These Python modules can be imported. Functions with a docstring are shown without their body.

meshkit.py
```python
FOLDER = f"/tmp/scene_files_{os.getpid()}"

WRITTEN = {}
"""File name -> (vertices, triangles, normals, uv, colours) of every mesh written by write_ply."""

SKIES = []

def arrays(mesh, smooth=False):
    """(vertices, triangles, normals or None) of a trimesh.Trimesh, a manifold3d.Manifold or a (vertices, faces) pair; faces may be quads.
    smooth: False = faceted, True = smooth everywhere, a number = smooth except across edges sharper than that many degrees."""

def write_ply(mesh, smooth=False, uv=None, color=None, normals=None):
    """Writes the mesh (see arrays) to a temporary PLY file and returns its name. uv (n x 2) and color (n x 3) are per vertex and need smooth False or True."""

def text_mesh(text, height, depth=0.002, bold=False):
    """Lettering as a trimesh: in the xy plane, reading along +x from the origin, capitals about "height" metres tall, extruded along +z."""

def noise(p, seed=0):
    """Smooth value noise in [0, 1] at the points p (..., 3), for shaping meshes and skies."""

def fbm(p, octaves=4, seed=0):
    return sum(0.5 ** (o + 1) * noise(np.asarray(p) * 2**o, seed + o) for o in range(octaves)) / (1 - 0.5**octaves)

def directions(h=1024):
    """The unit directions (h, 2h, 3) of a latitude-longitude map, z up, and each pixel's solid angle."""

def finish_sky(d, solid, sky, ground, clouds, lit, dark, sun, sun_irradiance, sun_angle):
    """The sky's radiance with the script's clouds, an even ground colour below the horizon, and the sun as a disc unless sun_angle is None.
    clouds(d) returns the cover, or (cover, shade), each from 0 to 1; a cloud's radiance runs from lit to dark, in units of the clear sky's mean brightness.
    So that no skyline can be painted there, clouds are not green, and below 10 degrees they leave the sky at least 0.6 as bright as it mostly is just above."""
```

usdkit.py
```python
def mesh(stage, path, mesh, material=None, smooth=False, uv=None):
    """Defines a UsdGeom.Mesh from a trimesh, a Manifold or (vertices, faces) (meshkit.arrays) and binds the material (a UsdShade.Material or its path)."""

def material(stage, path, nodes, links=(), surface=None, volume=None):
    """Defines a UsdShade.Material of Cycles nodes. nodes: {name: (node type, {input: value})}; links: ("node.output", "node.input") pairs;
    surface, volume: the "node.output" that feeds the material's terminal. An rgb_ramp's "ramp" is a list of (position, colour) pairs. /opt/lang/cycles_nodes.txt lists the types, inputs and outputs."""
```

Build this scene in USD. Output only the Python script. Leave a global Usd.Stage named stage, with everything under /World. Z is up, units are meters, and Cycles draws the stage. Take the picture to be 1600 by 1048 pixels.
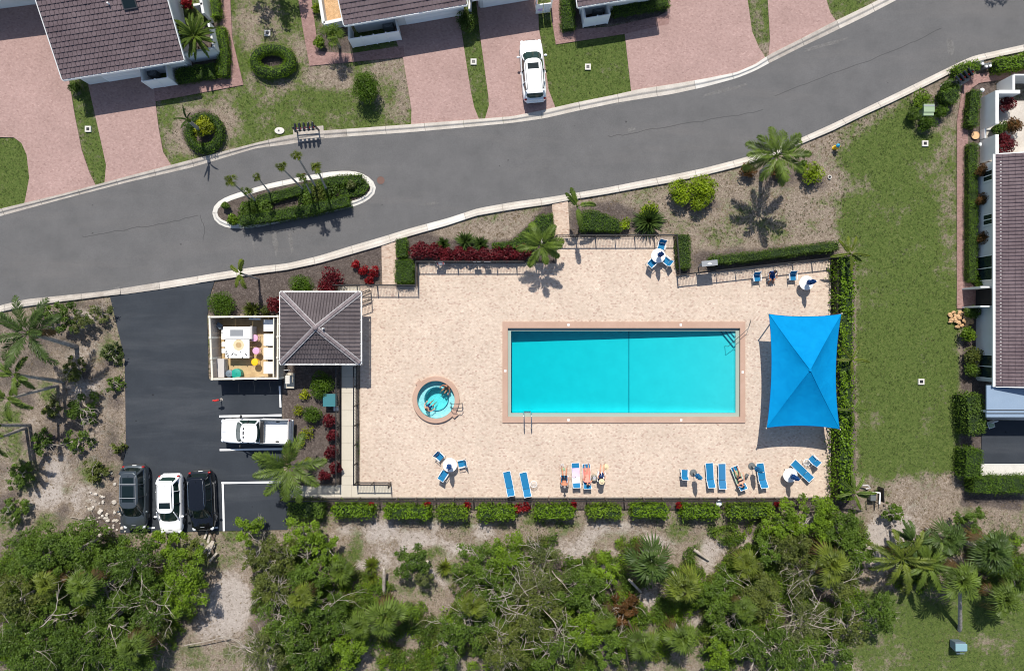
import math, numpy as np, trimesh, shapely, shapely.affinity, shapely.ops, manifold3d as m3
from shapely.geometry import Polygon
from scipy.ndimage import gaussian_filter, map_coordinates
from pxr import Usd, UsdGeom, UsdLux, UsdShade, Sdf, Gf, Vt
import usdkit, meshkit

stage = Usd.Stage.CreateInMemory()
UsdGeom.SetStageUpAxis(stage, UsdGeom.Tokens.z)
UsdGeom.SetStageMetersPerUnit(stage, 1.0)
UsdGeom.Xform.Define(stage, '/World')
UsdGeom.Scope.Define(stage, '/World/Looks')

# ------------------------------------------------------------------ camera, sky, sun
H = 55.0            # height of the drone
S = 20.0            # photo pixels per metre on the ground
CAM = UsdGeom.Camera.Define(stage, '/World/camera')
CAM.AddTranslateOp().Set(Gf.Vec3d(0, 0, H))
CAM.CreateHorizontalApertureAttr(36.0)
CAM.CreateVerticalApertureAttr(36.0 * 670 / 1024)
CAM.CreateFocalLengthAttr(36.0 * H / 80.0)
CAM.CreateClippingRangeAttr(Gf.Vec2f(0.5, 3000))
CAM.CreateExposureAttr(0.32)
SUN_EL, SUN_DX, SUN_DY = math.radians(53.0), -0.093, 1.0
_n = math.hypot(SUN_DX, SUN_DY)
SUN = np.array([SUN_DX / _n * math.cos(SUN_EL), SUN_DY / _n * math.cos(SUN_EL), math.sin(SUN_EL)])
SUN_LAMP = UsdLux.DistantLight.Define(stage, '/World/sun')
SUN_LAMP.CreateIntensityAttr(1.15)
SUN_LAMP.CreateAngleAttr(0.5)
SUN_LAMP.CreateColorAttr(Gf.Vec3f(1.0, 0.955, 0.88))
SUN_LAMP.CreateNormalizeAttr(True)
_z = Gf.Vec3d(*SUN)
_rot = Gf.Rotation(Gf.Vec3d(0, 0, 1), _z)
SUN_LAMP.AddTransformOp().Set(Gf.Matrix4d(_rot, Gf.Vec3d(0, 0, 80)))
DOME = UsdLux.DomeLight.Define(stage, '/World/sky')
usdkit.material(stage, '/World/Looks/sky', {
    's': ('sky_texture', dict(sky_type='single_scattering', sun_disc=False, sun_elevation=SUN_EL,
                              sun_rotation=math.atan2(SUN[0], SUN[1]), altitude=10.0, air_density=1.0, aerosol_density=1.0, ozone_density=1.0)),
    'b': ('background_shader', dict(strength=0.105))}, [('s.color', 'b.color')], surface='b.background')
UsdShade.MaterialBindingAPI.Apply(DOME.GetPrim()).Bind(UsdShade.Material.Get(stage, '/World/Looks/sky'))
DOME.GetPrim().SetCustomDataByKey('kind', 'structure')

# ------------------------------------------------------------------ naming and prims
_count = {}
def numbered(path):
    k = _count.get(path, 0); _count[path] = k + 1
    return path if k == 0 else f'{path}_{k:03d}'
def tag(p, label=None, cat=None, group=None, kind=None):
    p = p.GetPrim() if hasattr(p, 'GetPrim') else p
    for k, v in (('label', label), ('category', cat), ('group', group), ('kind', kind)):
        if v: p.SetCustomDataByKey(k, v)
    return p
LOC = {}
def thing(name, label=None, cat=None, loc=(0, 0, 0), rz=0.0, group=None, kind=None):
    path = numbered('/World/' + name)
    x = UsdGeom.Xform.Define(stage, path)
    x.AddTranslateOp().Set(Gf.Vec3d(*map(float, loc))); x.AddRotateZOp().Set(float(rz))
    LOC[path] = np.array(loc, float)
    return tag(x, label, cat, group, kind)
def part(parent, name, mesh, mat, smooth=False, label=None, local=False, kind=None):
    """one Mesh under parent; vertices are world coordinates unless local"""
    path = numbered(f'{parent.GetPath()}/{name}')
    v, f = mesh
    off = LOC.get(str(parent.GetPath()), None)
    if off is None: off = LOC.get('/'.join(str(parent.GetPath()).split('/')[:3]), np.zeros(3))
    if not local: v = np.asarray(v) - off
    m = usdkit.mesh(stage, path, (v, f), M[mat], smooth=smooth)
    return tag(m, label, kind=kind)
def solo(name, mesh, mat, label=None, cat=None, kind=None, smooth=False, group=None):
    path = numbered('/World/' + name)
    m = usdkit.mesh(stage, path, mesh, M[mat], smooth=smooth)
    return tag(m, label, cat, group, kind)
def dup(src, loc, rz, label, group=None, sc=None):
    was = src.GetCustomData()
    r = thing(src.GetName().rstrip('0123456789').rstrip('_'), label, was['category'], loc, rz, group or was.get('group'))
    r.GetReferences().AddInternalReference(src.GetPath()); r.SetInstanceable(True)
    return r

# photo pixel of a point at height z -> world
def P(px, py, z=0.0):
    k = (1 - z / H) / S
    return np.array([(px - 800) * k, (524 - py) * k, z])
def PL(pts, z=0.0): return np.array([P(a, b, z) for a, b in pts])

# ------------------------------------------------------------------ mesh helpers: everything is (vertices, triangles)
def cat(ms):
    ms = [m for m in ms if len(m[0])]
    vs, fs, n = [], [], 0
    for v, f in ms:
        vs.append(np.asarray(v, float)); fs.append(np.asarray(f, int) + n); n += len(v)
    return np.vstack(vs), np.vstack(fs)
def tm(m): return np.array(m.vertices), np.array(m.faces)
_BV = np.array([[x, y, z] for x in (-.5, .5) for y in (-.5, .5) for z in (-.5, .5)])
_BF = tm(trimesh.creation.box())
def box(c, d, rz=0.0):
    v = _BF[0] * np.array(d, float)
    if rz:
        a = math.radians(rz); R = np.array([[math.cos(a), -math.sin(a), 0], [math.sin(a), math.cos(a), 0], [0, 0, 1]])
        v = v @ R.T
    return v + np.array(c, float), _BF[1]
def obox(p0, p1, width, z0, z1):
    """box along a plan line"""
    p0, p1 = np.array(p0[:2], float), np.array(p1[:2], float)
    d = p1 - p0; L = np.linalg.norm(d)
    return box(np.r_[(p0 + p1) / 2, (z0 + z1) / 2], (L, width, z1 - z0), math.degrees(math.atan2(d[1], d[0])))
def rbox(c, d, r=.03, rz=0.0):
    """box with rounded edges"""
    d = np.array(d, float); r = min(r, d.min() * .45)
    s = m3.Manifold.sphere(r, 8)
    h = m3.Manifold.batch_hull([s.translate(tuple(np.array(k) * (d - 2 * r))) for k in _BV])
    m = h.to_mesh(); v = np.array(m.vert_properties[:, :3], float)
    a = math.radians(rz); R = np.array([[math.cos(a), -math.sin(a), 0], [math.sin(a), math.cos(a), 0], [0, 0, 1]])
    return v @ R.T + np.array(c, float), np.array(m.tri_verts)
def frame_of(t):
    t = t / (np.linalg.norm(t) + 1e-12)
    a = np.cross(t, [0, 0, 1.0] if abs(t[2]) < .9 else [1.0, 0, 0]); a /= np.linalg.norm(a)
    return a, np.cross(t, a)
def tube(pts, r, sides=6, caps=True):
    p = np.asarray(pts, float); n = len(p)
    r = np.broadcast_to(np.asarray(r, float), (n,))
    t = np.gradient(p, axis=0) if n > 2 else np.repeat([p[1] - p[0]], 2, 0)
    t = t / (np.linalg.norm(t, axis=1, keepdims=True) + 1e-12)
    ref = np.where(np.abs(t[:, 2:]) < .9, [[0, 0, 1.0]], [[1.0, 0, 0]])
    if np.abs(t[:, 2]).max() > .8 and np.abs(t[:, 2]).min() < .95: ref = np.repeat([[.31, .95, .05]], n, 0)
    a = np.cross(t, ref); a /= np.linalg.norm(a, axis=1, keepdims=True) + 1e-12
    b = np.cross(t, a)
    ang = np.arange(sides) * 2 * np.pi / sides
    v = (p[:, None] + r[:, None, None] * (np.cos(ang)[None, :, None] * a[:, None] + np.sin(ang)[None, :, None] * b[:, None])).reshape(-1, 3)
    i, j = np.meshgrid(np.arange(n - 1), np.arange(sides), indexing='ij')
    q = np.stack([i * sides + j, i * sides + (j + 1) % sides, (i + 1) * sides + (j + 1) % sides, (i + 1) * sides + j], -1).reshape(-1, 4)
    f = np.vstack([q[:, [0, 2, 1]], q[:, [0, 3, 2]]])
    if caps:
        v = np.vstack([v, p[0], p[-1]]); k = n * sides
        jj = np.arange(sides)
        f = np.vstack([f, np.stack([np.full(sides, k), jj, (jj + 1) % sides], 1), np.stack([np.full(sides, k + 1), (n - 1) * sides + (jj + 1) % sides, (n - 1) * sides + jj], 1)])
    return v, f
def lathe(profile, n=24, c=(0, 0, 0)):
    """profile [(r, z)] from bottom to top, outside; closed if it starts and ends at r = 0"""
    pr = np.array(profile, float); a = np.arange(n) * 2 * np.pi / n
    v = np.stack([pr[:, None, 0] * np.cos(a), pr[:, None, 0] * np.sin(a), np.repeat(pr[:, 1:2], n, 1)], -1).reshape(-1, 3)
    i, j = np.meshgrid(np.arange(len(pr) - 1), np.arange(n), indexing='ij')
    q = np.stack([i * n + j, i * n + (j + 1) % n, (i + 1) * n + (j + 1) % n, (i + 1) * n + j], -1).reshape(-1, 4)
    f = np.vstack([q[:, [0, 1, 2]], q[:, [0, 2, 3]]])
    return v + np.array(c, float), f
def disc(c, r, h, n=24): return lathe([(0, -h / 2), (r, -h / 2), (r, h / 2), (0, h / 2)], n, c)
def ball(c, r, k=2):
    v, f = tm(trimesh.creation.icosphere(k)); return v * np.array(r, float) + np.array(c, float), f
def extr(poly, z0, z1):
    if not isinstance(poly, (Polygon, shapely.MultiPolygon)): poly = Polygon([p[:2] for p in poly])
    poly = poly.buffer(0)
    ms = [trimesh.creation.extrude_polygon(g, z1 - z0, engine='earcut') for g in getattr(poly, 'geoms', [poly])]
    v, f = cat([tm(m) for m in ms]); v = v.copy(); v[:, 2] += z0
    return v, f
def quadgrid(g):
    """(a, b, 3) grid of points -> mesh"""
    a, b = g.shape[:2]
    i, j = np.meshgrid(np.arange(a - 1), np.arange(b - 1), indexing='ij')
    k = lambda x, y: x * b + y
    q = np.stack([k(i, j), k(i + 1, j), k(i + 1, j + 1), k(i, j + 1)], -1).reshape(-1, 4)
    return g.reshape(-1, 3), np.vstack([q[:, [0, 1, 2]], q[:, [0, 2, 3]]])
def hull(spheres):
    """list of (point, radius) -> manifold hull"""
    return m3.Manifold.batch_hull([m3.Manifold.sphere(r, 10).translate(tuple(map(float, p))) for p, r in spheres])
def mani(m):
    k = m.to_mesh(); return np.array(k.vert_properties[:, :3], float), np.array(k.tri_verts)
def rotz(m, deg, c=(0, 0, 0)):
    a = math.radians(deg); R = np.array([[math.cos(a), -math.sin(a), 0], [math.sin(a), math.cos(a), 0], [0, 0, 1]])
    c = np.array(c, float); return (np.asarray(m[0]) - c) @ R.T + c, m[1]
def move(m, d): return np.asarray(m[0]) + np.array(d, float), m[1]

# ------------------------------------------------------------------ materials
M = {}
def mat(name, nodes, links, surface='p.BSDF', volume=None):
    M[name] = usdkit.material(stage, '/World/Looks/' + name, nodes, links, surface=surface, volume=volume)
def plain(name, col, rough=.5, metal=0.0, spec=.5, coat=0.0, **kw):
    mat(name, {'p': ('principled_bsdf', dict(base_color=col, roughness=rough, metallic=metal, specular_ior_level=spec, coat_weight=coat, **kw))}, [])
def mottled(name, c1, c2, scale=2.0, fine=12.0, amount=.35, rough=.85, bump=.3, spec=.3, coord='pos', lo=.3, hi=.7):
    """two colours mixed by a soft noise, speckled by a fine one, with fine relief"""
    nodes = {'g': ('geometry', {}), 't': ('texture_coordinate', {}),
             'n': ('noise_texture', dict(scale=scale, detail=4.0, roughness=.6)),
             'r': ('rgb_ramp', {'ramp': [(lo, c1), (hi, c2)]}),
             'f': ('noise_texture', dict(scale=fine, detail=3.0, roughness=.7)),
             'fr': ('rgb_ramp', {'ramp': [(.3, (1 - amount,) * 3), (.7, (1 + amount,) * 3)]}),
             'm': ('mix_color', dict(blend_type='multiply', fac=1.0, use_clamp=False)),
             'b': ('bump', dict(strength=bump, distance=.02)),
             'p': ('principled_bsdf', dict(roughness=rough, specular_ior_level=spec))}
    src = 'g.position' if coord == 'pos' else 't.object'
    mat(name, nodes, [(src, 'n.vector'), (src, 'f.vector'), ('n.fac', 'r.fac'), ('f.fac', 'fr.fac'), ('r.color', 'm.a'), ('fr.color', 'm.b'),
                      ('m.result', 'p.base_color'), ('f.fac', 'b.height'), ('b.normal', 'p.normal')])
def tiles(name, c1, c2):
    nodes = {'g': ('geometry', {}), 'r': ('rgb_ramp', {'ramp': [(0., (.72, .72, .72)), (.5, (1., 1., 1.)), (.93, (1.2, 1.18, 1.16)), (1., (1.45, 1.42, 1.38))]}), 'n': ('noise_texture', dict(scale=.5, detail=5.0, roughness=.65)), 'nr': ('rgb_ramp', {'ramp': [(.3, c1), (.7, c2)]}),
             'f': ('noise_texture', dict(scale=9.0, detail=3.0)), 'fr': ('rgb_ramp', {'ramp': [(.3, (.85,) * 3), (.7, (1.15,) * 3)]}), 'm': ('mix_color', dict(blend_type='multiply', fac=1.0, use_clamp=False)), 'm2': ('mix_color', dict(blend_type='multiply', fac=1.0, use_clamp=False)), 'p': ('principled_bsdf', dict(roughness=.75, specular_ior_level=.35))}
    mat(name, nodes, [('g.random_per_island', 'r.fac'), ('g.position', 'n.vector'), ('g.position', 'f.vector'), ('n.fac', 'nr.fac'), ('f.fac', 'fr.fac'), ('nr.color', 'm.a'), ('r.color', 'm.b'), ('m.result', 'm2.a'), ('fr.color', 'm2.b'), ('m2.result', 'p.base_color')])
def leafy(name, dark, light, clump=1.1, trans=.30, rough=.5, tint=None):
    nodes = {'g': ('geometry', {}),
             'r': ('rgb_ramp', {'ramp': [(0., dark), (.6, light), (1., tuple(np.array(light) * 1.35))]}),
             'n': ('noise_texture', dict(scale=clump, detail=2.0)),
             'nr': ('rgb_ramp', {'ramp': [(.32, (.6, .62, .6)), (.68, (1.3, 1.25, 1.05))]}),
             'm': ('mix_color', dict(blend_type='multiply', fac=1.0, use_clamp=False)),
             'p': ('principled_bsdf', dict(roughness=rough, specular_ior_level=.3)),
             't': ('translucent_bsdf', {}), 'mx': ('mix_closure', dict(fac=trans))}
    mat(name, nodes, [('g.random_per_island', 'r.fac'), ('g.position', 'n.vector'), ('n.fac', 'nr.fac'), ('r.color', 'm.a'), ('nr.color', 'm.b'),
                      ('m.result', 'p.base_color'), ('m.result', 't.color'), ('p.BSDF', 'mx.closure1'), ('t.BSDF', 'mx.closure2')], surface='mx.closure')

leafy('leaf_dark', (0.069, 0.123, 0.014), (0.174, 0.260, 0.029))
leafy('leaf_mid', (0.086, 0.148, 0.017), (0.243, 0.326, 0.033))
leafy('leaf_bright', (0.128, 0.214, 0.012), (0.307, 0.415, 0.025))
leafy('leaf_olive', (0.104, 0.131, 0.026), (0.275, 0.287, 0.061))
leafy('leaf_lime', (0.211, 0.300, 0.009), (0.454, 0.510, 0.017))
leafy('leaf_yellow', (0.253, 0.290, 0.010), (0.531, 0.528, 0.030))
leafy('leaf_red', (0.120, 0.010, 0.017), (0.340, 0.026, 0.041))
leafy('leaf_flower', (.25, .006, .01), (.5, .02, .03))
leafy('leaf_bronze', (0.112, 0.054, 0.016), (0.300, 0.154, 0.040))
leafy('leaf_grey', (0.113, 0.138, 0.042), (0.292, 0.313, 0.104))
leafy('hedge_leaf', (0.073, 0.140, 0.008), (0.198, 0.283, 0.017), clump=2.0)
leafy('hedge_bright', (0.123, 0.220, 0.008), (0.296, 0.400, 0.017), clump=2.5)
leafy('palm_leaf', (0.098, 0.151, 0.022), (0.276, 0.339, 0.050))
leafy('palm_yellow', (0.125, 0.164, 0.021), (0.339, 0.385, 0.060))
leafy('palm_dark', (0.059, 0.101, 0.022), (0.163, 0.214, 0.040))
leafy('dead_leaf', (.11, .07, .03), (.24, .16, .075))
leafy('grass_blade', (.045, .07, .014), (.12, .145, .04), clump=.7, trans=.15)
leafy('dry_blade', (.14, .10, .055), (.34, .27, .17), clump=.7, trans=.1)
leafy('litter', (.05, .03, .018), (.28, .2, .12), clump=.7, trans=.0)
mottled('hedge_core', (.008, .02, .004), (.018, .036, .006), 6, 25)  # near-black green: the shade inside the foliage is put into this colour
mottled('bark_grey', (.16, .14, .12), (.34, .31, .28), 4, 30, .4)
mottled('bark_brown', (.07, .05, .035), (.17, .13, .10), 4, 30, .4)
mottled('dead_wood', (.24, .2, .165), (.46, .41, .35), 3, 30, .3)
mottled('mulch_mat', (.045, .034, .028), (.12, .095, .08), 5, 22, .6)
mottled('concrete', (.40, .36, .31), (.53, .485, .43), .8, 14, .14, bump=.1)
mottled('concrete_new', (.50, .475, .43), (.60, .575, .53), .8, 14, .08, bump=.1)
mottled('concrete_old', (.30, .265, .23), (.43, .39, .345), 1.2, 14, .2, bump=.1)
mottled('slab_cream', (.46, .42, .345), (.53, .485, .40), .6, 20, .07, bump=.05)
mottled('stucco', (.56, .56, .54), (.66, .66, .64), .6, 40, .05, bump=.1)
mottled('stucco_tan', (.5, .45, .36), (.58, .53, .43), .6, 40, .05, bump=.1)
mottled('roof_purple', (.088, .062, .069), (.15, .112, .118), .7, 5, .22, bump=.15)
mottled('roof_grey', (.105, .088, .088), (.165, .142, .14), .9, 6, .22, bump=.15)
tiles('tile_purple', (.118, .082, .092), (.19, .140, .150))
tiles('tile_grey', (.094, .075, .079), (.152, .125, .128))
mottled('ridge_cap', (.13, .105, .11), (.21, .175, .18), 2, 9, .2, bump=.15)
mottled('coping', (.385, .25, .185), (.44, .295, .225), .7, 20, .07, bump=.05)
mottled('scuff_mat', (.105, .10, .097), (.15, .145, .14), 3, 14, .25)
mottled('scuff_pale', (.2, .2, .21), (.34, .34, .35), 4, 14, .25)
mottled('cream_trim', (.64, .58, .47), (.70, .65, .54), 1.0, 20, .06)
mottled('tan_wall', (.33, .28, .23), (.42, .36, .30), 1.0, 20, .1)
mottled('mortar', (.34, .33, .34), (.52, .5, .5), 3.0, 16, .3)
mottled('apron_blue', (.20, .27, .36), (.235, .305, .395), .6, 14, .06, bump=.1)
mottled('stone_orange', (.42, .25, .12), (.55, .36, .2), 3, 12, .3)
mottled('sand_ground', (.36, .25, .13), (.5, .37, .2), 2, 18, .25)
mottled('debris_wood', (.32, .28, .23), (.5, .45, .38), 3, 14, .4)
plain('white_trim', (.78, .78, .76), .45)
plain('white_paint', (.8, .8, .8), .25, coat=.6)
plain('white_plastic', (.82, .82, .8), .4)
plain('line_paint', (.78, .78, .77), .6)
plain('black_paint', (.004, .004, .005), .12, coat=1.0)
plain('grey_paint', (.075, .09, .1), .3, metal=.5, coat=.7)
plain('glass_dark', (.006, .012, .012), .06, spec=.6)
plain('glass_green', (.015, .035, .03), .08, spec=.6)
plain('black_rubber', (.02, .02, .02), .7)
plain('black_plastic', (.015, .015, .016), .45)
plain('fence_metal', (.012, .011, .011), .4)
plain('chrome', (.6, .6, .6), .25, metal=1.0)
plain('steel_dark', (.10, .10, .10), .35, metal=.7)
plain('alloy', (.35, .35, .36), .35, metal=.9)
plain('lamp_lens', (.75, .78, .8), .12)
plain('tail_lens', (.3, .01, .01), .15)
plain('dark_void', (.01, .01, .011), .9)  # near-black stand-in for the shade inside the entry
plain('blue_fabric', (.012, .15, .31), .75, spec=.2)
plain('blue_fabric_old', (.03, .16, .32), .8, spec=.2)
plain('navy_fabric', (.006, .055, .2), .8, spec=.2)
plain('grey_metal', (.3, .31, .32), .4, metal=.4)
plain('ac_grey', (.11, .12, .12), .5)
plain('green_box', (.25, .33, .2), .55)
plain('teal_box', (.03, .15, .17), .5)
plain('teal_plastic', (.004, .26, .2), .45)
plain('slate_plastic', (.12, .16, .2), .45)
plain('pink_plastic', (.62, .33, .48), .45)
plain('yellow_plastic', (.8, .45, .005), .45)
plain('pale_grey', (.45, .43, .42), .5)
plain('hydrant_yellow', (.75, .45, .01), .4)
plain('hydrant_blue', (.02, .28, .45), .4)
plain('pale_blue', (.2, .33, .36), .4)
plain('red_paint', (.45, .02, .015), .4)
plain('rust', (.12, .06, .045), .7)
plain('terracotta', (.62, .38, .2), .8)
plain('towel_pink', (.72, .5, .66), .9, spec=.1)
plain('towel_white', (.75, .75, .77), .9, spec=.1)
plain('towel_green', (.28, .42, .25), .9, spec=.1)
plain('coral_cloth', (.75, .26, .2), .9, spec=.1)
plain('dark_cloth', (.02, .02, .03), .9, spec=.1)
plain('navy_cloth', (.015, .035, .12), .9, spec=.1)
plain('straw', (.62, .5, .32), .9, spec=.1)
plain('skin', (.48, .24, .15), .55)
plain('skin_tan', (.42, .17, .09), .5)
plain('hair_dark', (.02, .012, .008), .5)
plain('hair_grey', (.3, .28, .26), .6)
plain('eye_mat', (.03, .02, .02), .3)
mottled('bag_mat', (.05, .05, .05), (.6, .56, .45), 14, 30, .3, coord='obj')
mat('sail_fabric', {'p': ('principled_bsdf', dict(base_color=(.0008, .225, .54), roughness=.8, specular_ior_level=.06)),
                    'g': ('geometry', {}), 'w': ('noise_texture', dict(scale=1.3, detail=4.0, distortion=.8)), 'wr': ('rgb_ramp', {'ramp': [(.3, (.001, .235, .54)), (.7, (.002, .275, .60))]}), 'b': ('bump', dict(strength=.3, distance=.08)),
                    't': ('translucent_bsdf', dict(color=(.0005, .16, .46))), 'mx': ('mix_closure', dict(fac=.22))},
    [('g.position', 'w.vector'), ('w.fac', 'wr.fac'), ('wr.color', 'p.base_color'), ('w.fac', 'b.height'), ('b.normal', 'p.normal'), ('p.BSDF', 'mx.closure1'), ('t.BSDF', 'mx.closure2')], surface='mx.closure')

def pavers(name, c1, c2, c3, mortar, w, h, off=.5, rot=0.0, stain=.2):
    nodes = {'g': ('geometry', {}), 'mp': ('mapping', dict(rotation=(0, 0, rot))),
             'br': ('brick_texture', dict(offset=off, scale=1.0, mortar_size=.006, mortar_smooth=.2, bias=0.0, brick_width=w, row_height=h, color1=(0, 0, 0), color2=(1, 1, 1), mortar=(.5, .5, .5))),
             'r': ('rgb_ramp', {'ramp': [(0., c3), (.14, c1), (.55, c2), (.86, c1), (1., tuple(np.array(c2) * 1.12))]}),
             'n': ('noise_texture', dict(scale=.35, detail=5.0, roughness=.6)),
             'nr': ('rgb_ramp', {'ramp': [(.3, (1 - stain, 1 - stain * 1.05, 1 - stain * 1.1)), (.7, (1.06, 1.06, 1.06))]}),
             'f': ('noise_texture', dict(scale=5.0, detail=3.0, roughness=.7)),
             'frr': ('rgb_ramp', {'ramp': [(.3, (.82, .80, .79)), (.5, (1., 1., 1.)), (.72, (1.12, 1.12, 1.12))]}),
             'm': ('mix_color', dict(blend_type='multiply', fac=1.0, use_clamp=False)), 'm2': ('mix_color', dict(blend_type='multiply', fac=1.0, use_clamp=False)),
             'mo': ('mix_color', dict(b=mortar)), 'b': ('bump', dict(strength=.4, distance=.01, invert=True)),
             'p': ('principled_bsdf', dict(roughness=.8, specular_ior_level=.3))}
    mat(name, nodes, [('g.position', 'mp.vector'), ('mp.vector', 'br.vector'), ('br.color', 'r.fac'), ('g.position', 'n.vector'), ('g.position', 'f.vector'), ('n.fac', 'nr.fac'), ('f.fac', 'frr.fac'),
                      ('r.color', 'm.a'), ('nr.color', 'm.b'), ('m.result', 'm2.a'), ('frr.color', 'm2.b'), ('br.fac', 'mo.fac'), ('m2.result', 'mo.a'),
                      ('mo.result', 'p.base_color'), ('br.fac', 'b.height'), ('b.normal', 'p.normal')])
pavers('deck_pavers', (.515, .405, .32), (.565, .465, .375), (.405, .285, .23), (.46, .37, .295), .16, .105, stain=.12)
pavers('walk_pavers', (.47, .35, .27), (.55, .44, .35), (.35, .23, .17), (.38, .3, .24), .20, .10)
pavers('drive_pavers', (.335, .222, .198), (.370, .252, .226), (.295, .192, .17), (.31, .202, .18), .15, .09, rot=.15, stain=.16)
pavers('path_pavers', (.27, .16, .14), (.32, .20, .18), (.21, .12, .11), (.21, .13, .12), .15, .09, stain=.16)

def asphalt(name, c1, c2, stain):
    nodes = {'g': ('geometry', {}), 'mp': ('mapping', dict(rotation=(0, 0, -.28), scale=(.12, .9, 1))),
             'n': ('noise_texture', dict(scale=.5, detail=5.0, roughness=.6)), 'r': ('rgb_ramp', {'ramp': [(.3, c1), (.7, c2)]}),
             'st': ('noise_texture', dict(scale=.6, detail=4.0, roughness=.65, distortion=.4)), 'sr': ('rgb_ramp', {'ramp': [(.50, (0, 0, 0)), (.78, (1, 1, 1))]}),
             'sm': ('mix_color', dict(b=stain)), 'sf': ('math', dict(math_type='multiply', value2=.55)),
             'f': ('noise_texture', dict(scale=18.0, detail=3.0, roughness=.8)), 'fr': ('rgb_ramp', {'ramp': [(.3, (.82,) * 3), (.7, (1.18,) * 3)]}),
             'v': ('noise_texture', dict(scale=2.3, detail=1.0)), 'vr': ('rgb_ramp', {'ramp': [(.785, (1, 1, 1)), (.81, (.45, .45, .45))]}),
             'm': ('mix_color', dict(blend_type='multiply', fac=1.0, use_clamp=False)), 'm2': ('mix_color', dict(blend_type='multiply', fac=1.0)),
             'b': ('bump', dict(strength=.25, distance=.01)), 'p': ('principled_bsdf', dict(roughness=.85, specular_ior_level=.3))}
    mat(name, nodes, [('g.position', 'n.vector'), ('g.position', 'mp.vector'), ('mp.vector', 'st.vector'), ('g.position', 'f.vector'), ('g.position', 'v.vector'),
                      ('n.fac', 'r.fac'), ('st.fac', 'sr.fac'), ('sr.color', 'sf.value1'), ('sf.value', 'sm.fac'), ('r.color', 'sm.a'), ('f.fac', 'fr.fac'), ('sm.result', 'm.a'), ('fr.color', 'm.b'),
                      ('v.fac', 'vr.fac'), ('m.result', 'm2.a'), ('vr.color', 'm2.b'), ('m2.result', 'p.base_color'), ('f.fac', 'b.height'), ('b.normal', 'p.normal')])
asphalt('road_asphalt', (.094, .0925, .0925), (.118, .115, .115), (.14, .13, .125))
asphalt('lot_asphalt', (.024, .029, .037), (.032, .038, .047), (.075, .08, .088))

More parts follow.
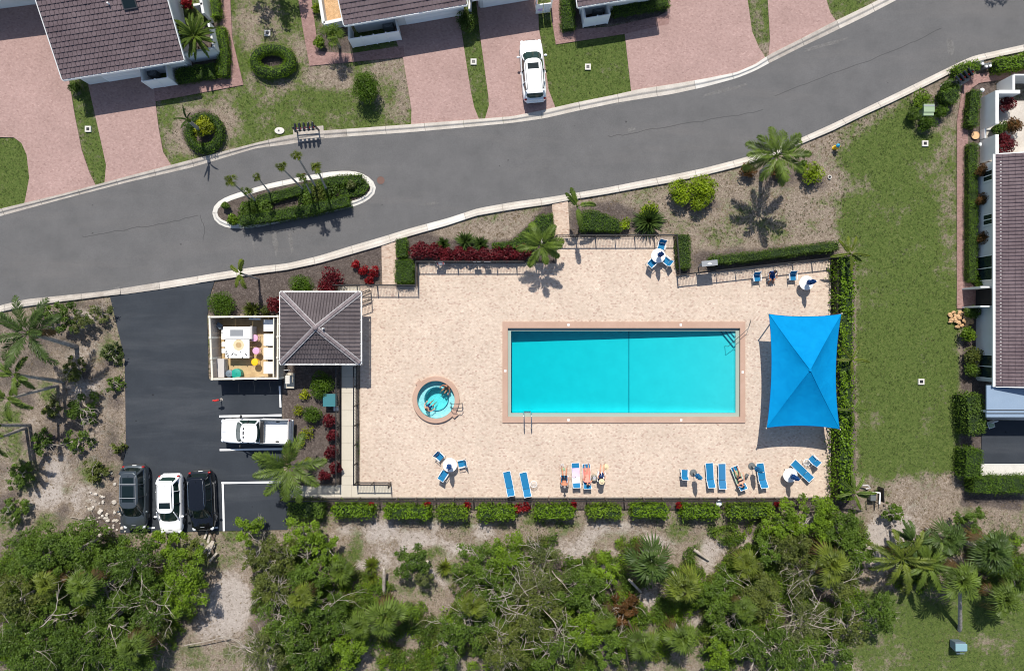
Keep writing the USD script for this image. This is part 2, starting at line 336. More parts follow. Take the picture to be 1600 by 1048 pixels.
# ground cover: primvar 'cover' = (green, mulch, sand), the rest is dry thatch and soil
_gn = {'c': ('attribute', dict(attribute='cover')), 's': ('separate_color', {}), 'g': ('geometry', {}),
       'n1': ('noise_texture', dict(scale=.55, detail=6.0, roughness=.65)), 'n2': ('noise_texture', dict(scale=3.2, detail=4.0, roughness=.7)), 'n3': ('noise_texture', dict(scale=11.0, detail=3.0, roughness=.75)),
       'gr': ('rgb_ramp', {'ramp': [(.3, (.036, .063, .013)), (.5, (.074, .106, .025)), (.72, (.15, .165, .055))]}),
       'dr': ('rgb_ramp', {'ramp': [(.28, (.088, .068, .053)), (.5, (.21, .168, .13)), (.70, (.43, .36, .295))]}),
       'mr': ('rgb_ramp', {'ramp': [(.3, (.042, .033, .03)), (.5, (.085, .068, .06)), (.7, (.2, .165, .145))]}),
       'sr': ('rgb_ramp', {'ramp': [(.3, (.24, .205, .18)), (.55, (.37, .325, .29)), (.75, (.55, .50, .45))]}),
       'a1': ('math', dict(math_type='multiply_add', value2=2.0, value3=-1.0)), 'a2': ('math', dict(math_type='multiply_add', value2=1.5, value3=-.75)),
       'sum': ('math', dict(math_type='add')), 'gs': ('math', dict(math_type='add')),
       'gf': ('map_range', dict(range_type='smoothstep', from_min=.22, from_max=.82, clamp=True)),
       'ms': ('math', dict(math_type='add')), 'mf': ('map_range', dict(range_type='smoothstep', from_min=.22, from_max=.8, clamp=True)),
       'ss': ('math', dict(math_type='add')), 'sf': ('map_range', dict(range_type='smoothstep', from_min=.2, from_max=.7, clamp=True)),
       'half': ('math', dict(math_type='multiply', value2=.55)), 'fine': ('math', dict(math_type='multiply_add', value2=.65)), 'n2s': ('math', dict(math_type='multiply', value2=.35)),
       'hv': ('hsv', {}), 'x1': ('mix_color', {}), 'x2': ('mix_color', {}), 'x3': ('mix_color', {}),
       'b': ('bump', dict(strength=.7, distance=.06)), 'p': ('principled_bsdf', dict(roughness=.95, specular_ior_level=.1))}
mat('ground_mat', _gn, [('c.color', 's.color'), ('g.position', 'n1.vector'), ('g.position', 'n2.vector'), ('g.position', 'n3.vector'),
    ('n2.fac', 'n2s.value1'), ('n3.fac', 'fine.value1'), ('n2s.value', 'fine.value3'),
    ('fine.value', 'gr.fac'), ('fine.value', 'dr.fac'), ('fine.value', 'mr.fac'), ('fine.value', 'sr.fac'),
    ('n1.fac', 'a1.value1'), ('n2.fac', 'a2.value1'), ('a1.value', 'sum.value1'), ('a2.value', 'sum.value2'), ('s.r', 'gs.value1'), ('sum.value', 'gs.value2'), ('gs.value', 'gf.value'),
    ('sum.value', 'half.value1'), ('s.g', 'ms.value1'), ('half.value', 'ms.value2'), ('ms.value', 'mf.value'), ('s.b', 'ss.value1'), ('half.value', 'ss.value2'), ('ss.value', 'sf.value'),
    ('dr.color', 'x1.a'), ('gr.color', 'x1.b'), ('gf.result', 'x1.fac'), ('x1.result', 'x2.a'), ('sr.color', 'x2.b'), ('sf.result', 'x2.fac'), ('x2.result', 'x3.a'), ('mr.color', 'x3.b'), ('mf.result', 'x3.fac'),
    ('x3.result', 'p.base_color'), ('fine.value', 'b.height'), ('b.normal', 'p.normal')])
mat('pool_plaster', {'g': ('geometry', {}), 'n': ('noise_texture', dict(scale=.9, detail=6.0, roughness=.65)), 'r': ('rgb_ramp', {'ramp': [(.25, (.155, .44, .49)), (.75, (.19, .49, .535))]}), 'p': ('principled_bsdf', dict(roughness=.8))},
    [('g.position', 'n.vector'), ('n.fac', 'r.fac'), ('r.color', 'p.base_color')])
mat('spa_plaster', {'g': ('geometry', {}), 'n': ('noise_texture', dict(scale=5.0, detail=4.0, distortion=1.5)), 'r': ('rgb_ramp', {'ramp': [(.35, (.34, .50, .53)), (.65, (.48, .66, .69))]}), 'p': ('principled_bsdf', dict(roughness=.8))},
    [('g.position', 'n.vector'), ('n.fac', 'r.fac'), ('r.color', 'p.base_color')])
plain('pool_tile', (.30, .36, .31), .3)
plain('pool_line', (.01, .10, .16), .4)
for _nm, _cl, _dn in (('pool_water', (0.0, .955, .968), 1.75), ('spa_water', (0.3, .97, .98), 1.0)):
    mat(_nm, {'g': ('geometry', {}), 'n': ('noise_texture', dict(scale=5.0 if _nm[0] == 's' else 2.2, detail=3.0)), 'b': ('bump', dict(strength=.5 if _nm[0] == 's' else .2, distance=.05)),
              't': ('transparent_bsdf', dict(color=(1, 1, 1))), 'gl': ('glossy_bsdf', dict(roughness=.03)), 'fr': ('fresnel', dict(IOR=1.33)), 'mx': ('mix_closure', {}),
              'v': ('absorption_volume', dict(color=_cl, density=_dn))},
        [('g.position', 'n.vector'), ('n.fac', 'b.height'), ('b.normal', 'gl.normal'), ('b.normal', 'fr.normal'), ('fr.fac', 'mx.fac'), ('t.BSDF', 'mx.closure1'), ('gl.BSDF', 'mx.closure2')], surface='mx.closure', volume='v.volume')

# ------------------------------------------------------------------ ground cover map (photo plan, half pixels)
X0, Y0, CW, CH = -100, -100, 900, 624
cover = np.zeros((CH, CW, 3))
cover[..., 0] = .32
_yy, _xx = np.mgrid[0:CH, 0:CW]
_cx, _cy = _xx * 2 + X0, _yy * 2 + Y0
def lay(region, g, m, s, blur=4.0):
    global cover
    if not isinstance(region, Polygon):
        if len(region) == 4 and np.ndim(region[0]) == 0:
            region = shapely.affinity.scale(shapely.Point(region[0], region[1]).buffer(1, 24), region[2], region[3])
        else: region = Polygon(region)
    x0, y0, x1, y1 = region.bounds
    w = np.zeros((CH, CW)); 
    i0, i1, j0, j1 = max(0, int((y0 - Y0) / 2) - 1), min(CH, int((y1 - Y0) / 2) + 2), max(0, int((x0 - X0) / 2) - 1), min(CW, int((x1 - X0) / 2) + 2)
    if i1 <= i0 or j1 <= j0: return
    w[i0:i1, j0:j1] = shapely.contains_xy(region, _cx[i0:i1, j0:j1], _cy[i0:i1, j0:j1])
    w = gaussian_filter(w, blur / 2)[..., None]
    cover = cover * (1 - w) + w * np.array([g, m, s], float)
def line(pts, width, g, m, s, blur=4.0): lay(shapely.LineString(pts).buffer(width), g, m, s, blur)

# north side
lay([(-100, -100), (1500, -100), (1400, 0), (860, 185), (400, 230), (0, 340), (-100, 350)], .78, 0, 0)
lay([(-100, 205), (30, 205), (55, 260), (40, 320), (-100, 350)], 1.0, 0, 0)
lay([(840, 30), (990, 40), (995, 150), (870, 175)], .98, 0, 0, 2)
lay([(100, 120), (140, 120), (170, 270), (150, 290), (120, 200)], .82, 0, 0, 2)
for e, g in (((405, 40, 40, 50), .40), ((430, 130, 60, 18), .45), ((520, 122, 36, 22), .02), ((612, 105, 30, 26), .1), ((615, 160, 26, 34), .38), ((285, 215, 22, 34), .18), ((355, 200, 22, 40), .22), ((300, 165, 40, 14), .5), ((470, 85, 20, 20), .2), ((500, 170, 60, 22), .85), ((450, 190, 70, 16), .8), ((740, 90, 18, 90), .75), ((275, 150, 30, 8), .4)):
    lay(e, g, 0, 0, 12)
lay((317, 205, 36, 36), 0, .75, 0, 3); lay((423, 93, 30, 20), 0, .9, 0, 3); lay([(270, 40), (360, 35), (362, 130), (272, 135)], 0, .9, 0, 3); lay([(497, 40), (545, 30), (550, 85), (497, 85)], 0, .8, 0, 4); lay([(875, -20), (1055, -20), (1052, 25), (876, 50)], 0, .9, 0, 3)
# south of the road, west of the lot
lay([(-100, 488), (175, 465), (200, 830), (200, 860), (-100, 900)], .28, .56, .04)
for x, y, a, b, s in ((125, 590, 28, 50, .62), (95, 735, 26, 26, .8), (60, 790, 50, 22, .62), (150, 560, 18, 40, .4), (140, 690, 20, 14, .5), (20, 700, 22, 14, .4), (165, 640, 14, 30, .35)): lay((x, y, a, b), .05, .1, s, 12)
for x, y, a, b, g in ((175, 553, 18, 20, .9), (140, 760, 28, 40, .62), (30, 740, 24, 30, .8), (20, 680, 20, 40, .7), (20, 640, 24, 20, .6), (30, 485, 30, 10, .5), (170, 480, 18, 14, .6), (120, 800, 30, 20, .6), (10, 800, 20, 40, .7), (185, 520, 8, 60, .4)): lay((x, y, a, b), g, 0, 0, 10)
lay([(140, 790), (195, 760), (200, 840), (120, 850)], .1, .35, .25, 10)
# mulch beds
lay([(335, 440), (598, 382), (598, 447), (500, 450), (440, 455), (436, 492), (322, 492)], 0, 1, 0, 2)
lay([(438, 560), (536, 560), (536, 758), (452, 758), (443, 700)], 0, 1, 0, 2)
lay([(617, 374), (868, 318), (868, 412), (655, 412), (655, 446), (617, 446)], 0, .95, 0, 2)
lay([(668, 362), (740, 340), (845, 322), (830, 345), (800, 372), (760, 378), (700, 372)], .14, .0, .18, 5)
lay([(690, 356), (740, 340), (850, 320), (850, 328), (760, 345)], .58, 0, 0, 5)
lay([(886, 312), (1050, 286), (1300, 200), (1320, 400), (1060, 432), (1050, 370), (888, 370)], .24, 0, .14, 4)
lay([(886, 320), (960, 312), (1000, 330), (1040, 365), (888, 372)], 0, .8, 0, 8)
lay([(1056, 365), (1080, 365), (1085, 440), (1060, 440)], 0, .8, 0, 4)
lay([(1075, 392), (1140, 385), (1230, 378), (1320, 372), (1318, 410), (1080, 436)], 0, .72, .1, 8)
for x, y, a, b, g in ((1000, 295, 40, 10, .6), (1125, 365, 20, 18, .75), (1070, 345, 20, 14, .6), (1180, 350, 40, 30, .45), (930, 300, 20, 6, .5), (1230, 365, 40, 12, .4), (1265, 355, 12, 10, .6), (1280, 320, 25, 25, .32)): lay((x, y, a, b), g, 0, 0, 10)
for x, y, a, b in ((1215, 275, 60, 16), (1275, 285, 26, 16), (1090, 320, 40, 14), (1250, 250, 30, 10)): lay((x, y, a, b), 0, .7, .1, 8)
# east lawn
lay([(1325, 260), (1310, 235), (1420, 150), (1505, 190), (1505, 750), (1400, 745), (1370, 760), (1338, 740), (1334, 400), (1318, 380)], 1.0, 0, 0, 10)
lay([(1425, 130), (1500, 95), (1600, 80), (1600, 110), (1506, 130), (1505, 200), (1430, 215)], .35, .45, .1, 6)
for x, y, a, b, g in ((1455, 270, 36, 36, .62), (1484, 350, 16, 70, .5), (1486, 230, 14, 40, .42), (1335, 290, 14, 60, .6), (1370, 340, 60, 40, .9), (1486, 420, 14, 40, .55), (1400, 460, 30, 12, .75), (1460, 470, 30, 30, 1.2), (1400, 600, 50, 120, 1.2), (1380, 245, 50, 40, 1.05), (1365, 660, 10, 40, .5), (1440, 560, 6, 60, .6), (1450, 650, 10, 30, .55), (1342, 430, 5, 80, .5), (1490, 640, 14, 80, 1.1)): lay((x, y, a, b), g, 0, 0, 10)
lay([(1400, 750), (1505, 735), (1510, 840), (1380, 840)], .12, .15, .1, 8)
lay([(1502, 470), (1545, 470), (1545, 770), (1500, 740)], 0, .9, 0, 5)
lay([(1512, 120), (1560, 110), (1560, 470), (1512, 450)], 0, .9, 0, 3)
lay([(1505, 762), (1600, 768), (1600, 800), (1500, 790)], .05, .8, .05, 4)
lay([(1300, 400), (1335, 395), (1337, 790), (1300, 800)], 0, 1, 0, 3)
# woods along the bottom
lay([(440, 800), (1350, 800), (1350, 1200), (-100, 1200), (-100, 860), (200, 850)], .42, .22, .03, 10)
lay([(445, 778), (1345, 778), (1345, 797), (445, 797)], 0, .95, 0, 2)
for x, y, a, b, g in ((550, 850, 40, 22, .30), (730, 830, 60, 16, .42), (820, 825, 70, 14, .33), (370, 860, 36, 30, .5), (690, 920, 30, 40, .6), (1030, 830, 30, 8, .4), (1110, 832, 30, 8, .45), (700, 960, 40, 40, .4), (560, 865, 50, 6, .45)): lay((x, y, a, b), g, .0, .05, 8)
for x, y, a, b, s in ((595, 830, 34, 18, .72), (655, 845, 30, 14, .9), (870, 856, 30, 12, .65), (965, 822, 60, 10, .6), (960, 866, 30, 12, .7), (1030, 845, 34, 9, .9), (1095, 850, 40, 16, .62), (1155, 838, 32, 22, .85), (1110, 880, 18, 30, .7), (1395, 830, 40, 34, .9), (1440, 850, 36, 12, .6), (1260, 820, 14, 18, .8), (362, 940, 30, 50, .62), (330, 985, 30, 24, .5), (1410, 800, 50, 14, .3), (1085, 965, 16, 14, .75), (1390, 1040, 20, 12, .4), (1490, 1040, 20, 14, .6), (1240, 870, 20, 16, .5), (560, 1020, 30, 20, .3), (640, 1035, 40, 16, .3)): lay((x, y, a, b), .05, .0, s, 9)
line([(515, 878), (560, 882), (600, 880), (640, 848)], 7, .05, 0, .95, 5)
line([(640, 845), (680, 842), (715, 858), (760, 866), (800, 872)], 8, .05, 0, .85, 5)
line([(672, 890), (695, 915), (735, 935)], 5, .1, 0, .75, 4)
lay([(1340, 925), (1450, 915), (1620, 900), (1700, 1200), (1340, 1200)], .92, 0, 0, 12)
lay((1380, 1020, 50, 34), .6, 0, .05, 14); lay((1530, 1000, 60, 12), .5, 0, .0, 12)
for c in ((110, 950, 190, 110), (470, 960, 90, 110), (850, 960, 160, 110), (1220, 950, 120, 110), (1440, 890, 70, 30), (1560, 880, 50, 30)): lay(c, .1, .62, .0, 14)
for x, y, a, b in ((360, 945, 34, 46), (1010, 935, 20, 14), (1380, 870, 30, 26)): lay((x, y, a, b), .06, .0, .75, 9)
lay((110, 780, 60, 26), .15, .0, .7, 10)

_r = np.random.default_rng(21)
for _ in range(95):
    left = _r.uniform() < .4
    x, y = (_r.uniform(0, 190), _r.uniform(475, 830)) if left else (_r.uniform(440, 1350), _r.uniform(812, 885))
    k = _r.uniform(); s_ = _r.uniform(5, 17)
    w3 = (.05, .75, 0) if k < (.5 if left else .2) else (.75, 0, 0) if k < .75 else (.05, 0, .62)
    lay((x, y, s_ * _r.uniform(.8, 1.8), s_ * _r.uniform(.6, 1.3)), *w3, 7)
def cover_at(x, y):
    """x, y world -> cover weights"""
    px, py = x * S + 800, 524 - y * S
    return np.stack([map_coordinates(cover[..., k], [(py - Y0) / 2, (px - X0) / 2], order=1, mode='nearest') for k in range(3)], -1)
def cover_mesh(prim, v):
    c = cover_at(v[:, 0], v[:, 1])
    UsdGeom.PrimvarsAPI(prim).CreatePrimvar('cover', Sdf.ValueTypeNames.Color3fArray, 'vertex').Set(Vt.Vec3fArray.FromNumpy(c.astype(np.float32)))

DECK = Polygon(PL([(563, 776), (563, 446), (653, 446), (653, 411), (868, 411), (868, 371), (1052, 370), (1057, 431), (1297.5, 403.5), (1298, 776)])[:, :2])
POOL_OUT = [(785, 502.5), (1163.5, 502.5), (1163.5, 660), (785, 660)]
SPA_C = P(681.5, 624)
gx = np.r_[-600, -200, -90, np.linspace(-46, 46, 369), 90, 200, 600]
gy = np.r_[-600, -200, -80, np.linspace(-31, 31, 249), 80, 200, 600]
GX, GY = np.meshgrid(gx, gy, indexing='ij')
rel = (meshkit.fbm(np.stack([GX * .7, GY * .7, GX * 0], -1), 4, seed=4) - .5) * .07
inner = (abs(GX) < 46) & (abs(GY) < 31)
GZ = np.where(inner, rel, 0) - .04
gv, gf = quadgrid(np.stack([GX, GY, GZ], -1))
def ground_z(x, y):
    i = (np.asarray(x) + 46) / 92 * 368 + 3; j = (np.asarray(y) + 31) / 62 * 248 + 3
    return map_coordinates(GZ, [i, j], order=1, mode='nearest')
cen = gv[gf].mean(1)
keep = ~shapely.contains_xy(DECK.buffer(-.6), cen[:, 0], cen[:, 1])
GROUND = solo('ground', (gv, gf[keep]), 'ground_mat', kind='structure', label='soil, thatch and mulch ground around the pool and road', smooth=True)
cover_mesh(GROUND, gv)

# ------------------------------------------------------------------ road and kerbs
NK_O = [(-110, 366), (0, 327), (100, 303), (200, 276), (300, 250), (400, 224), (450, 212), (500, 205), (560, 201), (640, 195), (720, 189), (800, 182.5), (850, 172.5), (900, 161), (960, 149), (1000, 140), (1050, 132.5), (1100, 124), (1150, 114), (1180, 101), (1200, 87), (1250, 62), (1300, 36), (1350, 12), (1390, -8), (1450, -42), (1560, -110)]
NK_I = [(-110, 378), (0, 338), (100, 311), (200, 285), (300, 262), (400, 232), (450, 226), (500, 217), (560, 212.5), (640, 207), (720, 200), (800, 192.5), (850, 185.5), (900, 174), (960, 161.5), (1000, 155), (1050, 147.5), (1100, 136.5), (1150, 123), (1180, 111), (1200, 100), (1250, 75), (1300, 51), (1350, 27), (1400, 1), (1460, -32), (1580, -105)]
SK_I = [(-110, 520), (0, 477), (40, 467.5), (100, 461.5), (160, 455.5), (200, 449), (250, 441), (300, 433), (350, 424.5), (400, 417), (450, 411.5), (500, 399.5), (550, 384), (600, 369.5), (640, 357), (700, 341), (745, 326), (800, 316), (850, 309.5), (900, 301.5), (950, 293), (1000, 283), (1050, 273.5), (1100, 263), (1150, 250), (1200, 236), (1240, 221), (1300, 194), (1350, 170), (1400, 146), (1450, 121.5), (1500, 97), (1520, 88), (1560, 79), (1600, 70), (1720, 45)]
SK_O = [(-110, 534), (0, 488), (40, 479), (100, 471), (160, 463.5), (200, 459), (250, 452), (300, 444), (350, 436.5), (400, 428.5), (450, 422), (500, 411.5), (550, 397.5), (600, 383), (640, 369.5), (700, 352.5), (745, 337.5), (800, 328), (850, 321), (900, 311.5), (950, 303.5), (1000, 294), (1050, 285.5), (1100, 274.5), (1150, 262), (1200, 247.5), (1240, 230.5), (1300, 205), (1350, 180.5), (1400, 157.5), (1450, 133), (1500, 107.5), (1520, 98.5), (1560, 89.5), (1600, 81), (1720, 56)]
def resample(line_, n):
    l = shapely.LineString(line_); d = np.linspace(0, l.length, n)
    p = np.array([l.interpolate(k).coords[0] for k in d])
    return np.stack([gaussian_filter(p[:, k], 2.0, mode='nearest') for k in (0, 1)], 1)
def pair(inner_, outer_, n):
    a = resample(inner_, n); b = resample(outer_, 2000)
    tt = np.gradient(a, axis=0); tt /= np.linalg.norm(tt, axis=1, keepdims=True)
    out = []
    for p, t in zip(a, tt):      # the outer point across from p
        s = np.abs((b - p) @ t); near = np.linalg.norm(b - p, axis=1) < 40
        s[~near] = 1e9; out.append(b[s.argmin()])
    return a, np.array(out)
NA, NB = pair(NK_I, NK_O, 640)
SA, SB = pair(SK_I, SK_O, 640)
ISL = [(330.5, 333), (332, 324), (340, 315), (355, 307), (378, 299.5), (418, 287.5), (477.5, 275), (512.5, 269), (535, 267), (553, 267.5), (565, 270), (576, 276), (586, 285), (589.5, 294), (588, 301), (582.5, 308), (566, 318.5), (542, 326), (477.5, 339), (425, 350.5), (400, 355.5), (375, 357.5), (355, 356.5), (341, 351), (333, 343)]
def smooth_ring(pts, n):
    l = shapely.LinearRing(pts); p = np.array([l.interpolate(k).coords[0] for k in np.linspace(0, l.length, n, endpoint=False)])
    return np.stack([gaussian_filter(p[:, k], 2.5, mode='wrap') for k in (0, 1)], 1)
IA = smooth_ring(ISL, 200)
_ip = Polygon(IA)
IC = np.array(_ip.centroid.coords[0])

road_poly = Polygon(np.vstack([NA, SA[::-1]])).buffer(1.5).difference(_ip.buffer(-3))
ROAD = solo('road', extr(Polygon(PL(list(road_poly.exterior.coords))[:, :2], [PL(list(r.coords))[:, :2] for r in road_poly.interiors]), -.06, .02), 'road_asphalt', kind='structure', label='grey asphalt road curving between the two kerbs')
KERB_PROFILE = [(0, -.05), (0, .028), (.38, .04), (.55, .115), (.62, .13), (.97, .13), (1, .10), (1, -.05)]
def kerb(name, A, B, label, seg, new=(), old=(), closed=False, flat=()):
    t = thing(name, label=label, kind='structure')
    a, b = PL(A)[:, :2], PL(B)[:, :2]
    if closed: a, b = np.vstack([a, a[:1]]), np.vstack([b, b[:1]])
    L = np.r_[0, np.cumsum(np.linalg.norm(np.diff(a, axis=0), axis=1))]
    n = int(round(L[-1] / seg)); edges = np.linspace(0, L[-1], n + 1)
    for k in range(n):
        d = np.linspace(edges[k] + .012, edges[k + 1] - .012, 7)
        pa = np.stack([np.interp(d, L, a[:, i]) for i in (0, 1)], 1); pb = np.stack([np.interp(d, L, b[:, i]) for i in (0, 1)], 1)
        mid = pa[3] * S; mx = mid[0] + 800
        if abs(mx - 800) > 870: continue
        low = any(u <= mx <= w for u, w in flat)
        g = np.stack([np.c_[pa * (1 - u) + pb * u, np.full(7, min(z, .05 + .02 * u) if low else z)] for u, z in KERB_PROFILE], 1)
        m = 'concrete_new' if any(u <= mx <= w for u, w in new) else 'concrete_old' if any(u <= mx <= w for u, w in old) else 'concrete'
        v, f = quadgrid(g)
        c0, c1 = len(v), len(v) + 1
        v = np.vstack([v, g[0].mean(0), g[-1].mean(0)])
        K = len(KERB_PROFILE); kk = np.arange(K - 1)
        f = np.vstack([f, np.stack([np.full(K - 1, c0), kk + 1, kk], 1), np.stack([np.full(K - 1, c1), 6 * K + kk, 6 * K + kk + 1], 1)])
        p_ = part(t, 'concrete_segment', (v, f if A is not NA else f[:, ::-1]), m)
    return t
kerb('kerb', NA, NB, 'concrete kerb and gutter along the house side of the road', 3.05, new=[(1075, 1178)], old=[(-200, 560), (1180, 1300)])
kerb('kerb', SA, SB, 'concrete kerb and gutter along the pool side of the road', 3.05, new=[(665, 748), (1425, 1452)], old=[(0, 250)], flat=[(165, 335)])
import shapely.ops
IB = np.array([shapely.ops.nearest_points(_ip.buffer(-8.5).exterior, shapely.Point(p))[0].coords[0] for p in IA])
kerb('island_kerb', IA, IB, 'pale concrete kerb ringing the planted traffic island', 3.0, new=[(-900, 900)], closed=True)
solo('island_bed', extr(PL(_ip.buffer(-7).exterior.coords), .02, .10), 'mulch_mat', kind='structure', label='mulch bed inside the island kerb')
mh = thing('manhole_cover', 'round rusty manhole cover in the road at the tip of the island', 'manhole', P(595, 282))
part(mh, 'cover_plate', disc(P(595, 282) + [0, 0, .028], .3, .012, 28), 'rust'); part(mh, 'frame_ring', lathe([(.31, .02), (.31, .036), (.37, .036), (.37, .02)], 28, P(595, 282)), 'steel_dark')
# tar-sealed cracks and tyre scuffs in the road are thin sheets of their own
ck = thing('road_crack', 'dark hairline cracks sealed across the asphalt west of the island', 'crack', P(320, 350))
for pts in ([(120, 372), (180, 362), (240, 352), (300, 340), (315, 336)], [(314, 334), (317, 352), (319, 375)], [(940, 215), (1010, 205), (1090, 190), (1180, 176), (1200, 170)], [(1200, 155), (1290, 118), (1360, 95), (1420, 70), (1480, 40)]):
    q = PL(np.vstack([resample(pts, 24)]))
    q[:, :2] += (meshkit.noise(q * 3 + 7)[:, None] - .5) * .25
    part(ck, 'crack', cat([obox(q[i], q[i + 1], .03, .02, .0235) for i in range(len(q) - 1)]), 'black_rubber')

sc_ = thing('road_scuff', 'paler scuffs rubbed into the grey asphalt', 'scuff', P(1485, 78))
for k, (x, y, w, h_) in enumerate(((1485, 76, .3, .7), (987, 203, .3, .2), (437, 327, .25, .12), (675, 318, .5, .12), (182, 452, .3, .2), (1010, 150, 2.2, .16), (1130, 142, 1.5, .14), (1290, 70, 1.8, .16), (430, 372, .2, 1.2), (395, 365, .15, 1.0), (455, 380, .18, .9))):
    q = P(x, y); rr_ = np.random.default_rng(k); a_ = np.linspace(0, 6.283, 18, endpoint=False); rad_ = 1 + rr_.normal(0, .22, 18); tl = .28 if w > 1 else .1
    pp = np.stack([np.cos(a_) * w * rad_, np.sin(a_) * h_ * rad_], 1) @ np.array([[math.cos(tl), math.sin(tl)], [-math.sin(tl), math.cos(tl)]]) + q[:2]
    part(sc_, 'scuff', extr(Polygon(pp), .0203, .0215), 'scuff_mat')
# ------------------------------------------------------------------ driveways, paths, parking
def sheet(name, pts, mat_, label, z=.03, cut=None, smooth_=0):
    p = Polygon(PL(pts)[:, :2])
    if smooth_: p = p.buffer(smooth_).buffer(-2 * smooth_).buffer(smooth_)
    if cut is not None: p = p.difference(cut)
    return solo(name, extr(p, -.08, z), mat_, label=label, kind='structure')
NK_BACK = Polygon(PL(np.vstack([NB, SB[::-1]]))[:, :2])       # road with both kerbs
SK_BACK = NK_BACK
sheet('driveway', [(-110, -70), (62, -70), (62, -20), (78, 40), (108, 125), (117, 180), (128, 235), (140, 270), (155, 300), (36, 330), (41, 305), (46, 278), (42, 242), (34, 224), (22, 215), (-110, 213)], 'drive_pavers', 'wide pink paver driveway at the far left', cut=NK_BACK, smooth_=.25)
sheet('driveway', [(120, 90), (240, 90), (243, 160), (248, 200), (255, 238), (275, 270), (163, 292), (166, 258), (150, 185), (137, 128)], 'drive_pavers', 'pink paver driveway in the shade of the left house', cut=NK_BACK)
sheet('driveway', [(600, 15), (712, -5), (722, 55), (735, 140), (741, 168), (754, 200), (642, 205), (643, 170), (630, 92)], 'drive_pavers', 'pink paver driveway beside the round shrub', cut=NK_BACK)
sheet('driveway', [(738, -60), (838, -60), (842, 45), (850, 90), (857, 140), (874, 185), (752, 205), (764, 165), (763, 150), (750, 55), (745, 10)], 'drive_pavers', 'pink paver driveway under the parked white car', cut=NK_BACK)
sheet('driveway', [(976, 52), (1040, 20), (1040, -60), (1166, -60), (1168, 0), (1175, 50), (1186, 75), (1202, 100), (988, 160)], 'drive_pavers', 'broad pink paver driveway with the new kerb at its foot', cut=NK_BACK)
sheet('driveway', [(1196, -60), (1288, -60), (1291, 0), (1297, 20), (1312, 42), (1200, 96), (1203, 62)], 'drive_pavers', 'pink paver driveway nearest the bend at the top', cut=NK_BACK)
for pts, lb in (([(338, -40), (358, -40), (363, 60), (380.5, 133), (242.5, 158.5), (241, 138), (272, 134), (357.5, 118.5), (346, 60), (340, 0)], 'narrow pink paver path around the left house hedge'),
                ([(463, -40), (483, -40), (487, 0), (498, 81), (548, 84), (631, 72), (632, 89.5), (560, 96), (484, 103.5), (474, 50), (466, 0)], 'narrow pink paver path beside the middle house fan palm'),
                ([(858, -30), (874, -30), (876, 30), (883, 48.5), (905, 46), (955, 42), (1045, 22), (1045, 38), (978, 53), (900, 65), (868.5, 70), (862, 30)], 'pink paver path leading to the third house gate'),
                ([(1495, 190), (1500, 160), (1504, 140), (1503, 128), (1520, 117), (1570, 110), (1620, 104), (1620, 118), (1570, 124), (1530, 130), (1518, 138), (1513, 165), (1512, 190), (1513, 440), (1524, 448), (1535, 462), (1535, 478), (1524, 482), (1495, 482)], 'long straight pink paver path along the right house')):
    sheet('path', pts, 'path_pavers', lb, z=.034)
LOT = [(170, 455), (338, 432), (330, 455), (324, 494), (326, 592), (441, 578), (441, 640), (443, 754), (451, 780), (450, 827), (350, 829), (188, 832), (190, 735), (197, 700), (195, 560)]
sheet('parking_lot', LOT, 'lot_asphalt', 'dark sealed asphalt parking lot left of the pool', z=.024, cut=NK_BACK)
plot = stage.GetPrimAtPath('/World/parking_lot')
ln = thing('parking_markings', 'white painted bay lines on the dark parking lot', 'road marking', P(390, 700))
for a, b, w in (((342.5, 650.3), (440, 648.5), .155), ((343.5, 702.5), (443, 701), .15), ((346, 754), (442, 752.8), .15), ((348.2, 755), (350, 829), .15), ((437, 603), (438.5, 636), .13), ((231, 824.5), (242, 823.8), .14), ((328, 825), (341, 823.5), .14)):
    part(ln, 'painted_line', obox(P(*a), P(*b), w, .024, .0285), 'line_paint')
def walkway(name, label, pts_list, mat_='slab_cream'):
    t = thing(name, label=label, kind='structure')
    for (x0, y0, x1, y1) in pts_list:
        a, b = P(x0, y0), P(x1, y1)
        part(t, 'slab', rbox(((a[0] + b[0]) / 2, (a[1] + b[1]) / 2, 0), (abs(b[0] - a[0]) - .012, abs(b[1] - a[1]) - .012, .13), .008), mat_)
    return t
walkway('walkway', 'cream concrete slab walkway running down beside the pavilion', [(534, y, 556, min(y + 26, 757)) for y in range(562, 757, 26)] + [(x, 757, min(x + 26, 611), 776) for x in range(445, 611, 26)])
walkway('entry_pad', 'cream concrete entry slabs at the pavilion gate', [(528, 447.5, 546, 470), (546, 447.5, 562.5, 470)])
sheet('walkway_paved', [(596, 378), (618, 370), (620.5, 447), (597.5, 447)], 'walk_pavers', 'short tan paver walk from the kerb between the clipped hedges', z=.036, cut=NK_BACK)
sheet('walkway_paved', [(862, 314), (887, 310), (890.5, 372), (866.5, 372)], 'walk_pavers', 'short tan paver walk from the kerb to the upper gate', z=.036, cut=NK_BACK)
sheet('side_yard', [(1541, 600), (1640, 600), (1640, 657), (1541, 655)], 'concrete', 'pale concrete apron below the right house', z=.04)
sheet('side_driveway', [(1534, 657), (1640, 657), (1640, 724), (1533, 724)], 'lot_asphalt', 'dark asphalt driveway at the right edge', z=.03)
sheet('side_walk', [(1530, 724), (1640, 724), (1640, 743), (1528, 743)], 'concrete_new', 'white concrete strip below the right driveway', z=.045)

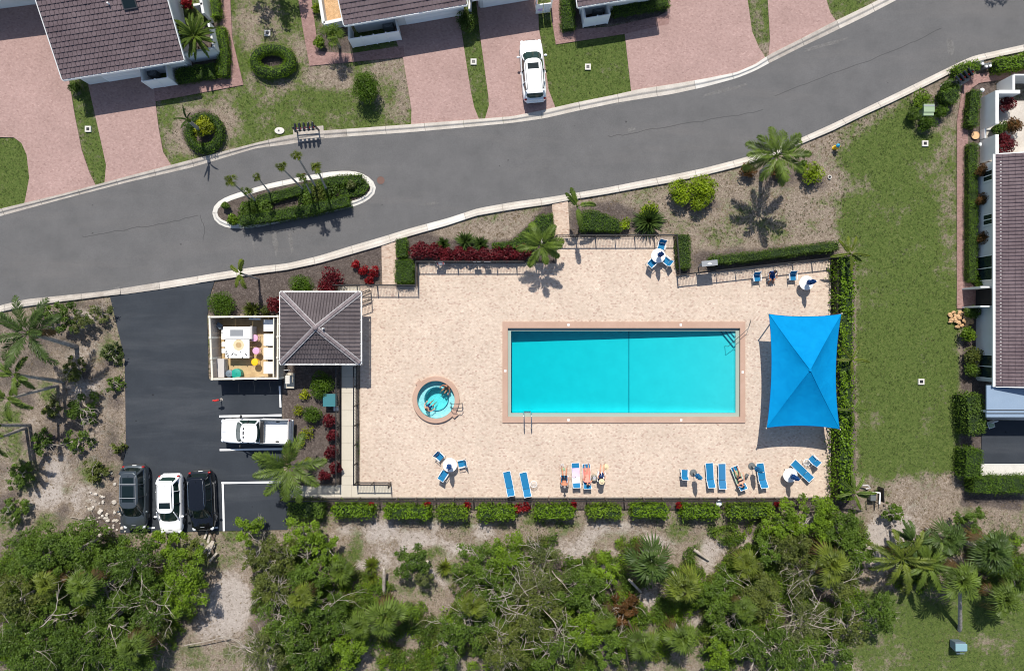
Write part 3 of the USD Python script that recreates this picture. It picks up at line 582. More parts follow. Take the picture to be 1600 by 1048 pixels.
# ------------------------------------------------------------------ lawns on their own sheets (same cover as the ground)
def lawn(label, pts, z=.02, step=.25):
    p = Polygon(PL(pts)[:, :2]).difference(NK_BACK)
    x0, y0, x1, y1 = p.bounds
    g = np.stack([*np.meshgrid(np.arange(x0, x1 + step, step), np.arange(y0, y1 + step, step), indexing='ij')], -1)
    v, f = quadgrid(np.concatenate([g, np.full(g.shape[:2] + (1,), z)], -1))
    v[:, 2] = ground_z(v[:, 0], v[:, 1]) + .012
    c = v[f].mean(1); f = f[shapely.contains_xy(p, c[:, 0], c[:, 1])]
    used = np.unique(f); mp = np.zeros(len(v), int); mp[used] = np.arange(len(used)); v, f = v[used], mp[f]
    pr = solo('lawn', (v, f), 'ground_mat', label=label, kind='structure', smooth=True); cover_mesh(pr, v)
    return p
LAWNS = [lawn('clipped green lawn corner at the far left edge', [(-110, 214), (22, 215), (34, 223), (43, 243), (46, 278), (41, 305), (36, 330), (-110, 360)]),
         lawn('narrow grass strip between the two left driveways', [(106, 118), (138, 120), (150, 185), (165, 262), (152, 292), (140, 268), (128, 235), (117, 180)]),
         lawn('patchy front lawn around the oval hedge and ball shrub', [(362, -30), (466, -30), (474, 50), (484, 103), (560, 96), (631, 89), (643, 170), (642, 210), (275, 272), (255, 238), (245, 160), (380, 133), (363, 60)]),
         lawn('narrow grass strip between two middle driveways', [(720, 50), (748, 50), (763, 150), (764, 168), (752, 195), (741, 168), (735, 140)]),
         lawn('dense square lawn beside the parked white car', [(842, 42), (862, 38), (868, 70), (978, 52), (988, 155), (870, 178), (857, 140), (850, 90)]),
         lawn('thin grass strip between the two upper right driveways', [(1167, -40), (1196, -40), (1203, 62), (1200, 92), (1186, 75), (1175, 50)]),
         lawn('grass corner at the top of the road bend', [(1291, -40), (1297, 20), (1310, 40), (1420, -40)]),
         lawn('large mown lawn between the pool hedge and the right house', [(1325, 262), (1312, 235), (1420, 165), (1494, 180), (1494, 484), (1502, 560), (1503, 735), (1400, 745), (1372, 765), (1345, 745), (1342, 400), (1322, 380)]),
         lawn('rough grass under the palms at the lower right corner', [(1350, 930), (1460, 915), (1640, 890), (1640, 1080), (1350, 1080)])]

# ------------------------------------------------------------------ pool deck, pool, spa
POOL_HOLE = Polygon(PL(POOL_OUT)[:, :2]).buffer(-.2, join_style=2)
SPA_HOLE = shapely.Point(*SPA_C[:2]).buffer(1.62, 32)
solo('pool_deck', extr(DECK.difference(POOL_HOLE).difference(SPA_HOLE), -.10, .06), 'deck_pavers', kind='structure', label='tan and pink paver deck around the pool')
solo('deck_edge', extr(Polygon(PL([(445, 776.3), (1298, 776.3), (1298, 779), (445, 779)])[:, :2]), -.1, .075), 'concrete_old', kind='structure', label='narrow concrete edging along the foot of the deck')

pool = thing('swimming_pool', 'large rectangular turquoise swimming pool in the paver deck', 'swimming pool', P(974, 580))
zc, zl, zw = .16, -.10, -.13
xo0, yo1 = P(785, 502.5)[:2]; xo1, yo0 = P(1163.5, 660)[:2]
xi0, yi1 = P(793.5, 512.5)[:2]; xi1, yi0 = P(1155.5, 651)[:2]
xb0, yb1 = P(798.5, 517)[:2]; xb1, yb0 = P(1150, 645)[:2]
R4 = lambda x0, y0, x1, y1: Polygon([(x0, y0), (x1, y0), (x1, y1), (x0, y1)])
O_, I_, B_ = R4(xo0, yo0, xo1, yo1), R4(xi0, yi0, xi1, yi1), R4(xb0, yb0, xb1, yb1)
def slab_ring(outer_, inner_, z0, z1): return extr(outer_.difference(inner_), z0, z1)
# coping stones butt end to end in four runs
part(pool, 'coping', extr(R4(xo0, yi1, xo1, yo1), -.15, zc), 'coping'); part(pool, 'coping', extr(R4(xo0, yo0, xo1, yi0), -.15, zc), 'coping')
part(pool, 'coping', extr(R4(xo0, yi0, xi0, yi1), -.15, zc), 'coping'); part(pool, 'coping', extr(R4(xi1, yi0, xo1, yi1), -.15, zc), 'coping')
part(pool, 'gutter_ledge', slab_ring(I_, B_, -.5, zl), 'pool_tile')
bv = lambda x: -1.30 + (x - xb0) / (xb1 - xb0) * .72
n = 24; xs = np.linspace(xb0, xb1, n)
fl = np.stack([np.stack([xs, np.full(n, y), bv(xs)], -1) for y in (yb0, yb1)], 0)
walls = [quadgrid(fl[::-1])]
for y, fp in ((yb0, 1), (yb1, 0)):
    g = np.stack([np.stack([xs, np.full(n, y), np.full(n, zl)], -1), np.stack([xs, np.full(n, y), bv(xs)], -1)], 0); w = quadgrid(g); walls.append((w[0], w[1] if fp else w[1][:, ::-1]))
for x in (xb0, xb1):
    walls.append(quadgrid(np.array([[[x, yb0, zl], [x, yb1, zl]], [[x, yb0, bv(x)], [x, yb1, bv(x)]]])))
part(pool, 'basin', cat(walls), 'pool_plaster')
lx = P(986, 580)[0]
part(pool, 'slope_line', box((lx - .02, (yb0 + yb1) / 2, bv(lx) + .012), (.055, yb1 - yb0 - .01, .02)), 'pool_line')
for k, (d, z) in enumerate(((1.05, -.30), (.72, -.22), (.4, -.14))):
    tri = Polygon([(xb1, yb1), (xb1 - d * 1.02, yb1), (xb1, yb1 - d * 1.25)])
    part(pool, 'step', extr(tri, bv(xb1) + .01, z - .2), 'pool_plaster')
    a, b = np.array([xb1 - d * 1.02, yb1]), np.array([xb1, yb1 - d * 1.25])
    part(pool, 'step_nosing', obox(a + [.03, -.02], b + [-.02, .03], .07, z - .2, z - .192), 'pool_line')
wv = extr(R4(xi0 + .004, yi0 + .004, xi1 - .004, yi1 - .004), zl + .012, zl + .045)
part(pool, 'water', box(((xb0 + xb1) / 2, (yb0 + yb1) / 2, (zw - 1.6) / 2), (xb1 - xb0 - .006, yb1 - yb0 - .006, zw + 1.6)), 'pool_water')
for x, y in ((888, 507.5), (1063, 507.5), (789.5, 579), (1159.5, 581), (888, 655.5), (1063.5, 655.5)): part(pool, 'depth_marker', box(P(x, y) + [0, 0, zc + .004], (.17, .17, .008)), 'white_trim')
q = P(824, 648)
for dx in (-.28, .28):
    part(pool, 'ladder_rail', tube([q + [dx, -.95, .05], q + [dx, -.95, .75], q + [dx, -.8, .92], q + [dx, .0, .92], q + [dx, .18, .75], q + [dx, .2, -.9]], .032, 8), 'chrome', smooth=True)
for z in (-.25, -.5): part(pool, 'ladder_rung', box(q + [0, .2, z], (.5, .09, .03)), 'chrome')
a, b = P(1136, 541, 0), P(1170, 500, 0)
part(pool, 'handrail', tube([a + [0, 0, -.7], a + [0, 0, .35], a + [.25, .3, .5], P(1155, 522) + [0, 0, .7], P(1165, 512) + [0, 0, .75], P(1168, 503) + [0, 0, .7], P(1172, 500) + [.05, .05, .05]], .02, 8), 'steel_dark', smooth=True)

spa = thing('hot_tub', 'round hot tub with brown coping and two bathers', 'hot tub', SPA_C)
zs = .26
part(spa, 'coping', lathe([(1.46, -.1), (1.46, zs - .02), (1.48, zs), (1.80, zs), (1.83, zs - .03), (1.83, -.1)], 64, SPA_C)[0:1] + (lathe([(1.46, -.1), (1.46, zs - .02), (1.48, zs), (1.80, zs), (1.83, zs - .03), (1.83, -.1)], 64, SPA_C)[1][:, ::-1],), 'coping', smooth=30)
for px_, py_, rz_ in ((655, 598.5, 45), (711, 647.5, 40)):
    part(spa, 'coping_tab', box(P(px_, py_) + [0, 0, zs / 2 - .05], (.42, .34, zs + .096), rz_), 'coping')
sp = lathe([(0, -1.0), (.88, -1.0), (.9, -.97), (.9, -.34), (.93, -.31), (1.44, -.31), (1.46, -.28), (1.46, zs - .03)], 64, SPA_C)
part(spa, 'basin', (sp[0], sp[1][:, ::-1]), 'spa_plaster', smooth=30)
part(spa, 'bench_line', lathe([(.89, -.306), (.97, -.302), (.97, -.30), (.89, -.30)], 64, SPA_C), 'pool_line')
part(spa, 'water', lathe([(0, -.98), (.86, -.98), (1.45, -.29), (1.45, .06), (0, .06)], 64, SPA_C), 'spa_water')
a = P(706, 632)
for dy in (-.16, .16):
    part(spa, 'handrail', tube([a + [-.1, dy, -.25], a + [-.05, dy, .7], a + [.1, dy, .95], a + [.7, dy, .95], a + [.85, dy, .7], a + [.8, dy, .05]], .028, 8), 'steel_dark', smooth=True)

# ------------------------------------------------------------------ roofs
rng = np.random.default_rng(11)
def tile_roof(t, O, u, nrm, L, run, slope, mat_, poly=None, barrel=False, rowp=.36, tw=.33, name='roof_tiles', rel=None):
    """tiles laid on a plane: O eave corner, u along the eave, nrm horizontal up-slope direction; poly in (along, up-slope run) coordinates limits them"""
    u, nrm = np.array(u, float), np.array(nrm, float)
    cs, sn = math.cos(slope), math.sin(slope)
    up = np.array([nrm[0] * cs, nrm[1] * cs, sn]); nn = np.cross(u, up); nn *= np.sign(nn[2])
    SL = run / cs
    rows, out = int(math.ceil(SL / rowp)), []
    for k in range(rows):
        s0, s1 = k * rowp - .0, (k + 1) * rowp + .05
        a, b = 0.0, L
        if poly is not None:
            c = poly.intersection(shapely.LineString([(-50, (s0 + rowp * .5) * cs), (150, (s0 + rowp * .5) * cs)]))
            if c.is_empty: continue
            a, b = c.bounds[0], c.bounds[2]
        off = 0 if barrel else (k % 2) * tw * .5
        x = math.floor((a - off) / tw) * tw + off
        while x < b:
            xa, xb = max(x, a), min(x + tw, b); x += tw
            if xb - xa < .05: continue
            dz = rng.normal(0, .006); gap = .014
            if not barrel:
                base = np.array([[xa + gap, s0, .072 + dz], [xb - gap, s0, .072 + dz], [xb - gap, s1, .012 + dz], [xa + gap, s1, .012 + dz],
                                 [xa + gap, s0, 0.0], [xb - gap, s0, 0.0], [xb - gap, s1, -.01], [xa + gap, s1, -.01]])
                fc = np.array([[0, 1, 2], [0, 2, 3], [4, 1, 0], [4, 5, 1], [5, 2, 1], [5, 6, 2], [4, 0, 3], [4, 3, 7]])
            else:
                m = 5; th = np.linspace(0, np.pi, m); w = xb - xa
                hh = .075 * np.sin(th) ** .8; xx = xa + w * (1 - np.cos(th)) / 2
                lo = np.stack([xx, np.full(m, s0), hh + .03 + dz], 1); hi = np.stack([xx, np.full(m, s1), hh + .0 + dz], 1); bt = np.stack([xx, np.full(m, s0), np.zeros(m)], 1)
                base = np.vstack([lo, hi, bt]); fc = []
                for i in range(m - 1):
                    fc += [[i, i + 1, m + i + 1], [i, m + i + 1, m + i], [2 * m + i, 2 * m + i + 1, i + 1], [2 * m + i, i + 1, i]]
                fc = np.array(fc)
            out.append((O + base[:, :1] * u + base[:, 1:2] * up + base[:, 2:] * nn, fc))
    return part(t, name, cat(out), mat_, kind='stuff')
def plane(O, u, nrm, pts, slope, thick=.12):
    """roof deck under the tiles: pts in (along, run)"""
    u, nrm = np.array(u, float), np.array(nrm, float)
    v, f = extr(Polygon(pts), -thick, -.012)
    return O + v[:, :1] * u + v[:, 1:2] * nrm + np.c_[np.zeros((len(v), 2)), v[:, 1] * math.tan(slope) + v[:, 2]], f
def wall(t, p0, p1, th, z0, z1, m='stucco', name='wall', label=None):
    return part(t, name, obox(p0, p1, th, z0, z1), m, label=label)
def ac_unit(px, py, label, z=0):
    c = P(px, py, .4); c[2] = 0
    t = thing('air_conditioner', label, 'air conditioner', c, group=None)
    part(t, 'cabinet', rbox(c + [0, 0, .40], (.82, .82, .8), .04), 'ac_grey')
    part(t, 'fan_grille', cat([lathe([(r, .80), (r, .83), (r + .018, .83), (r + .018, .80)], 24, c) for r in (.10, .17, .24, .31, .36)]), 'grey_metal')
    bl = [rotz(box(c + [.17, 0, .79], (.28, .11, .012)), k * 72, c) for k in range(5)]
    part(t, 'fan_blades', cat(bl), 'black_plastic'); part(t, 'hub', disc(c + [0, 0, .815], .06, .05, 12), 'ac_grey')

def gable_house(name, label, e0, e1, run, slope, z=2.6, roof='tile_purple', walls_in=.55, tw=.33, rowp=.36, barrel=False):
    """e0, e1: photo pixels of the eave's two ends (left, right looking up-slope)"""
    A, B = P(*e0, z), P(*e1, z)
    L = np.linalg.norm(B - A); u = (B - A) / L; nrm = np.array([-u[1], u[0], 0])
    t = thing(name, label, 'house', (A + B) / 2 * [1, 1, 0])
    part(t, 'roof', plane(A, u, nrm, [(0, 0), (L, 0), (L, run), (0, run)], slope), 'roof_grey')
    tile_roof(t, A, u, nrm, L, run, slope, roof, barrel=barrel, rowp=rowp, tw=tw)
    # fascia along the eave and barge boards along the rakes
    part(t, 'fascia', obox(A + u * -.02 - nrm * .045, B + u * .02 - nrm * .045, .07, z - .2, z + .015), 'white_trim')
    for q, sg in ((A, -1), (B, 1)):
        d = np.array([nrm[0], nrm[1], math.tan(slope)])
        v, f = box((0, 0, 0), (1, 1, 1)); v = v + .5
        w = q + u * sg * .03 + v[:, :1] * u * .06 * sg + v[:, 1:2] * d * run + np.c_[np.zeros((8, 2)), v[:, 2] * .2 - .17]
        part(t, 'barge_board', (w, f if sg > 0 else f[:, ::-1]), 'white_trim')
    wi = walls_in
    c = [A + u * wi + nrm * wi, B - u * wi + nrm * wi, B - u * wi + nrm * run, A + u * wi + nrm * run]
    for i, j in ((0, 1), (1, 2), (3, 0)):
        wall(t, c[i], c[j], .2, 0, z + (.12 if i == 0 else .12))
    return t, A, B, u, nrm
SL = math.radians(18)
hA, A_, B_e, uA, nA = gable_house('house', 'left house with a purple tiled roof and a skylight', (98, 124.5), (287, 94), 11.5, SL)
# skylight, vents
o = A_ + uA * 6.45 + nA * 4.3 + [0, 0, 4.3 * math.tan(SL)]
ang = math.degrees(math.atan2(uA[1], uA[0]))
up3 = np.array([nA[0] * math.cos(SL), nA[1] * math.cos(SL), math.sin(SL)]); nn3 = np.cross(uA, up3)
def on_roof(c, w, l, h0, h1):
    v = _BF[0]
    return c + v[:, :1] * uA * w + v[:, 1:2] * up3 * l + (v[:, 2:] + .5) * nn3 * (h1 - h0) + nn3 * h0, _BF[1]
part(hA, 'skylight_frame', on_roof(o, 1.02, 1.30, .03, .15), 'steel_dark'); part(hA, 'skylight_glass', on_roof(o, .86, 1.1, .152, .17), 'glass_dark')
for k in (-1, 0, 1): part(hA, 'skylight_clip', on_roof(o + uA * k * .36 + up3 * .78, .2, .3, .05, .12), 'white_trim')
o2 = A_ + uA * 5.0 + nA * 4.2 + [0, 0, 4.2 * math.tan(SL)]; part(hA, 'vent_pipe', tube([o2, o2 + [0, 0, .3]], .06, 8), 'white_trim')
o3 = A_ + uA * 8.35 + nA * 5.6 + [0, 0, 5.6 * math.tan(SL)]; part(hA, 'vent_pipe', tube([o3, o3 + [0, 0, .55]], .07, 8), 'white_trim')
# garage door below the eave
def garage(t, A, u, nrm, s0, s1, wi=.55):
    p0, p1 = A + u * s0 + nrm * (wi - .115), A + u * s1 + nrm * (wi - .115)
    for k in range(4): part(t, 'garage_panel', obox(p0, p1, .03, .05 + k * .54, .05 + k * .54 + .52), 'white_trim')
garage(hA, A_, uA, nA, 2.1, 6.9)
# enclosure walls with gate panels (tops given in the photo)
def enclosure(t, corners, z, m='stucco', th=.12, gate=None, panels=2):
    c = [P(*q, z) for q in corners]
    for i in range(len(c) - 1):
        if gate is not None and i == gate:
            d = (c[i + 1] - c[i]) / panels
            for k in range(panels):
                a, b = c[i] + d * (k + .02), c[i] + d * (k + .98)
                part(t, 'gate_panel', obox(a, b, .06, .06, z - .04), 'white_trim')
                part(t, 'gate_post', box(c[i] + d * k + [0, 0, -z / 2 + .03], (.1, .1, z + .06)), 'white_trim')
            part(t, 'gate_post', box(c[i + 1] + [0, 0, -z / 2 + .03], (.1, .1, z + .06)), 'white_trim')
        else:
            part(t, 'low_wall', obox(c[i], c[i + 1], th, 0, z), m)
enclosure(hA, [(219, 101), (222, 127), (262, 121), (258, 97)], 1.6, gate=1)
ac_unit(239, 113, 'round-fan air conditioner in the left house enclosure')
enclosure(hA, [(286, 83), (334, 75), (325, 34)], 1.7, th=.16)
enclosure(hA, [(311, -14), (317.5, 21)], 1.7, th=.2); enclosure(hA, [(302, 8), (316, 6)], 1.7, th=.16)
hB, A_, B_e, uA, nA = gable_house('house', 'middle house with a purple tiled roof over a row of gate panels', (538, 39.5), (729.5, 7), 10.0, SL)
enclosure(hB, [(544.5, 37), (545, 61), (622, 48.5), (617, 26)], 1.6, gate=1, panels=4)
garage(hB, A_, uA, nA, 4.4, 9.0)
ac_unit(607, 38, 'round-fan air conditioner behind the row of four gate panels')
enclosure(hB, [(498, -12), (505.5, 36.5), (538, 29.5)], 1.0, m='stucco', th=.24)
solo('courtyard_mulch', extr(PL([(501, -30), (538, -30), (543, 33), (511, 38)])[:, :2], -.02, .05), 'stone_orange', kind='structure', label='orange mulch inside the white courtyard wall')
enclosure(hB, [(735, -20), (733, 14)], 1.5, th=.14)
hB2, A2, B2, u2, n2 = gable_house('house', 'house at the top edge above the parked white car, only its eave in view', (738, -1), (841, -18), 9.0, SL)
garage(hB2, A2, u2, n2, .8, 4.4)
hC, A3, B3, u3, n3 = gable_house('house', 'third house at the top edge with one small gated enclosure', (903, 11), (1036, -10), 10.0, SL)
enclosure(hC, [(909, -10), (914.5, 28.5), (953, 22), (949, 3)], 1.6, gate=1, panels=2)
ac_unit(934, 14, 'round-fan air conditioner in the third house enclosure')
gable_house('house', 'house just beyond the upper left corner throwing its shadow on the wide driveway', (-130, 10), (52, -13), 8.0, SL)
gw = thing('gate_wall', 'low white gate panels by the top edge right of the parked white car', 'gate', P(850, 2))
for k in range(2): part(gw, 'panel', obox(P(838 + k * 12, 8 - k * 1.5, 1.5), P(849 + k * 12, 6.5 - k * 1.5, 1.5), .06, .05, 1.5), 'white_trim')
part(gw, 'post', box(P(838, 8, .78), (.1, .1, 1.56)), 'white_trim'); part(gw, 'post', box(P(862, 5, .78), (.1, .1, 1.56)), 'white_trim')
fg = thing('flag', 'small faded red and white garden flag near the low white gate', 'flag', P(840, 20))
c = P(840, 20); part(fg, 'pole', tube([c, c + [0, 0, 1.3]], .012, 6), 'black_plastic')
g = np.array([[[x, .25 * math.sin(x * 8) * .15 - .25 * (z < .9) , z] for z in np.linspace(.75, 1.25, 4)] for x in np.linspace(0, .35, 6)]); gm = quadgrid(g + c)
part(fg, 'cloth', gm, 'towel_pink')

# right house: the eave runs down the picture, the roof climbs to the right
hR, A4, B4, u4, n4 = gable_house('house', 'right house with a corrugated purple tile roof and courtyard walls', (1555.5, 242), (1555.5, 603), 8.0, math.radians(15), barrel=True, tw=.262, rowp=.42, walls_in=.35)
part(hR, 'gutter', obox(A4 + [-.14, .05, 0], B4 + [-.14, -.05, 0], .12, 2.5, 2.62), 'white_trim')
wx = A4[0] + .35 - .1
for y0, y1, zb in ((268, 284, 1.0), (336, 352, 1.0), (400, 438, .1), (554, 590, .5)):
    a, b = P(1540, y0, 1.2)[1], P(1540, y1, 1.2)[1]
    part(hR, 'window', box((wx - .03, (a + b) / 2, (zb + 2.2) / 2), (.06, a - b, 2.2 - zb)), 'glass_dark')
    part(hR, 'window_frame', cat([box((wx - .045, k, (zb + 2.2) / 2), (.09, .06, 2.26 - zb)) for k in (a, b, (a + b) / 2)]), 'white_trim')
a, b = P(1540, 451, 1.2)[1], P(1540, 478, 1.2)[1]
part(hR, 'entry_recess', box((wx - .02, (a + b) / 2, 1.15), (.05, a - b, 2.2)), 'dark_void')  # flat dark panel on the wall, painted as the shade of a recess
for y in (a + .06, b - .06): part(hR, 'entry_wall', box((wx - .55, y, 1.1), (1.1, .12, 2.2)), 'stucco')
x0p, y1p = P(1542, 604, 2.4)[:2]; x1p, y0p = P(1640, 645, 2.4)[:2]
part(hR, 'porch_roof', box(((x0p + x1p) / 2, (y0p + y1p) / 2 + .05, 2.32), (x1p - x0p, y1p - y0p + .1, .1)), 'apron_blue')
for k, yy in enumerate((640.5, 645.5)): part(hR, 'porch_gutter', box(((x0p + x1p) / 2, P(1600, yy, 2.4)[1] - .0, 2.385), (x1p - x0p, .06, .03)), 'steel_dark')
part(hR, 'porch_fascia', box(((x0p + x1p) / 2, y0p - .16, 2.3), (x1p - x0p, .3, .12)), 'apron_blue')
for xx in (x0p + .15, x1p - 2.5): part(hR, 'porch_post', box((xx, y0p + .1, 1.13), (.14, .14, 2.26)), 'white_trim')
# courtyard walls north of the roof (1.75 m), with the gate opening
def cw(p, q, z=1.75, th=.26): part(hR, 'courtyard_wall', obox(P(*p, z), P(*q, z), th, 0, z), 'stucco')
cw((1558, 141.5), (1558, 193.5)); cw((1558, 210), (1558, 246)); cw((1560.8, 143.5), (1594, 143.5))
cw((1584, 118), (1584, 141), 1.75, .2); cw((1584, 117), (1640, 117), 1.75, .1)
part(hR, 'gate_sill', obox(P(1536, 203), P(1558, 203), .1, 0, .2), 'stucco')
part(hR, 'courtyard_wall', obox(P(1536.5, 201, .3), P(1536.5, 217, .3), .12, 0, .55), 'white_trim')
solo('courtyard_floor', extr(PL([(1560, 146), (1640, 146), (1640, 243), (1560, 243)])[:, :2] * .968, -.02, .045), 'concrete', kind='structure', label='grey paved courtyard inside the right house walls')

# ------------------------------------------------------------------ pavilion with a hipped roof
pv = thing('pavilion', 'small square pavilion with a grey hipped tile roof between parking and deck', 'pavilion', P(500, 512, 2.6) * [1, 1, 0])
c4 = [P(439, 567, 2.62), P(562.5, 567, 2.62), P(562.5, 457.5, 2.62), P(439, 457.5, 2.62)]
W_, D_ = c4[1][0] - c4[0][0], c4[2][1] - c4[1][1]; RISE = 1.3
apex = np.array([(c4[0][0] + c4[1][0]) / 2, (c4[0][1] + c4[3][1]) / 2, 2.62 + RISE])
for k in range(4):
    A, B = c4[k], c4[(k + 1) % 4]; L = np.linalg.norm(B - A); u = (B - A) / L; nrm = np.array([-u[1], u[0], 0]); run = (D_ if k % 2 == 0 else W_) / 2
    sl = math.atan2(RISE, run)
    part(pv, 'roof', plane(A, u, nrm, [(0, 0), (L, 0), (L / 2, run)], sl), 'roof_grey')
    tile_roof(pv, A, u, nrm, L, run, sl, 'tile_grey', poly=Polygon([(0, 0), (L, 0), (L / 2, run)]), barrel=(k != 0), rowp=.40, tw=.29 if k % 2 else .215, name='roof_tiles')
    part(pv, 'gutter', obox(A - nrm * .10 - u * .14, B - nrm * .10 + u * .14, .075, 2.5, 2.63), 'white_trim')
    for s in np.arange(.5, L, .9): part(pv, 'gutter_strap', obox(A + u * s - nrm * .17, A + u * s + nrm * .05, .035, 2.632, 2.66), 'white_trim')
    d = apex - A; n_ = 9
    for j in range(n_):      # hip caps, each its own piece
        p0, p1 = A + d * (j / n_), A + d * ((j + 1.08) / n_)
        side = np.cross(d, [0, 0, 1]); side /= np.linalg.norm(side)
        pts = []
        for p, w, h in ((p0, .155, .15), (p1, .135, .12)):
            pts.append([p + side * w * math.cos(t) + np.array([0, 0, .02 + h * math.sin(t)]) for t in np.linspace(0, math.pi, 6)])
        g = np.array(pts); v, f = quadgrid(g)
        part(pv, 'hip_cap', (v, f), 'ridge_cap')
    for sg in (-1, 1): part(pv, 'mortar_line', tube([A + side * sg * .175 + [0, 0, .06], apex + side * sg * .15 + [0, 0, .05]], .03, 5), 'mortar')
part(pv, 'finial', ball(apex + [0, 0, .1], (.2, .2, .14)), 'ridge_cap', smooth=True)
part(pv, 'vent_pipe', tube([apex + [.55, -.05, -.25], apex + [.55, -.05, .2]], .06, 8), 'white_trim')
wi = .75
w4 = [c4[0] + [wi, wi, 0], c4[1] + [-wi, wi, 0], c4[2] + [-wi, -wi, 0], c4[3] + [wi, -wi, 0]]
for k in range(4): wall(pv, w4[k], w4[(k + 1) % 4], .18, 0, 2.62, 'stucco_tan')
part(pv, 'floor', extr([tuple(c[:2]) for c in w4], -.05, .07), 'slab_cream')
for dx in (1.0, 2.6): part(pv, 'door', box((w4[1][0] + .1, w4[1][1] + dx, 1.1), (.06, .95, 2.05)), 'grey_metal')

# ------------------------------------------------------------------ storage enclosure left of the pavilion and what stands in it
en = thing('storage_enclosure', 'open white walled storage yard beside the pavilion', 'enclosure', P(381, 543, 1.7) * [1, 1, 0])
EC = [(327, 495), (434, 494), (433.5, 591), (331.5, 592)]
zt = 1.75
for i in range(4):
    a, b = P(*EC[i], zt), P(*EC[(i + 1) % 4], zt); npan = 4
    for k in range(npan): part(en, 'wall_panel', obox(a + (b - a) * (k / npan) * 1.0, a + (b - a) * ((k + .985) / npan), .07, .04, zt - .08), 'tan_wall')
    part(en, 'top_rail', obox(a, b, .12, zt - .079, zt), 'cream_trim')
    for k in range(3): part(en, 'post', box((a + (b - a) * k / 3) * [1, 1, 0] + [0, 0, (zt + .06) / 2], (.16, .16, zt + .06)), 'cream_trim')
a, b = P(427.5, 497, zt), P(427, 589, zt); part(en, 'inner_wall', obox(a, b, .08, .04, zt), 'cream_trim')
solo('yard_floor', extr([tuple(P(*q)[:2]) for q in ((343, 496), (443, 495), (443, 589), (345, 590))], -.02, .05), 'sand_ground', kind='structure', label='sandy gravel floor of the storage yard')
def table_rect(px, py, w, d, h, label, m='white_plastic', rz=0, extra=None, cat_='table'):
    c = P(px, py, h); c[2] = 0
    t = thing('storage_table', label, cat_, c)
    part(t, 'tabletop', rbox(c + [0, 0, h], (w, d, .06), .02, rz), m)
    for sx in (-1, 1):
        for sy in (-1, 1): part(t, 'leg', box(c + [sx * (w / 2 - .1), sy * (d / 2 - .1), h / 2 - .02], (.06, .06, h - .04)), m)
    if extra: extra(t, c)
    return t
def _x1(t, c):
    part(t, 'mesh_panel', box(c + [-.05, 0, .905], (1.0, .5, .01)), 'grey_metal'); part(t, 'wall_end', rbox(c + [1.12, .02, .55], (.16, 1.0, 1.0), .03), 'pale_grey')
table_rect(371, 520, 2.2, .95, .87, 'white table with a grey mesh panel, upper of two in the yard', extra=_x1)
def _x2(t, c):
    part(t, 'stain', disc(c + [.1, .3, .904], .42, .004, 20), 'straw'); part(t, 'stain', disc(c + [.1, .3, .908], .22, .004, 16), 'sand_ground')
    r = np.random.default_rng(3)
    for k in range(9): part(t, 'scrap', box(c + [r.uniform(-.85, .85), r.uniform(-.75, -.2), .908], (r.uniform(.08, .3), .07, .015), r.uniform(0, 180)), 'black_plastic')
table_rect(371, 545, 1.85, 1.4, .87, 'white table with a tan stain and dark scraps, lower of two in the yard', extra=_x2)
for px, py, lb in ((349.5, 521, 'long white bench seat left of the upper yard table'), (350, 538, 'round white stool left of the lower yard table, nearer the top'), (350, 548, 'round white stool left of the lower yard table, nearer the bottom')):
    c = P(px, py, .5); c[2] = 0
    t = thing('white_stool', lb, 'stool', c); 
    part(t, 'seat', rbox(c + [0, 0, .5], (.36, .95 if py < 530 else .38, .1), .05), 'white_plastic')
    for sx in (-.12, .12):
        for sy in (-.12, .12): part(t, 'leg', tube([c + [sx, sy, .02], c + [sx, sy, .47]], .025, 6), 'white_plastic')
for px, py, m, nm in ((397.5, 528, 'pink_plastic', 'round pink stool in the yard, the upper of two'), (400, 548, 'pink_plastic', 'round pink stool in the yard, the lower of two'), (398, 565.5, 'yellow_plastic', 'round bright yellow stool in the storage yard')):
    c = P(px, py, .75); c[2] = 0
    t = thing('round_stool', nm, 'stool', c)
    part(t, 'seat', lathe([(0, .70), (.25, .70), (.28, .73), (.26, .77), (0, .785)], 24, c), m, smooth=40)
    for k in range(4):
        d = np.array([math.cos(k * math.pi / 2 + .6), math.sin(k * math.pi / 2 + .6), 0]); part(t, 'leg', tube([c + d * .24 + [0, 0, .05], c + d * .16 + [0, 0, .7]], .018, 6), m)
    part(t, 'foot_ring', lathe([(.2, .27), (.22, .27), (.22, .29), (.2, .29)], 16, c), m)
for px, py, r, m, nm in ((369, 583.5, .37, 'teal_plastic', 'teal green plastic drum by the yard wall'), (358, 583.5, .27, 'slate_plastic', 'slate grey round bin beside the teal drum')):
    c = P(px, py, .7); c[2] = 0
    t = thing('drum', nm, 'bin', c); part(t, 'body', lathe([(0, .05), (r * .9, .05), (r, .3), (r, .62), (r * .94, .68)], 28, c), m, smooth=40)
    part(t, 'lid', lathe([(0, .74), (r * .5, .74), (r * 1.02, .70), (r * 1.02, .67), (r * .9, .66)][::-1], 28, c), m, smooth=40); part(t, 'lid_knob', disc(c + [0, 0, .75], .06, .05, 12), m)
c = P(342, 575, .8); c[2] = 0
t = thing('storage_chest', 'pale grey storage chest in the lower left corner of the yard', 'chest', c); part(t, 'body', rbox(c + [0, 0, .42], (.82, 1.4, .76), .03), 'pale_grey'); part(t, 'lid', rbox(c + [0, 0, .83], (.86, 1.44, .07), .02), 'pale_grey'); part(t, 'handle', box(c + [.44, 0, .7], (.03, .3, .04)), 'grey_metal')
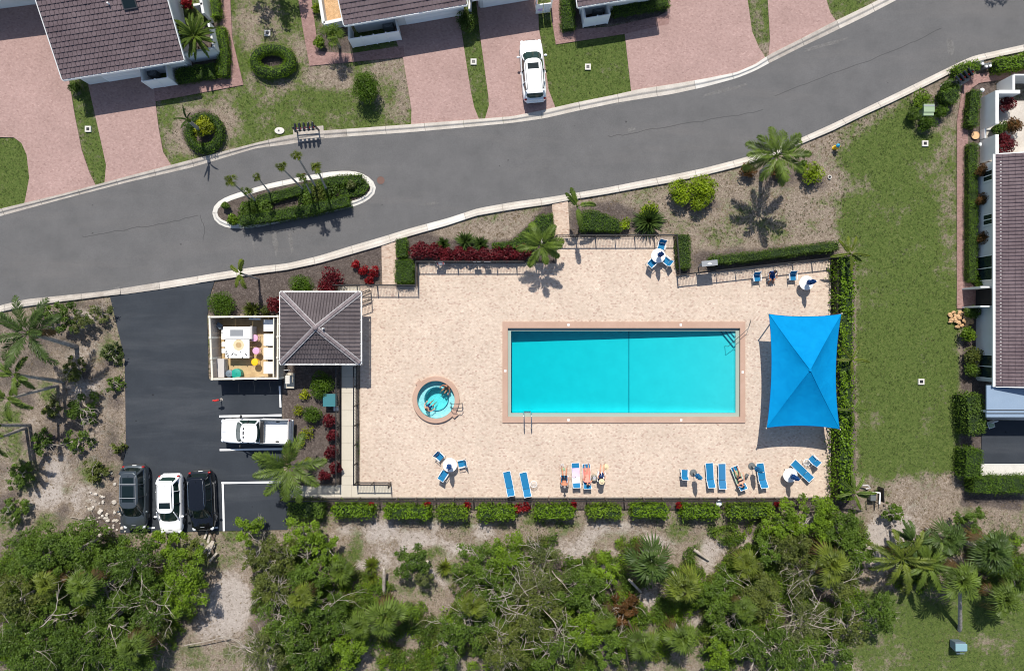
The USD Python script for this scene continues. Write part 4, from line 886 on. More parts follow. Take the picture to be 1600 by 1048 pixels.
for k, py in enumerate((508.5, 531, 552.5, 574.5)):
    c = P(419.5, py, 1.0); c[2] = 0
    t = thing('storage_cabinet', ('topmost', 'second', 'third', 'bottom')[k] + ' of the four white cabinets along the right wall of the yard', 'cabinet', c, group='white cabinets in the storage yard')
    part(t, 'body', rbox(c + [0, 0, .5], (.72, .86, .92), .03), 'white_plastic'); part(t, 'top', rbox(c + [0, 0, .985], (.75, .9, .05), .02), 'white_plastic'); part(t, 'front_door', box(c + [-.37, 0, .48], (.02, .78, .8)), 'white_trim'); part(t, 'drawer_gap', box(c + [0, -.47 if k < 3 else .47, .82], (.5, .06, .1)), 'black_plastic')  # black strip on each side stands in for the dark gap between cabinets
for pts, nm in (([(334, 503), (343, 510), (341, 516), (333, 508)], 'folded'),):
    c = P(340, 508, .8); c[2] = 0
    t = thing('folding_chair', 'folded dark metal chair leaning in the upper left corner of the yard', 'chair', c)
    part(t, 'frame', cat([tube([c + [-.3, .2, .1], c + [-.1, .1, 1.2]], .02, 6), tube([c + [.2, -.25, .1], c + [.35, -.2, 1.2]], .02, 6), tube([c + [-.1, .1, 1.2], c + [.35, -.2, 1.2]], .02, 6)]), 'steel_dark'); part(t, 'seat', rbox(c + [.08, -.04, .7], (.45, .4, .06), .02, -35), 'slate_plastic')
part(en, 'shelf', obox(P(389, 498, .9), P(407, 498.5, .9), .12, .86, .92), 'white_trim')
ut = thing('utility_box', 'tan utility box with a pale lid in the mulch below the yard', 'utility box', P(450, 593, .4) * [1, 1, 0])
c = P(450, 593, .5); c[2] = 0
part(ut, 'plinth', rbox(c + [0, -.1, .1], (.75, 1.2, .2), .03), 'stucco_tan'); part(ut, 'body', rbox(c + [0, 0, .3], (.42, .65, .5), .03), 'concrete_new'); part(ut, 'pipe', tube([c + [-.2, .75, .05], c + [-.2, .75, .8], c + [.3, .75, .8]], .04, 8), 'grey_metal')

# ------------------------------------------------------------------ metal fences round the deck
def fence(label, pts, h=1.2, z=.06, spacing=1.45):
    t = thing('fence', label, 'fence', P(*pts[0]))
    pk = []
    for q0, q1 in zip(pts[:-1], pts[1:]):
        a, b = P(*q0), P(*q1); L = np.linalg.norm(b - a); d = (b - a) / L
        n_ = max(1, int(round(L / spacing)))
        for k in range(n_ + 1):
            if k == n_ and q1 is not pts[-1]: continue
            part(t, 'post', box((a + d * L * k / n_) * [1, 1, 0] + [0, 0, z + (h + .06) / 2], (.075, .075, h + .06), math.degrees(math.atan2(d[1], d[0]))), 'fence_metal')
        part(t, 'top_rail', obox(a, b, .075, z + h - .04, z + h), 'fence_metal'); part(t, 'bottom_rail', obox(a, b, .04, z + .12, z + .15), 'fence_metal')
        for s in np.arange(.11, L, .115): pk.append(box((a + d * s) * [1, 1, 0] + [0, 0, z + h / 2 + .03], (.02, .02, h - .14)))
    part(t, 'pickets', cat(pk), 'fence_metal', kind='stuff')
    return t
fence('short dark metal fence from the pavilion gate to the clipped hedge', [(527, 447), (653, 447), (653, 412)])
fence('dark metal fence along the red croton bed', [(654, 411), (867.5, 411), (867.5, 372)])
fence('dark metal fence along the top edge of the deck', [(868.5, 371), (1052, 370.5), (1057, 431)])
fence('slanting dark metal fence by the rules board', [(1058, 431), (1297, 404.5)])
fence('dark metal fence along the right side hedge', [(1298, 406), (1298.5, 775)])
fence('long dark metal fence along the bottom of the deck', [(1297, 777), (446, 777)])
fence('dark railing on the deck side of the slab walkway', [(558, 572), (558, 752.5), (611, 752.5), (611, 757)], spacing=1.6)
fence('dark railing on the bed side of the slab walkway', [(531, 572), (531, 753), (446, 753), (446, 777)], spacing=1.6)
def gate_leaf(label, p, q):
    t = thing('gate', label, 'gate', P(*p)); a, b = P(*p), P(*q); L = np.linalg.norm(b - a); d = (b - a) / L
    for s in (0, L): part(t, 'stile', box(a + d * s + [0, 0, .72], (.06, .06, 1.2)), 'fence_metal')
    for z in (.25, 1.3): part(t, 'rail', obox(a, b, .05, z - .02, z + .02), 'fence_metal')
    part(t, 'bars', cat([box(a + d * s + [0, 0, .75], (.02, .02, 1.05)) for s in np.arange(.11, L, .115)]), 'fence_metal', kind='stuff')
    part(t, 'latch', tube([a + d * (L - .05) + [0, 0, 1.1], b + d * .12 + [0, 0, 1.1], b + d * .12 + [0, .1, 1.1]], .02, 6), 'fence_metal')
gate_leaf('open metal gate leaf beside the pavilion, nearer the kerb', (560, 463), (580, 455)); gate_leaf('open metal gate leaf beside the pavilion, nearer the pool', (562, 476), (581, 469))
for (x, y, w, lb) in ((687.5, 410.2, .62, 'small white sign plate on the fence above the ring buoy'), (746, 410.2, .55, 'narrow white sign plate on the croton fence, middle one'), (762, 410.2, .5, 'white sign plate on the croton fence nearest the palm'), (647.5, 434, 0, '')):
    if not w: continue
    c = P(x, y); t = thing('sign_plate', lb, 'sign', c)
    part(t, 'panel', box(c + [0, -.05, .95], (w, .025, .42)), 'white_trim'); part(t, 'bracket', box(c + [0, -.028, 1.0], (w * .5, .02, .05)), 'grey_metal')
c = P(689, 411); lb_ = thing('ring_buoy', 'white ring buoy hung on the fence below the croton hedge', 'ring buoy', c)
tr = trimesh.creation.torus(.27, .055, major_sections=28, minor_sections=10); v, f = tm(tr); v = v @ np.array([[1, 0, 0], [0, 0, 1], [0, -1, 0]]).T
part(lb_, 'ring', (v + c + [.05, -.13, .72], f), 'white_plastic', smooth=True)
for k in range(4):
    a = k * math.pi / 2 + .78; part(lb_, 'band', move(box((0, 0, 0), (.125, .125, .125)), c + [.05 + .27 * math.cos(a), -.13, .72 + .27 * math.sin(a)]), 'red_paint')
rb = thing('notice_board', 'grey framed notice board behind the slanting fence', 'notice board', P(1098, 418))
a, b = P(1091, 417), P(1106, 415.5)
for q in (a, b): part(rb, 'post', tube([q + [0, 0, 0], q + [0, 0, 1.7]], .045, 8), 'grey_metal')
ml = np.array([(a + b) / 2])[0]
ang_ = math.degrees(math.atan2((b - a)[1], (b - a)[0]))
v, f = box((0, 0, 0), (1.05, .05, .62)); part(rb, 'board', (rotz((v, f), ang_)[0] + ml + [0, .06, 1.45], f), 'pale_grey')
fr = cat([box((0, 0, .34), (1.15, .12, .06)), box((0, 0, -.34), (1.15, .12, .06)), box((-.55, 0, 0), (.06, .12, .62)), box((.55, 0, 0), (.06, .12, .62))])
fr = rotz(fr, ang_); part(rb, 'frame', (fr[0] + ml + [0, .06, 1.45], fr[1]), 'grey_metal')
part(rb, 'hood', (rotz(box((0, 0, 0), (1.2, .42, .04)), ang_)[0] + ml + [0, .06, 1.85], _BF[1]), 'grey_metal'); part(rb, 'light', ball(ml + [0, .0, 1.89], (.18, .08, .04), 1), 'white_trim')
for p, lb in (((1117.5, 781), 'white oval lamp shade on a stem behind the bottom fence'),):
    c = P(*p); t = thing('garden_light', lb, 'lamp', c); part(t, 'stem', tube([c, c + [0, 0, 1.0]], .03, 6), 'black_plastic'); part(t, 'shade', lathe([(0, 1.12), (.2, 1.08), (.24, 1.0), (.18, .98)][::-1], 20, c), 'white_plastic', smooth=True)

# ------------------------------------------------------------------ small things in the ground
def utility(px, py, label):
    c = P(px, py); t = thing('utility_cover', label, 'utility cover', c, group=None)
    part(t, 'concrete_ring', extr(shapely.box(c[0] - .23, c[1] - .23, c[0] + .23, c[1] + .23).difference(shapely.box(c[0] - .12, c[1] - .12, c[0] + .12, c[1] + .12)), -.05, .075), 'concrete_new')
    part(t, 'lid', box(c + [0, 0, .05], (.235, .235, .02)), 'black_plastic'); part(t, 'lid_handle', box(c + [0, 0, .065], (.06, .02, .012)), 'steel_dark')
for x, y, l in ((138, 202, 'square white utility cover in the strip between the left driveways'), (418, 52.5, 'square white utility cover above the oval hedge'), (740, 97, 'square white utility cover in the strip beside the middle driveways'), (918.5, 105, 'square white utility cover in the middle of the square lawn'), (1445, 224.5, 'square white utility cover below the electrical box hedge'), (1439, 596, 'square white utility cover in the large mown lawn')): utility(x, y, l)
c = P(437, 204.5); t = thing('meter_plate', 'oval pale concrete meter plate beside the mailboxes', 'utility cover', c); part(t, 'plate', (lathe([(0, .03), (.36, .03), (.38, .06), (.0, .07)], 20)[0] * [1, .7, 1] + c, lathe([(0, .03), (.36, .03), (.38, .06), (0, .07)], 20)[1]), 'concrete_new'); part(t, 'lid', disc(c + [-.05, 0, .075], .07, .02, 12), 'steel_dark')
def mailboxes(p, q, n_, label, z=1.15):
    a, b = P(*p), P(*q); d = b - a; L = np.linalg.norm(d); u = d / L; nr = np.array([u[1], -u[0], 0]); ang = math.degrees(math.atan2(u[1], u[0]))
    t = thing('mailbox_stand', label, 'mailboxes', (a + b) / 2)
    part(t, 'pad', obox(a - u * .35 + nr * .1, b + u * .35 + nr * .1, .9, -.03, .07), 'concrete_old')
    for s in (0, L): part(t, 'post', box(a + u * s + [0, 0, .65], (.11, .11, 1.3), ang), 'black_plastic'); part(t, 'post_cap', ball(a + u * s + [0, 0, 1.32], (.08, .08, .08), 1), 'black_plastic')
    part(t, 'beam', obox(a, b, .1, z - .12, z), 'black_plastic')
    part(t, 'brace', obox(a, b, .06, .45, .52), 'black_plastic')
    for k in range(n_):
        s = L * (k + .5) / n_; h = []
        for e in (-.27, .27):
            h += [(a + u * (s + x) + nr * e + [0, 0, z + zz], .012) for x, zz in ((-.085, .012), (.085, .012))] + [(a + u * s + nr * e + [0, 0, z + .13], .085)]
        bx = part(t, 'mailbox', mani(hull(h)), 'black_paint', smooth=40)
        part(bx, 'flag', box(a + u * (s + .105) + nr * .1 + [0, 0, z + .17], (.015, .1, .12), ang), 'red_paint')
mailboxes((465.5, 207.5), (499, 204.5), 5, 'row of five black mailboxes on a stand at the upper kerb')
mailboxes((1478, 136), (1503, 120), 4, 'row of dark mailboxes half hidden by shrubs at the right kerb')
c = P(1303.5, 231); t = thing('fire_hydrant', 'yellow fire hydrant with a blue bonnet on the lawn', 'fire hydrant', c)
part(t, 'barrel', lathe([(0, 0), (.17, 0), (.17, .05), (.12, .07), (.12, .55), (.15, .57), (.15, .62), (0, .62)], 20, c), 'hydrant_yellow', smooth=40); part(t, 'bonnet', lathe([(.15, .62), (.14, .7), (.07, .78), (.03, .79), (.03, .84), (0, .84)], 20, c), 'hydrant_blue', smooth=40)
for k, (dx, dy, r) in enumerate(((1, 0, .07), (-1, 0, .07), (0, -1, .1))): part(t, 'nozzle', tube([c + [dx * .08, dy * .08, .45], c + [dx * .24, dy * .24, .45]], r, 12), 'hydrant_yellow')
c = P(1451, 172, .8); c[2] = 0; t = thing('electrical_box', 'pale green electrical box inside a ring of shrubs', 'electrical box', c)
part(t, 'body', rbox(c + [0, 0, .42], (.8, .9, .84), .03), 'green_box'); part(t, 'lid', rbox(c + [0, .12, .87], (.84, .62, .07), .02), 'green_box'); part(t, 'vent', box(c + [0, .3, .91], (.8, .1, .02)), 'grey_metal')
c = P(515, 625, .6); c[2] = 0; t = thing('equipment_box', 'teal topped equipment box in the mulch bed by the walkway', 'equipment box', c); part(t, 'body', rbox(c + [0, 0, .35], (.92, .9, .66), .03), 'teal_box'); part(t, 'lid', rbox(c + [0, 0, .7], (.98, .98, .05), .02), 'teal_box'); part(t, 'latch', box(c + [0, -.5, .55], (.1, .03, .1)), 'grey_metal'); part(t, 'pad', box(c + [.35, -.7, .03], (.36, .36, .1)), 'white_trim')
c = P(346, 624); t = thing('post', 'short post with a red top standing in the parking lot', 'post', c); part(t, 'stem', tube([c + [0, 0, .02], c + [0, 0, 1.0]], .035, 8), 'steel_dark'); part(t, 'head', cat([rbox(c + [0, .02, .95], (.30, .16, .22), .05, 15), tube([c + [-.28, 0, .95], c + [.2, .05, .95]], .06, 8)]), 'red_paint'); part(t, 'base', disc(c + [0, 0, .035], .12, .02, 18), 'concrete_old')
c = P(1500, 1010, .8); c[2] = 0; t = thing('wheeled_bin', 'pale blue lidded bin on the grass at the lower right', 'bin', c); part(t, 'body', mani(hull([(c + [sx * .28, sy * .24, .1], .05) for sx in (-1, 1) for sy in (-1, 1)] + [(c + [sx * .36, sy * .32, .85], .05) for sx in (-1, 1) for sy in (-1, 1)])), 'slate_plastic'); part(t, 'lid', rbox(c + [0, .02, .95], (.9, .55, .08), .03), 'pale_blue'); part(t, 'handle', tube([c + [-.3, -.5, .85], c + [.3, -.5, .85]], .03, 6), 'slate_plastic'); part(t, 'wheel', disc(c + [0, -.45, .12], .12, .05, 12), 'black_rubber')
c = P(1364, 776, .5); c[2] = 0; t = thing('pump_stand', 'white and dark metal equipment frame at the lower end of the lawn', 'equipment', c)
for dx, dy in ((-.3, -.45), (.3, -.45), (.35, .4), (-.25, .45)): part(t, 'post', tube([c + [dx, dy, 0], c + [dx, dy, .9]], .035, 6), 'fence_metal')
part(t, 'top_frame', cat([tube([c + [-.25, .45, .9], c + [.35, .4, .9]], .05, 6), tube([c + [.35, .4, .9], c + [.3, -.45, .9]], .06, 6)]), 'white_trim'); part(t, 'panel', obox(c + [.62, .75, 0], c + [.66, -.35, 0], .06, .1, .9), 'fence_metal'); part(t, 'unit', rbox(c + [0, 0, .35], (.45, .6, .5), .04), 'ac_grey'); part(t, 'pipe_loop', tube([c + [-.8, .85, .3], c + [-.4, .9, .5], c + [-.2, .7, .5], c + [-.5, .6, .4]], .06, 8), 'pale_grey')
c = P(330, 850); t = thing('debris_pile', 'pile of broken pale boards at the edge of the parking lot', 'debris', c)
r = np.random.default_rng(5)
for k in range(12):
    a = c + [r.uniform(-.35, .35), r.uniform(-.95, .9), .06 + .03 * k]; part(t, 'board', rbox(a, (r.uniform(.5, 1.1), .16, .05), .012, r.uniform(50, 130)), 'debris_wood' if k % 3 else 'bark_brown')
c = P(160, 803); t = thing('scattered_stones', 'pale stones scattered on the soil left of the slate grey car', 'stones', c)
for k in range(60):
    q = P(r.normal(160, 17), r.normal(800, 22)); s_ = r.uniform(.05, .16); v, f = ball(q + [0, 0, .02], (s_ * r.uniform(.8, 1.4), s_, s_ * .5), 1); part(t, 'stone', (v + r.normal(0, s_ * .1, v.shape), f), 'concrete' if k % 3 else 'debris_wood')
c = P(1500, 499); t = thing('stone_pile', 'heap of orange brown stones at the end of the long paver path', 'stones', c)
for k in range(70):
    rr = r.uniform(0, 1) ** .5; th = r.uniform(0, 6.28); q = c + [rr * .95 * math.cos(th), rr * .75 * math.sin(th), .08 + .25 * (1 - rr)]
    s_ = r.uniform(.07, .15); v, f = ball(q, (s_ * r.uniform(.8, 1.3), s_ * r.uniform(.7, 1.2), s_ * .7), 1); v = v + r.normal(0, s_ * .08, v.shape); part(t, 'stone', (v, f), 'stone_orange')
c = P(1523, 212); t = thing('planter_disc', 'round terracotta stepping disc beside the courtyard gate', 'stepping stone', c); part(t, 'disc', lathe([(0, .02), (.3, .02), (.31, .08), (0, .09)], 28, c), 'terracotta'); part(t, 'rim', lathe([(.28, .085), (.31, .085), (.31, .10), (.28, .10)], 28, c), 'terracotta')
c = P(1531, 226, .5); c[2] = 0; t = thing('path_light', 'small white box light on the wall by the terracotta disc', 'lamp', c); part(t, 'housing', rbox(c + [0, 0, .45], (.16, .24, .3), .02), 'white_trim'); part(t, 'stem', tube([c, c + [0, 0, .3]], .03, 6), 'grey_metal')
c = P(1535, 141, .6); c[2] = 0; t = thing('globe_light', 'pale pink globe light at the courtyard corner', 'lamp', c); part(t, 'globe', ball(c + [0, 0, .55], (.17, .17, .17)), 'towel_white', smooth=True); part(t, 'stem', tube([c, c + [0, 0, .4]], .04, 6), 'grey_metal')
for k, (x, y) in enumerate(((1535, 100), (1541, 104), (1547, 103))):
    c = P(x, y, .6); c[2] = 0; t = thing('kerb_bin', ('leftmost', 'middle', 'rightmost')[k] + ' of three grey bins with white tops at the right kerb', 'bin', c, group='grey bins at the right kerb')
    part(t, 'body', rbox(c + [0, .1, .3], (.3, .34, .58), .03), 'ac_grey'); part(t, 'cap', ball(c + [0, -.02, .64], (.11, .11, .07), 1), 'white_plastic')
c = P(1296, 277); t = thing('sprinkler_ring', 'small pale ring of irrigation pipe beside the lime shrub', 'sprinkler', c); part(t, 'ring', (tm(trimesh.creation.torus(.13, .035, major_sections=20, minor_sections=8))[0] + c + [0, 0, .05], tm(trimesh.creation.torus(.13, .035, major_sections=20, minor_sections=8))[1]), 'concrete_new', smooth=True); part(t, 'head', disc(c + [0, 0, .06], .04, .08, 10), 'black_plastic')
c = P(1551, 664, .6); c[2] = 0; t = thing('garden_chair', 'small white garden chair at the edge of the right driveway', 'chair', c)
part(t, 'seat', rbox(c + [0, 0, .42], (.5, .5, .05), .02, 20), 'white_plastic'); part(t, 'cushion', rbox(c + [0, 0, .47], (.4, .4, .06), .02, 20), 'green_box'); part(t, 'back', rotz(box(c + [.05, .28, .7], (.5, .05, .55)), 20, c), 'white_plastic')
for sx in (-.2, .2):
    for sy in (-.2, .2): part(t, 'leg', tube([c + [sx, sy, .03], c + [sx, sy, .4]], .025, 6), 'white_plastic')

# ------------------------------------------------------------------ vehicles: x forward, z up, built at the origin and turned into place
def ring_sec(x, w, z0, z1, n=9, k=.55, crown=.03):
    """half section from the sill over the side to the centre line, mirrored"""
    pts = [(w * .90, z0), (w * .97, z0 + .12), (w, z0 + (z1 - z0) * .45), (w * .985, z0 + (z1 - z0) * .75), (w * .93, z1 - .035), (w * .84, z1), (w * .45, z1 + crown * .7), (0, z1 + crown)]
    full = [(y, z) for y, z in pts] + [(-y, z) for y, z in pts[-2::-1]]
    return np.array([[x, y, z] for y, z in full])
def body_loft(st):
    g = np.array([ring_sec(*s) for s in st])
    v, f = quadgrid(g); K = g.shape[1]; n = len(v)
    v = np.vstack([v, g[0].mean(0), g[-1].mean(0)])
    kk = np.arange(K - 1); last = (len(st) - 1) * K
    f = np.vstack([f, np.stack([np.full(K - 1, n), kk + 1, kk], 1), np.stack([np.full(K - 1, n + 1), last + kk, last + kk + 1], 1), [[n, 0, K - 1]], [[n + 1, last + K - 1, last]]])
    return v, f
def rrect(x0, x1, w0, w1, z, n=40, p=5.0, bow=.0):
    """rounded rectangle, w0 at the rear, w1 at the front; bow pushes the front middle forward"""
    a = np.linspace(0, 2 * np.pi, n, endpoint=False); c, s = np.cos(a), np.sin(a)
    X = np.sign(c) * abs(c) ** (2 / p); Y = np.sign(s) * abs(s) ** (2 / p)
    t = (X + 1) / 2
    return np.stack([x0 + (x1 - x0) * t + bow * np.maximum(X, 0) ** 3 * (1 - Y ** 2) - bow * .6 * np.maximum(-X, 0) ** 3 * (1 - Y ** 2), Y * (w0 * (1 - t) + w1 * t), np.full(n, z)], -1)
def stack(rings, cap=True):
    g = np.array(rings); m, n = g.shape[:2]
    g2 = np.concatenate([g, g[:, :1]], 1); v, f = quadgrid(g2); f = f[:, ::-1] if False else f
    if cap:
        k = len(v); v = np.vstack([v, g[-1].mean(0)]); j = np.arange(n); f = np.vstack([f, np.stack([np.full(n, k), (m - 1) * (n + 1) + j + 1, (m - 1) * (n + 1) + j], 1)])
    return v, f[:, ::-1]
def wheels(t, xs, y, r=.36, w=.24):
    for x in xs:
        for s in (-1, 1):
            ty = lathe([(r * .6, -w / 2), (r * .95, -w / 2), (r, -w / 2 + .03), (r, w / 2 - .03), (r * .95, w / 2), (r * .6, w / 2)], 26); R = np.array([[1, 0, 0], [0, 0, 1], [0, -1, 0]])
            wh = part(t, 'wheel', (ty[0] @ R.T + [x, s * y, r], ty[1]), 'black_rubber', local=True, smooth=35)
            rim = lathe([(0, .01), (r * .2, .03), (r * .6, -.02), (r * .62, -.06)], 20); q = rim[0] @ R.T * [1, s, 1]
            part(wh, 'rim', (q + [x, s * (y + w / 2 - .02), r], rim[1]), 'alloy', local=True)
def pillar(a, b, w=.05): return tube([a, (np.array(a) + b) / 2 + np.array([0, np.sign(a[1]) * .02, .02]), b], w, 6)
def suv(label, loc, rz, paint, bars=False, sunroof=True, L=4.75, W=.94, roofz=1.68, rail='black_plastic', big_sunroof=False):
    t = thing('parked_car', label, 'car', loc, rz)
    h = L / 2
    st = [(-h + .0, W * .74, .38, .92), (-h + .07, W * .86, .32, 1.0), (-h + .25, W * .95, .27, 1.03), (-h + .7, W * .99, .25, 1.04), (-h + 1.3, W, .25, 1.03), (0, W * .985, .25, 1.01), (h - 1.3, W * .99, .25, 1.0),
          (h - 1.05, W * .985, .25, .985), (h - .8, W * .97, .25, .94), (h - .4, W * .93, .28, .88), (h - .18, W * .84, .33, .80), (h - .06, W * .70, .38, .70), (h, W * .5, .42, .62)]
    part(t, 'body', body_loft(st), paint, local=True, smooth=40)
    xb0, xb1, xt0, xt1 = -h + .14, h - 1.08, -h + .55, h - 1.86
    wb, wt = W * .90, W * .73
    lv = [(0, 0), (.18, .13), (.5, .45), (.8, .76), (.95, .93), (1, 1)]
    rings = []
    for u, zz in lv:
        rings.append(rrect(xb0 + (xt0 - xb0) * u, xb1 + (xt1 - xb1) * u, (wb * (1 - u) + wt * u) * .96, wb * (1 - u) + wt * u, .99 + (roofz - .99) * zz, bow=.10))
    part(t, 'windows', stack(rings), 'glass_green' if paint == 'white_paint' else 'glass_dark', local=True, smooth=35)
    rr = [rrect(xt0 - .16, xt1 + .02, wt * .98 + .015, wt + .02, roofz - .05, bow=.08), rrect(xt0 - .13, xt1 + .0, wt * .97, wt, roofz + .0, bow=.08), rrect(xt0 - .05, xt1 - .06, wt * .88, wt * .9, roofz + .025, bow=.07), rrect(xt0 + .3, xt1 - .4, wt * .5, wt * .5, roofz + .04, bow=.03)]
    part(t, 'roof', stack(rr), paint, local=True, smooth=50)
    part(t, 'spoiler', rbox((xt0 - .16, 0, roofz - .02), (.22, wt * 1.75, .05), .02), paint, local=True)
    for s in (-1, 1):
        part(t, 'pillar', pillar((xb1 - .02, s * wb * .93, .99), np.array((xt1 - .03, s * wt * .97, roofz - .02)), .045), paint, local=True)
        part(t, 'pillar', pillar((xb0 + .06, s * wb * .9, .99), np.array((xt0 - .05, s * wt * .92, roofz - .03)), .085), paint, local=True)
        for x in (-.15, -1.1): part(t, 'pillar', pillar((x, s * wb * 1.0, 1.0), np.array((x - .05, s * wt * 1.0, roofz - .03)), .03), 'black_plastic' if x > -1 else paint, local=True)
        part(t, 'roof_rail', tube([(xt1 - .25, s * wt * .84, roofz + .02), (xt1 - .45, s * wt * .86, roofz + .085), (xt0 + .25, s * wt * .82, roofz + .085), (xt0 + .05, s * wt * .8, roofz + .02)], .022, 6), rail, local=True)
        mr = part(t, 'mirror', ball((h - 1.4, s * (W + .12), 1.06), (.09, .13, .085), 2), paint, local=True, smooth=True)
        part(t, 'headlight', ball((h - .2, s * W * .72, .74), (.17, .15, .08), 2), 'lamp_lens', local=True, smooth=True)
        part(t, 'tail_light', ball((-h + .09, s * W * .78, .93), (.08, .12, .12), 2), 'tail_lens', local=True, smooth=True)
        part(t, 'sill', box((0, s * W * .96, .33), (L * .55, .06, .12)), 'black_plastic', local=True)
        part(t, 'door_handle', box((-.25, s * (W + .005), .86), (.2, .025, .035)), 'chrome' if paint != 'black_paint' else 'black_plastic', local=True)
        part(t, 'wiper', tube([(xb1 + .02, s * .25 + .1, 1.02), (xb1 - .22, s * .25 + .42, 1.13)], .012, 4), 'black_rubber', local=True)
    if sunroof: part(t, 'sunroof', rbox((xt1 - .52, 0, roofz + .036), (.46, wt * 1.25, .02), .008), 'glass_dark', local=True)
    if big_sunroof:
        part(t, 'sunroof', rbox(((xt0 + xt1) / 2 + .2, 0, roofz + .036), (1.25, wt * 1.25, .02), .008), 'glass_dark', local=True)
        part(t, 'sunroof', rbox((xt0 + .42, 0, roofz + .036), (.42, wt * 1.2, .02), .008), 'glass_dark', local=True)
    if bars:
        for x in (xt1 - .75, xt0 + .7): part(t, 'cross_bar', rbox((x, 0, roofz + .11), (.07, wt * 1.8, .035), .012), 'grey_metal', local=True)
    part(t, 'grille', rbox((h - .02, 0, .62), (.05, W * .75, .16), .02), 'black_plastic', local=True)
    part(t, 'rear_bumper', rbox((-h + .02, 0, .5), (.16, W * 1.45, .2), .05), paint if paint == 'white_paint' else 'black_plastic', local=True)
    part(t, 'plate', box((-h - .01, 0, .75), (.02, .32, .16)), 'white_trim', local=True)
    part(t, 'antenna', rbox((xt0 + .1, 0, roofz + .05), (.16, .05, .06), .02), paint if paint != 'white_paint' else 'pale_grey', local=True)
    part(t, 'badge', box((h - .32, 0, .885), (.05, .3, .015)), 'grey_metal', local=True)
    wheels(t, (h - .95, -h + .95), W - .13)
    return t
def at(px, py, z):
    c = P(px, py, z); return c * [1, 1, 0] + [0, 0, .03]
suv('white car parked nose up in the pink driveway at the top', at(832.5, 109, .9), 94.5, 'white_paint', L=4.72, W=.93)
suv('slate grey car with roof bars, leftmost in the parking row', at(209, 777, .9), -90, 'grey_paint', bars=True, sunroof=False, big_sunroof=True, L=4.9, W=.96, rail='grey_metal')
suv('white car between the grey and the black car in the parking row', at(265.5, 788, .9), -89, 'white_paint', L=4.55, W=.91)
suv('glossy black car, rightmost in the parking row', at(314.5, 783, .9), -87.5, 'black_paint', sunroof=False, L=4.6, W=.95, rail='chrome')
def pickup(label, loc, rz):
    t = thing('pickup_truck', label, 'pickup truck', loc, rz); h, W, paint = 2.66, .97, 'white_paint'
    st = [(-.35, W * .97, .35, 1.12), (0, W * .98, .33, 1.12), (.5, W * .98, .33, 1.13), (1.0, W * .985, .33, 1.13), (1.3, W * .98, .33, 1.12), (1.9, W * .97, .34, 1.07), (2.3, W * .93, .38, 1.0), (2.52, W * .84, .42, .92), (2.62, W * .70, .46, .82), (h, W * .5, .5, .72)]
    part(t, 'body', body_loft(st), paint, local=True, smooth=40)
    rings = [rrect(-.42 + .1 * u, 1.32 - .62 * u, W * .9 - .2 * u, W * .9 - .2 * u, 1.1 + .68 * zz, bow=.11, p=6) for u, zz in ((0, 0), (.2, .15), (.5, .47), (.8, .78), (1, 1))]
    part(t, 'windows', stack(rings), 'glass_green', local=True, smooth=35)
    rr = [rrect(-.42, .74, W * .74, W * .74, 1.74, bow=.09), rrect(-.40, .72, W * .73, W * .73, 1.79, bow=.09), rrect(-.3, .6, W * .62, W * .62, 1.815, bow=.06)]
    part(t, 'roof', stack(rr), paint, local=True, smooth=50)
    for s in (-1, 1):
        part(t, 'pillar', pillar((1.3, s * W * .86, 1.1), np.array((.7, s * W * .71, 1.76)), .05), paint, local=True)
        part(t, 'pillar', pillar((-.38, s * W * .86, 1.1), np.array((-.34, s * W * .70, 1.76)), .06), paint, local=True)
        part(t, 'pillar', pillar((.42, s * W * .9, 1.1), np.array((.3, s * W * .72, 1.76)), .035), 'black_plastic', local=True)
        part(t, 'mirror', ball((1.0, s * (W + .16), 1.2), (.08, .15, .12), 2), 'black_plastic', local=True, smooth=True)
        part(t, 'bed_side', rbox((-1.52, s * (W - .07), .78), (2.22, .13, .78), .05), paint, local=True)
        part(t, 'headlight', ball((2.5, s * W * .74, .84), (.13, .16, .1), 2), 'lamp_lens', local=True, smooth=True)
        part(t, 'tail_light', box((-2.62, s * (W - .06), .9), (.05, .12, .35)), 'tail_lens', local=True)
        part(t, 'roof_light', rbox((.55, s * .32, 1.83), (.1, .16, .04), .015), 'black_plastic', local=True)
        part(t, 'bed_rail', box((-1.52, s * (W - .07), 1.18), (2.15, .1, .025)), 'grey_paint', local=True)
        part(t, 'wiper', tube([(1.28, s * .3, 1.16), (1.02, s * .3 + .35, 1.36)], .012, 4), 'black_rubber', local=True)
    part(t, 'roof_light', rbox((.56, 0, 1.83), (.1, .26, .04), .015), 'black_plastic', local=True)
    part(t, 'bed_floor', box((-1.5, 0, .72), (2.18, 2 * W - .26, .05)), 'white_plastic', local=True)
    for k in range(9): part(t, 'bed_rib', box((-1.5, -.68 + k * .17, .755), (2.05, .06, .02)), 'white_plastic', local=True)
    part(t, 'bed_front', rbox((-.44, 0, .8), (.08, 2 * W - .26, .72), .02), paint, local=True)
    part(t, 'tool_box', rbox((-.60, 0, 1.1), (.26, 2 * W - .3, .2), .03), 'black_plastic', local=True)
    part(t, 'tailgate', rbox((-2.6, 0, .8), (.1, 2 * W - .26, .72), .03), 'pale_grey', local=True)
    part(t, 'rear_bumper', rbox((-2.76, 0, .52), (.2, 1.8, .16), .05), 'chrome', local=True)
    part(t, 'grille', rbox((h - .01, 0, .72), (.06, W * .8, .26), .02), 'black_plastic', local=True)
    part(t, 'hood_crease', box((1.95, 0, 1.105), (1.1, .018, .02)), 'pale_grey', local=True)
    wheels(t, (1.72, -1.68), W - .15, .39, .26)
    return t
pickup('white pickup truck parked nose left in the marked bay', at(398, 674, 1.0), 178.8)

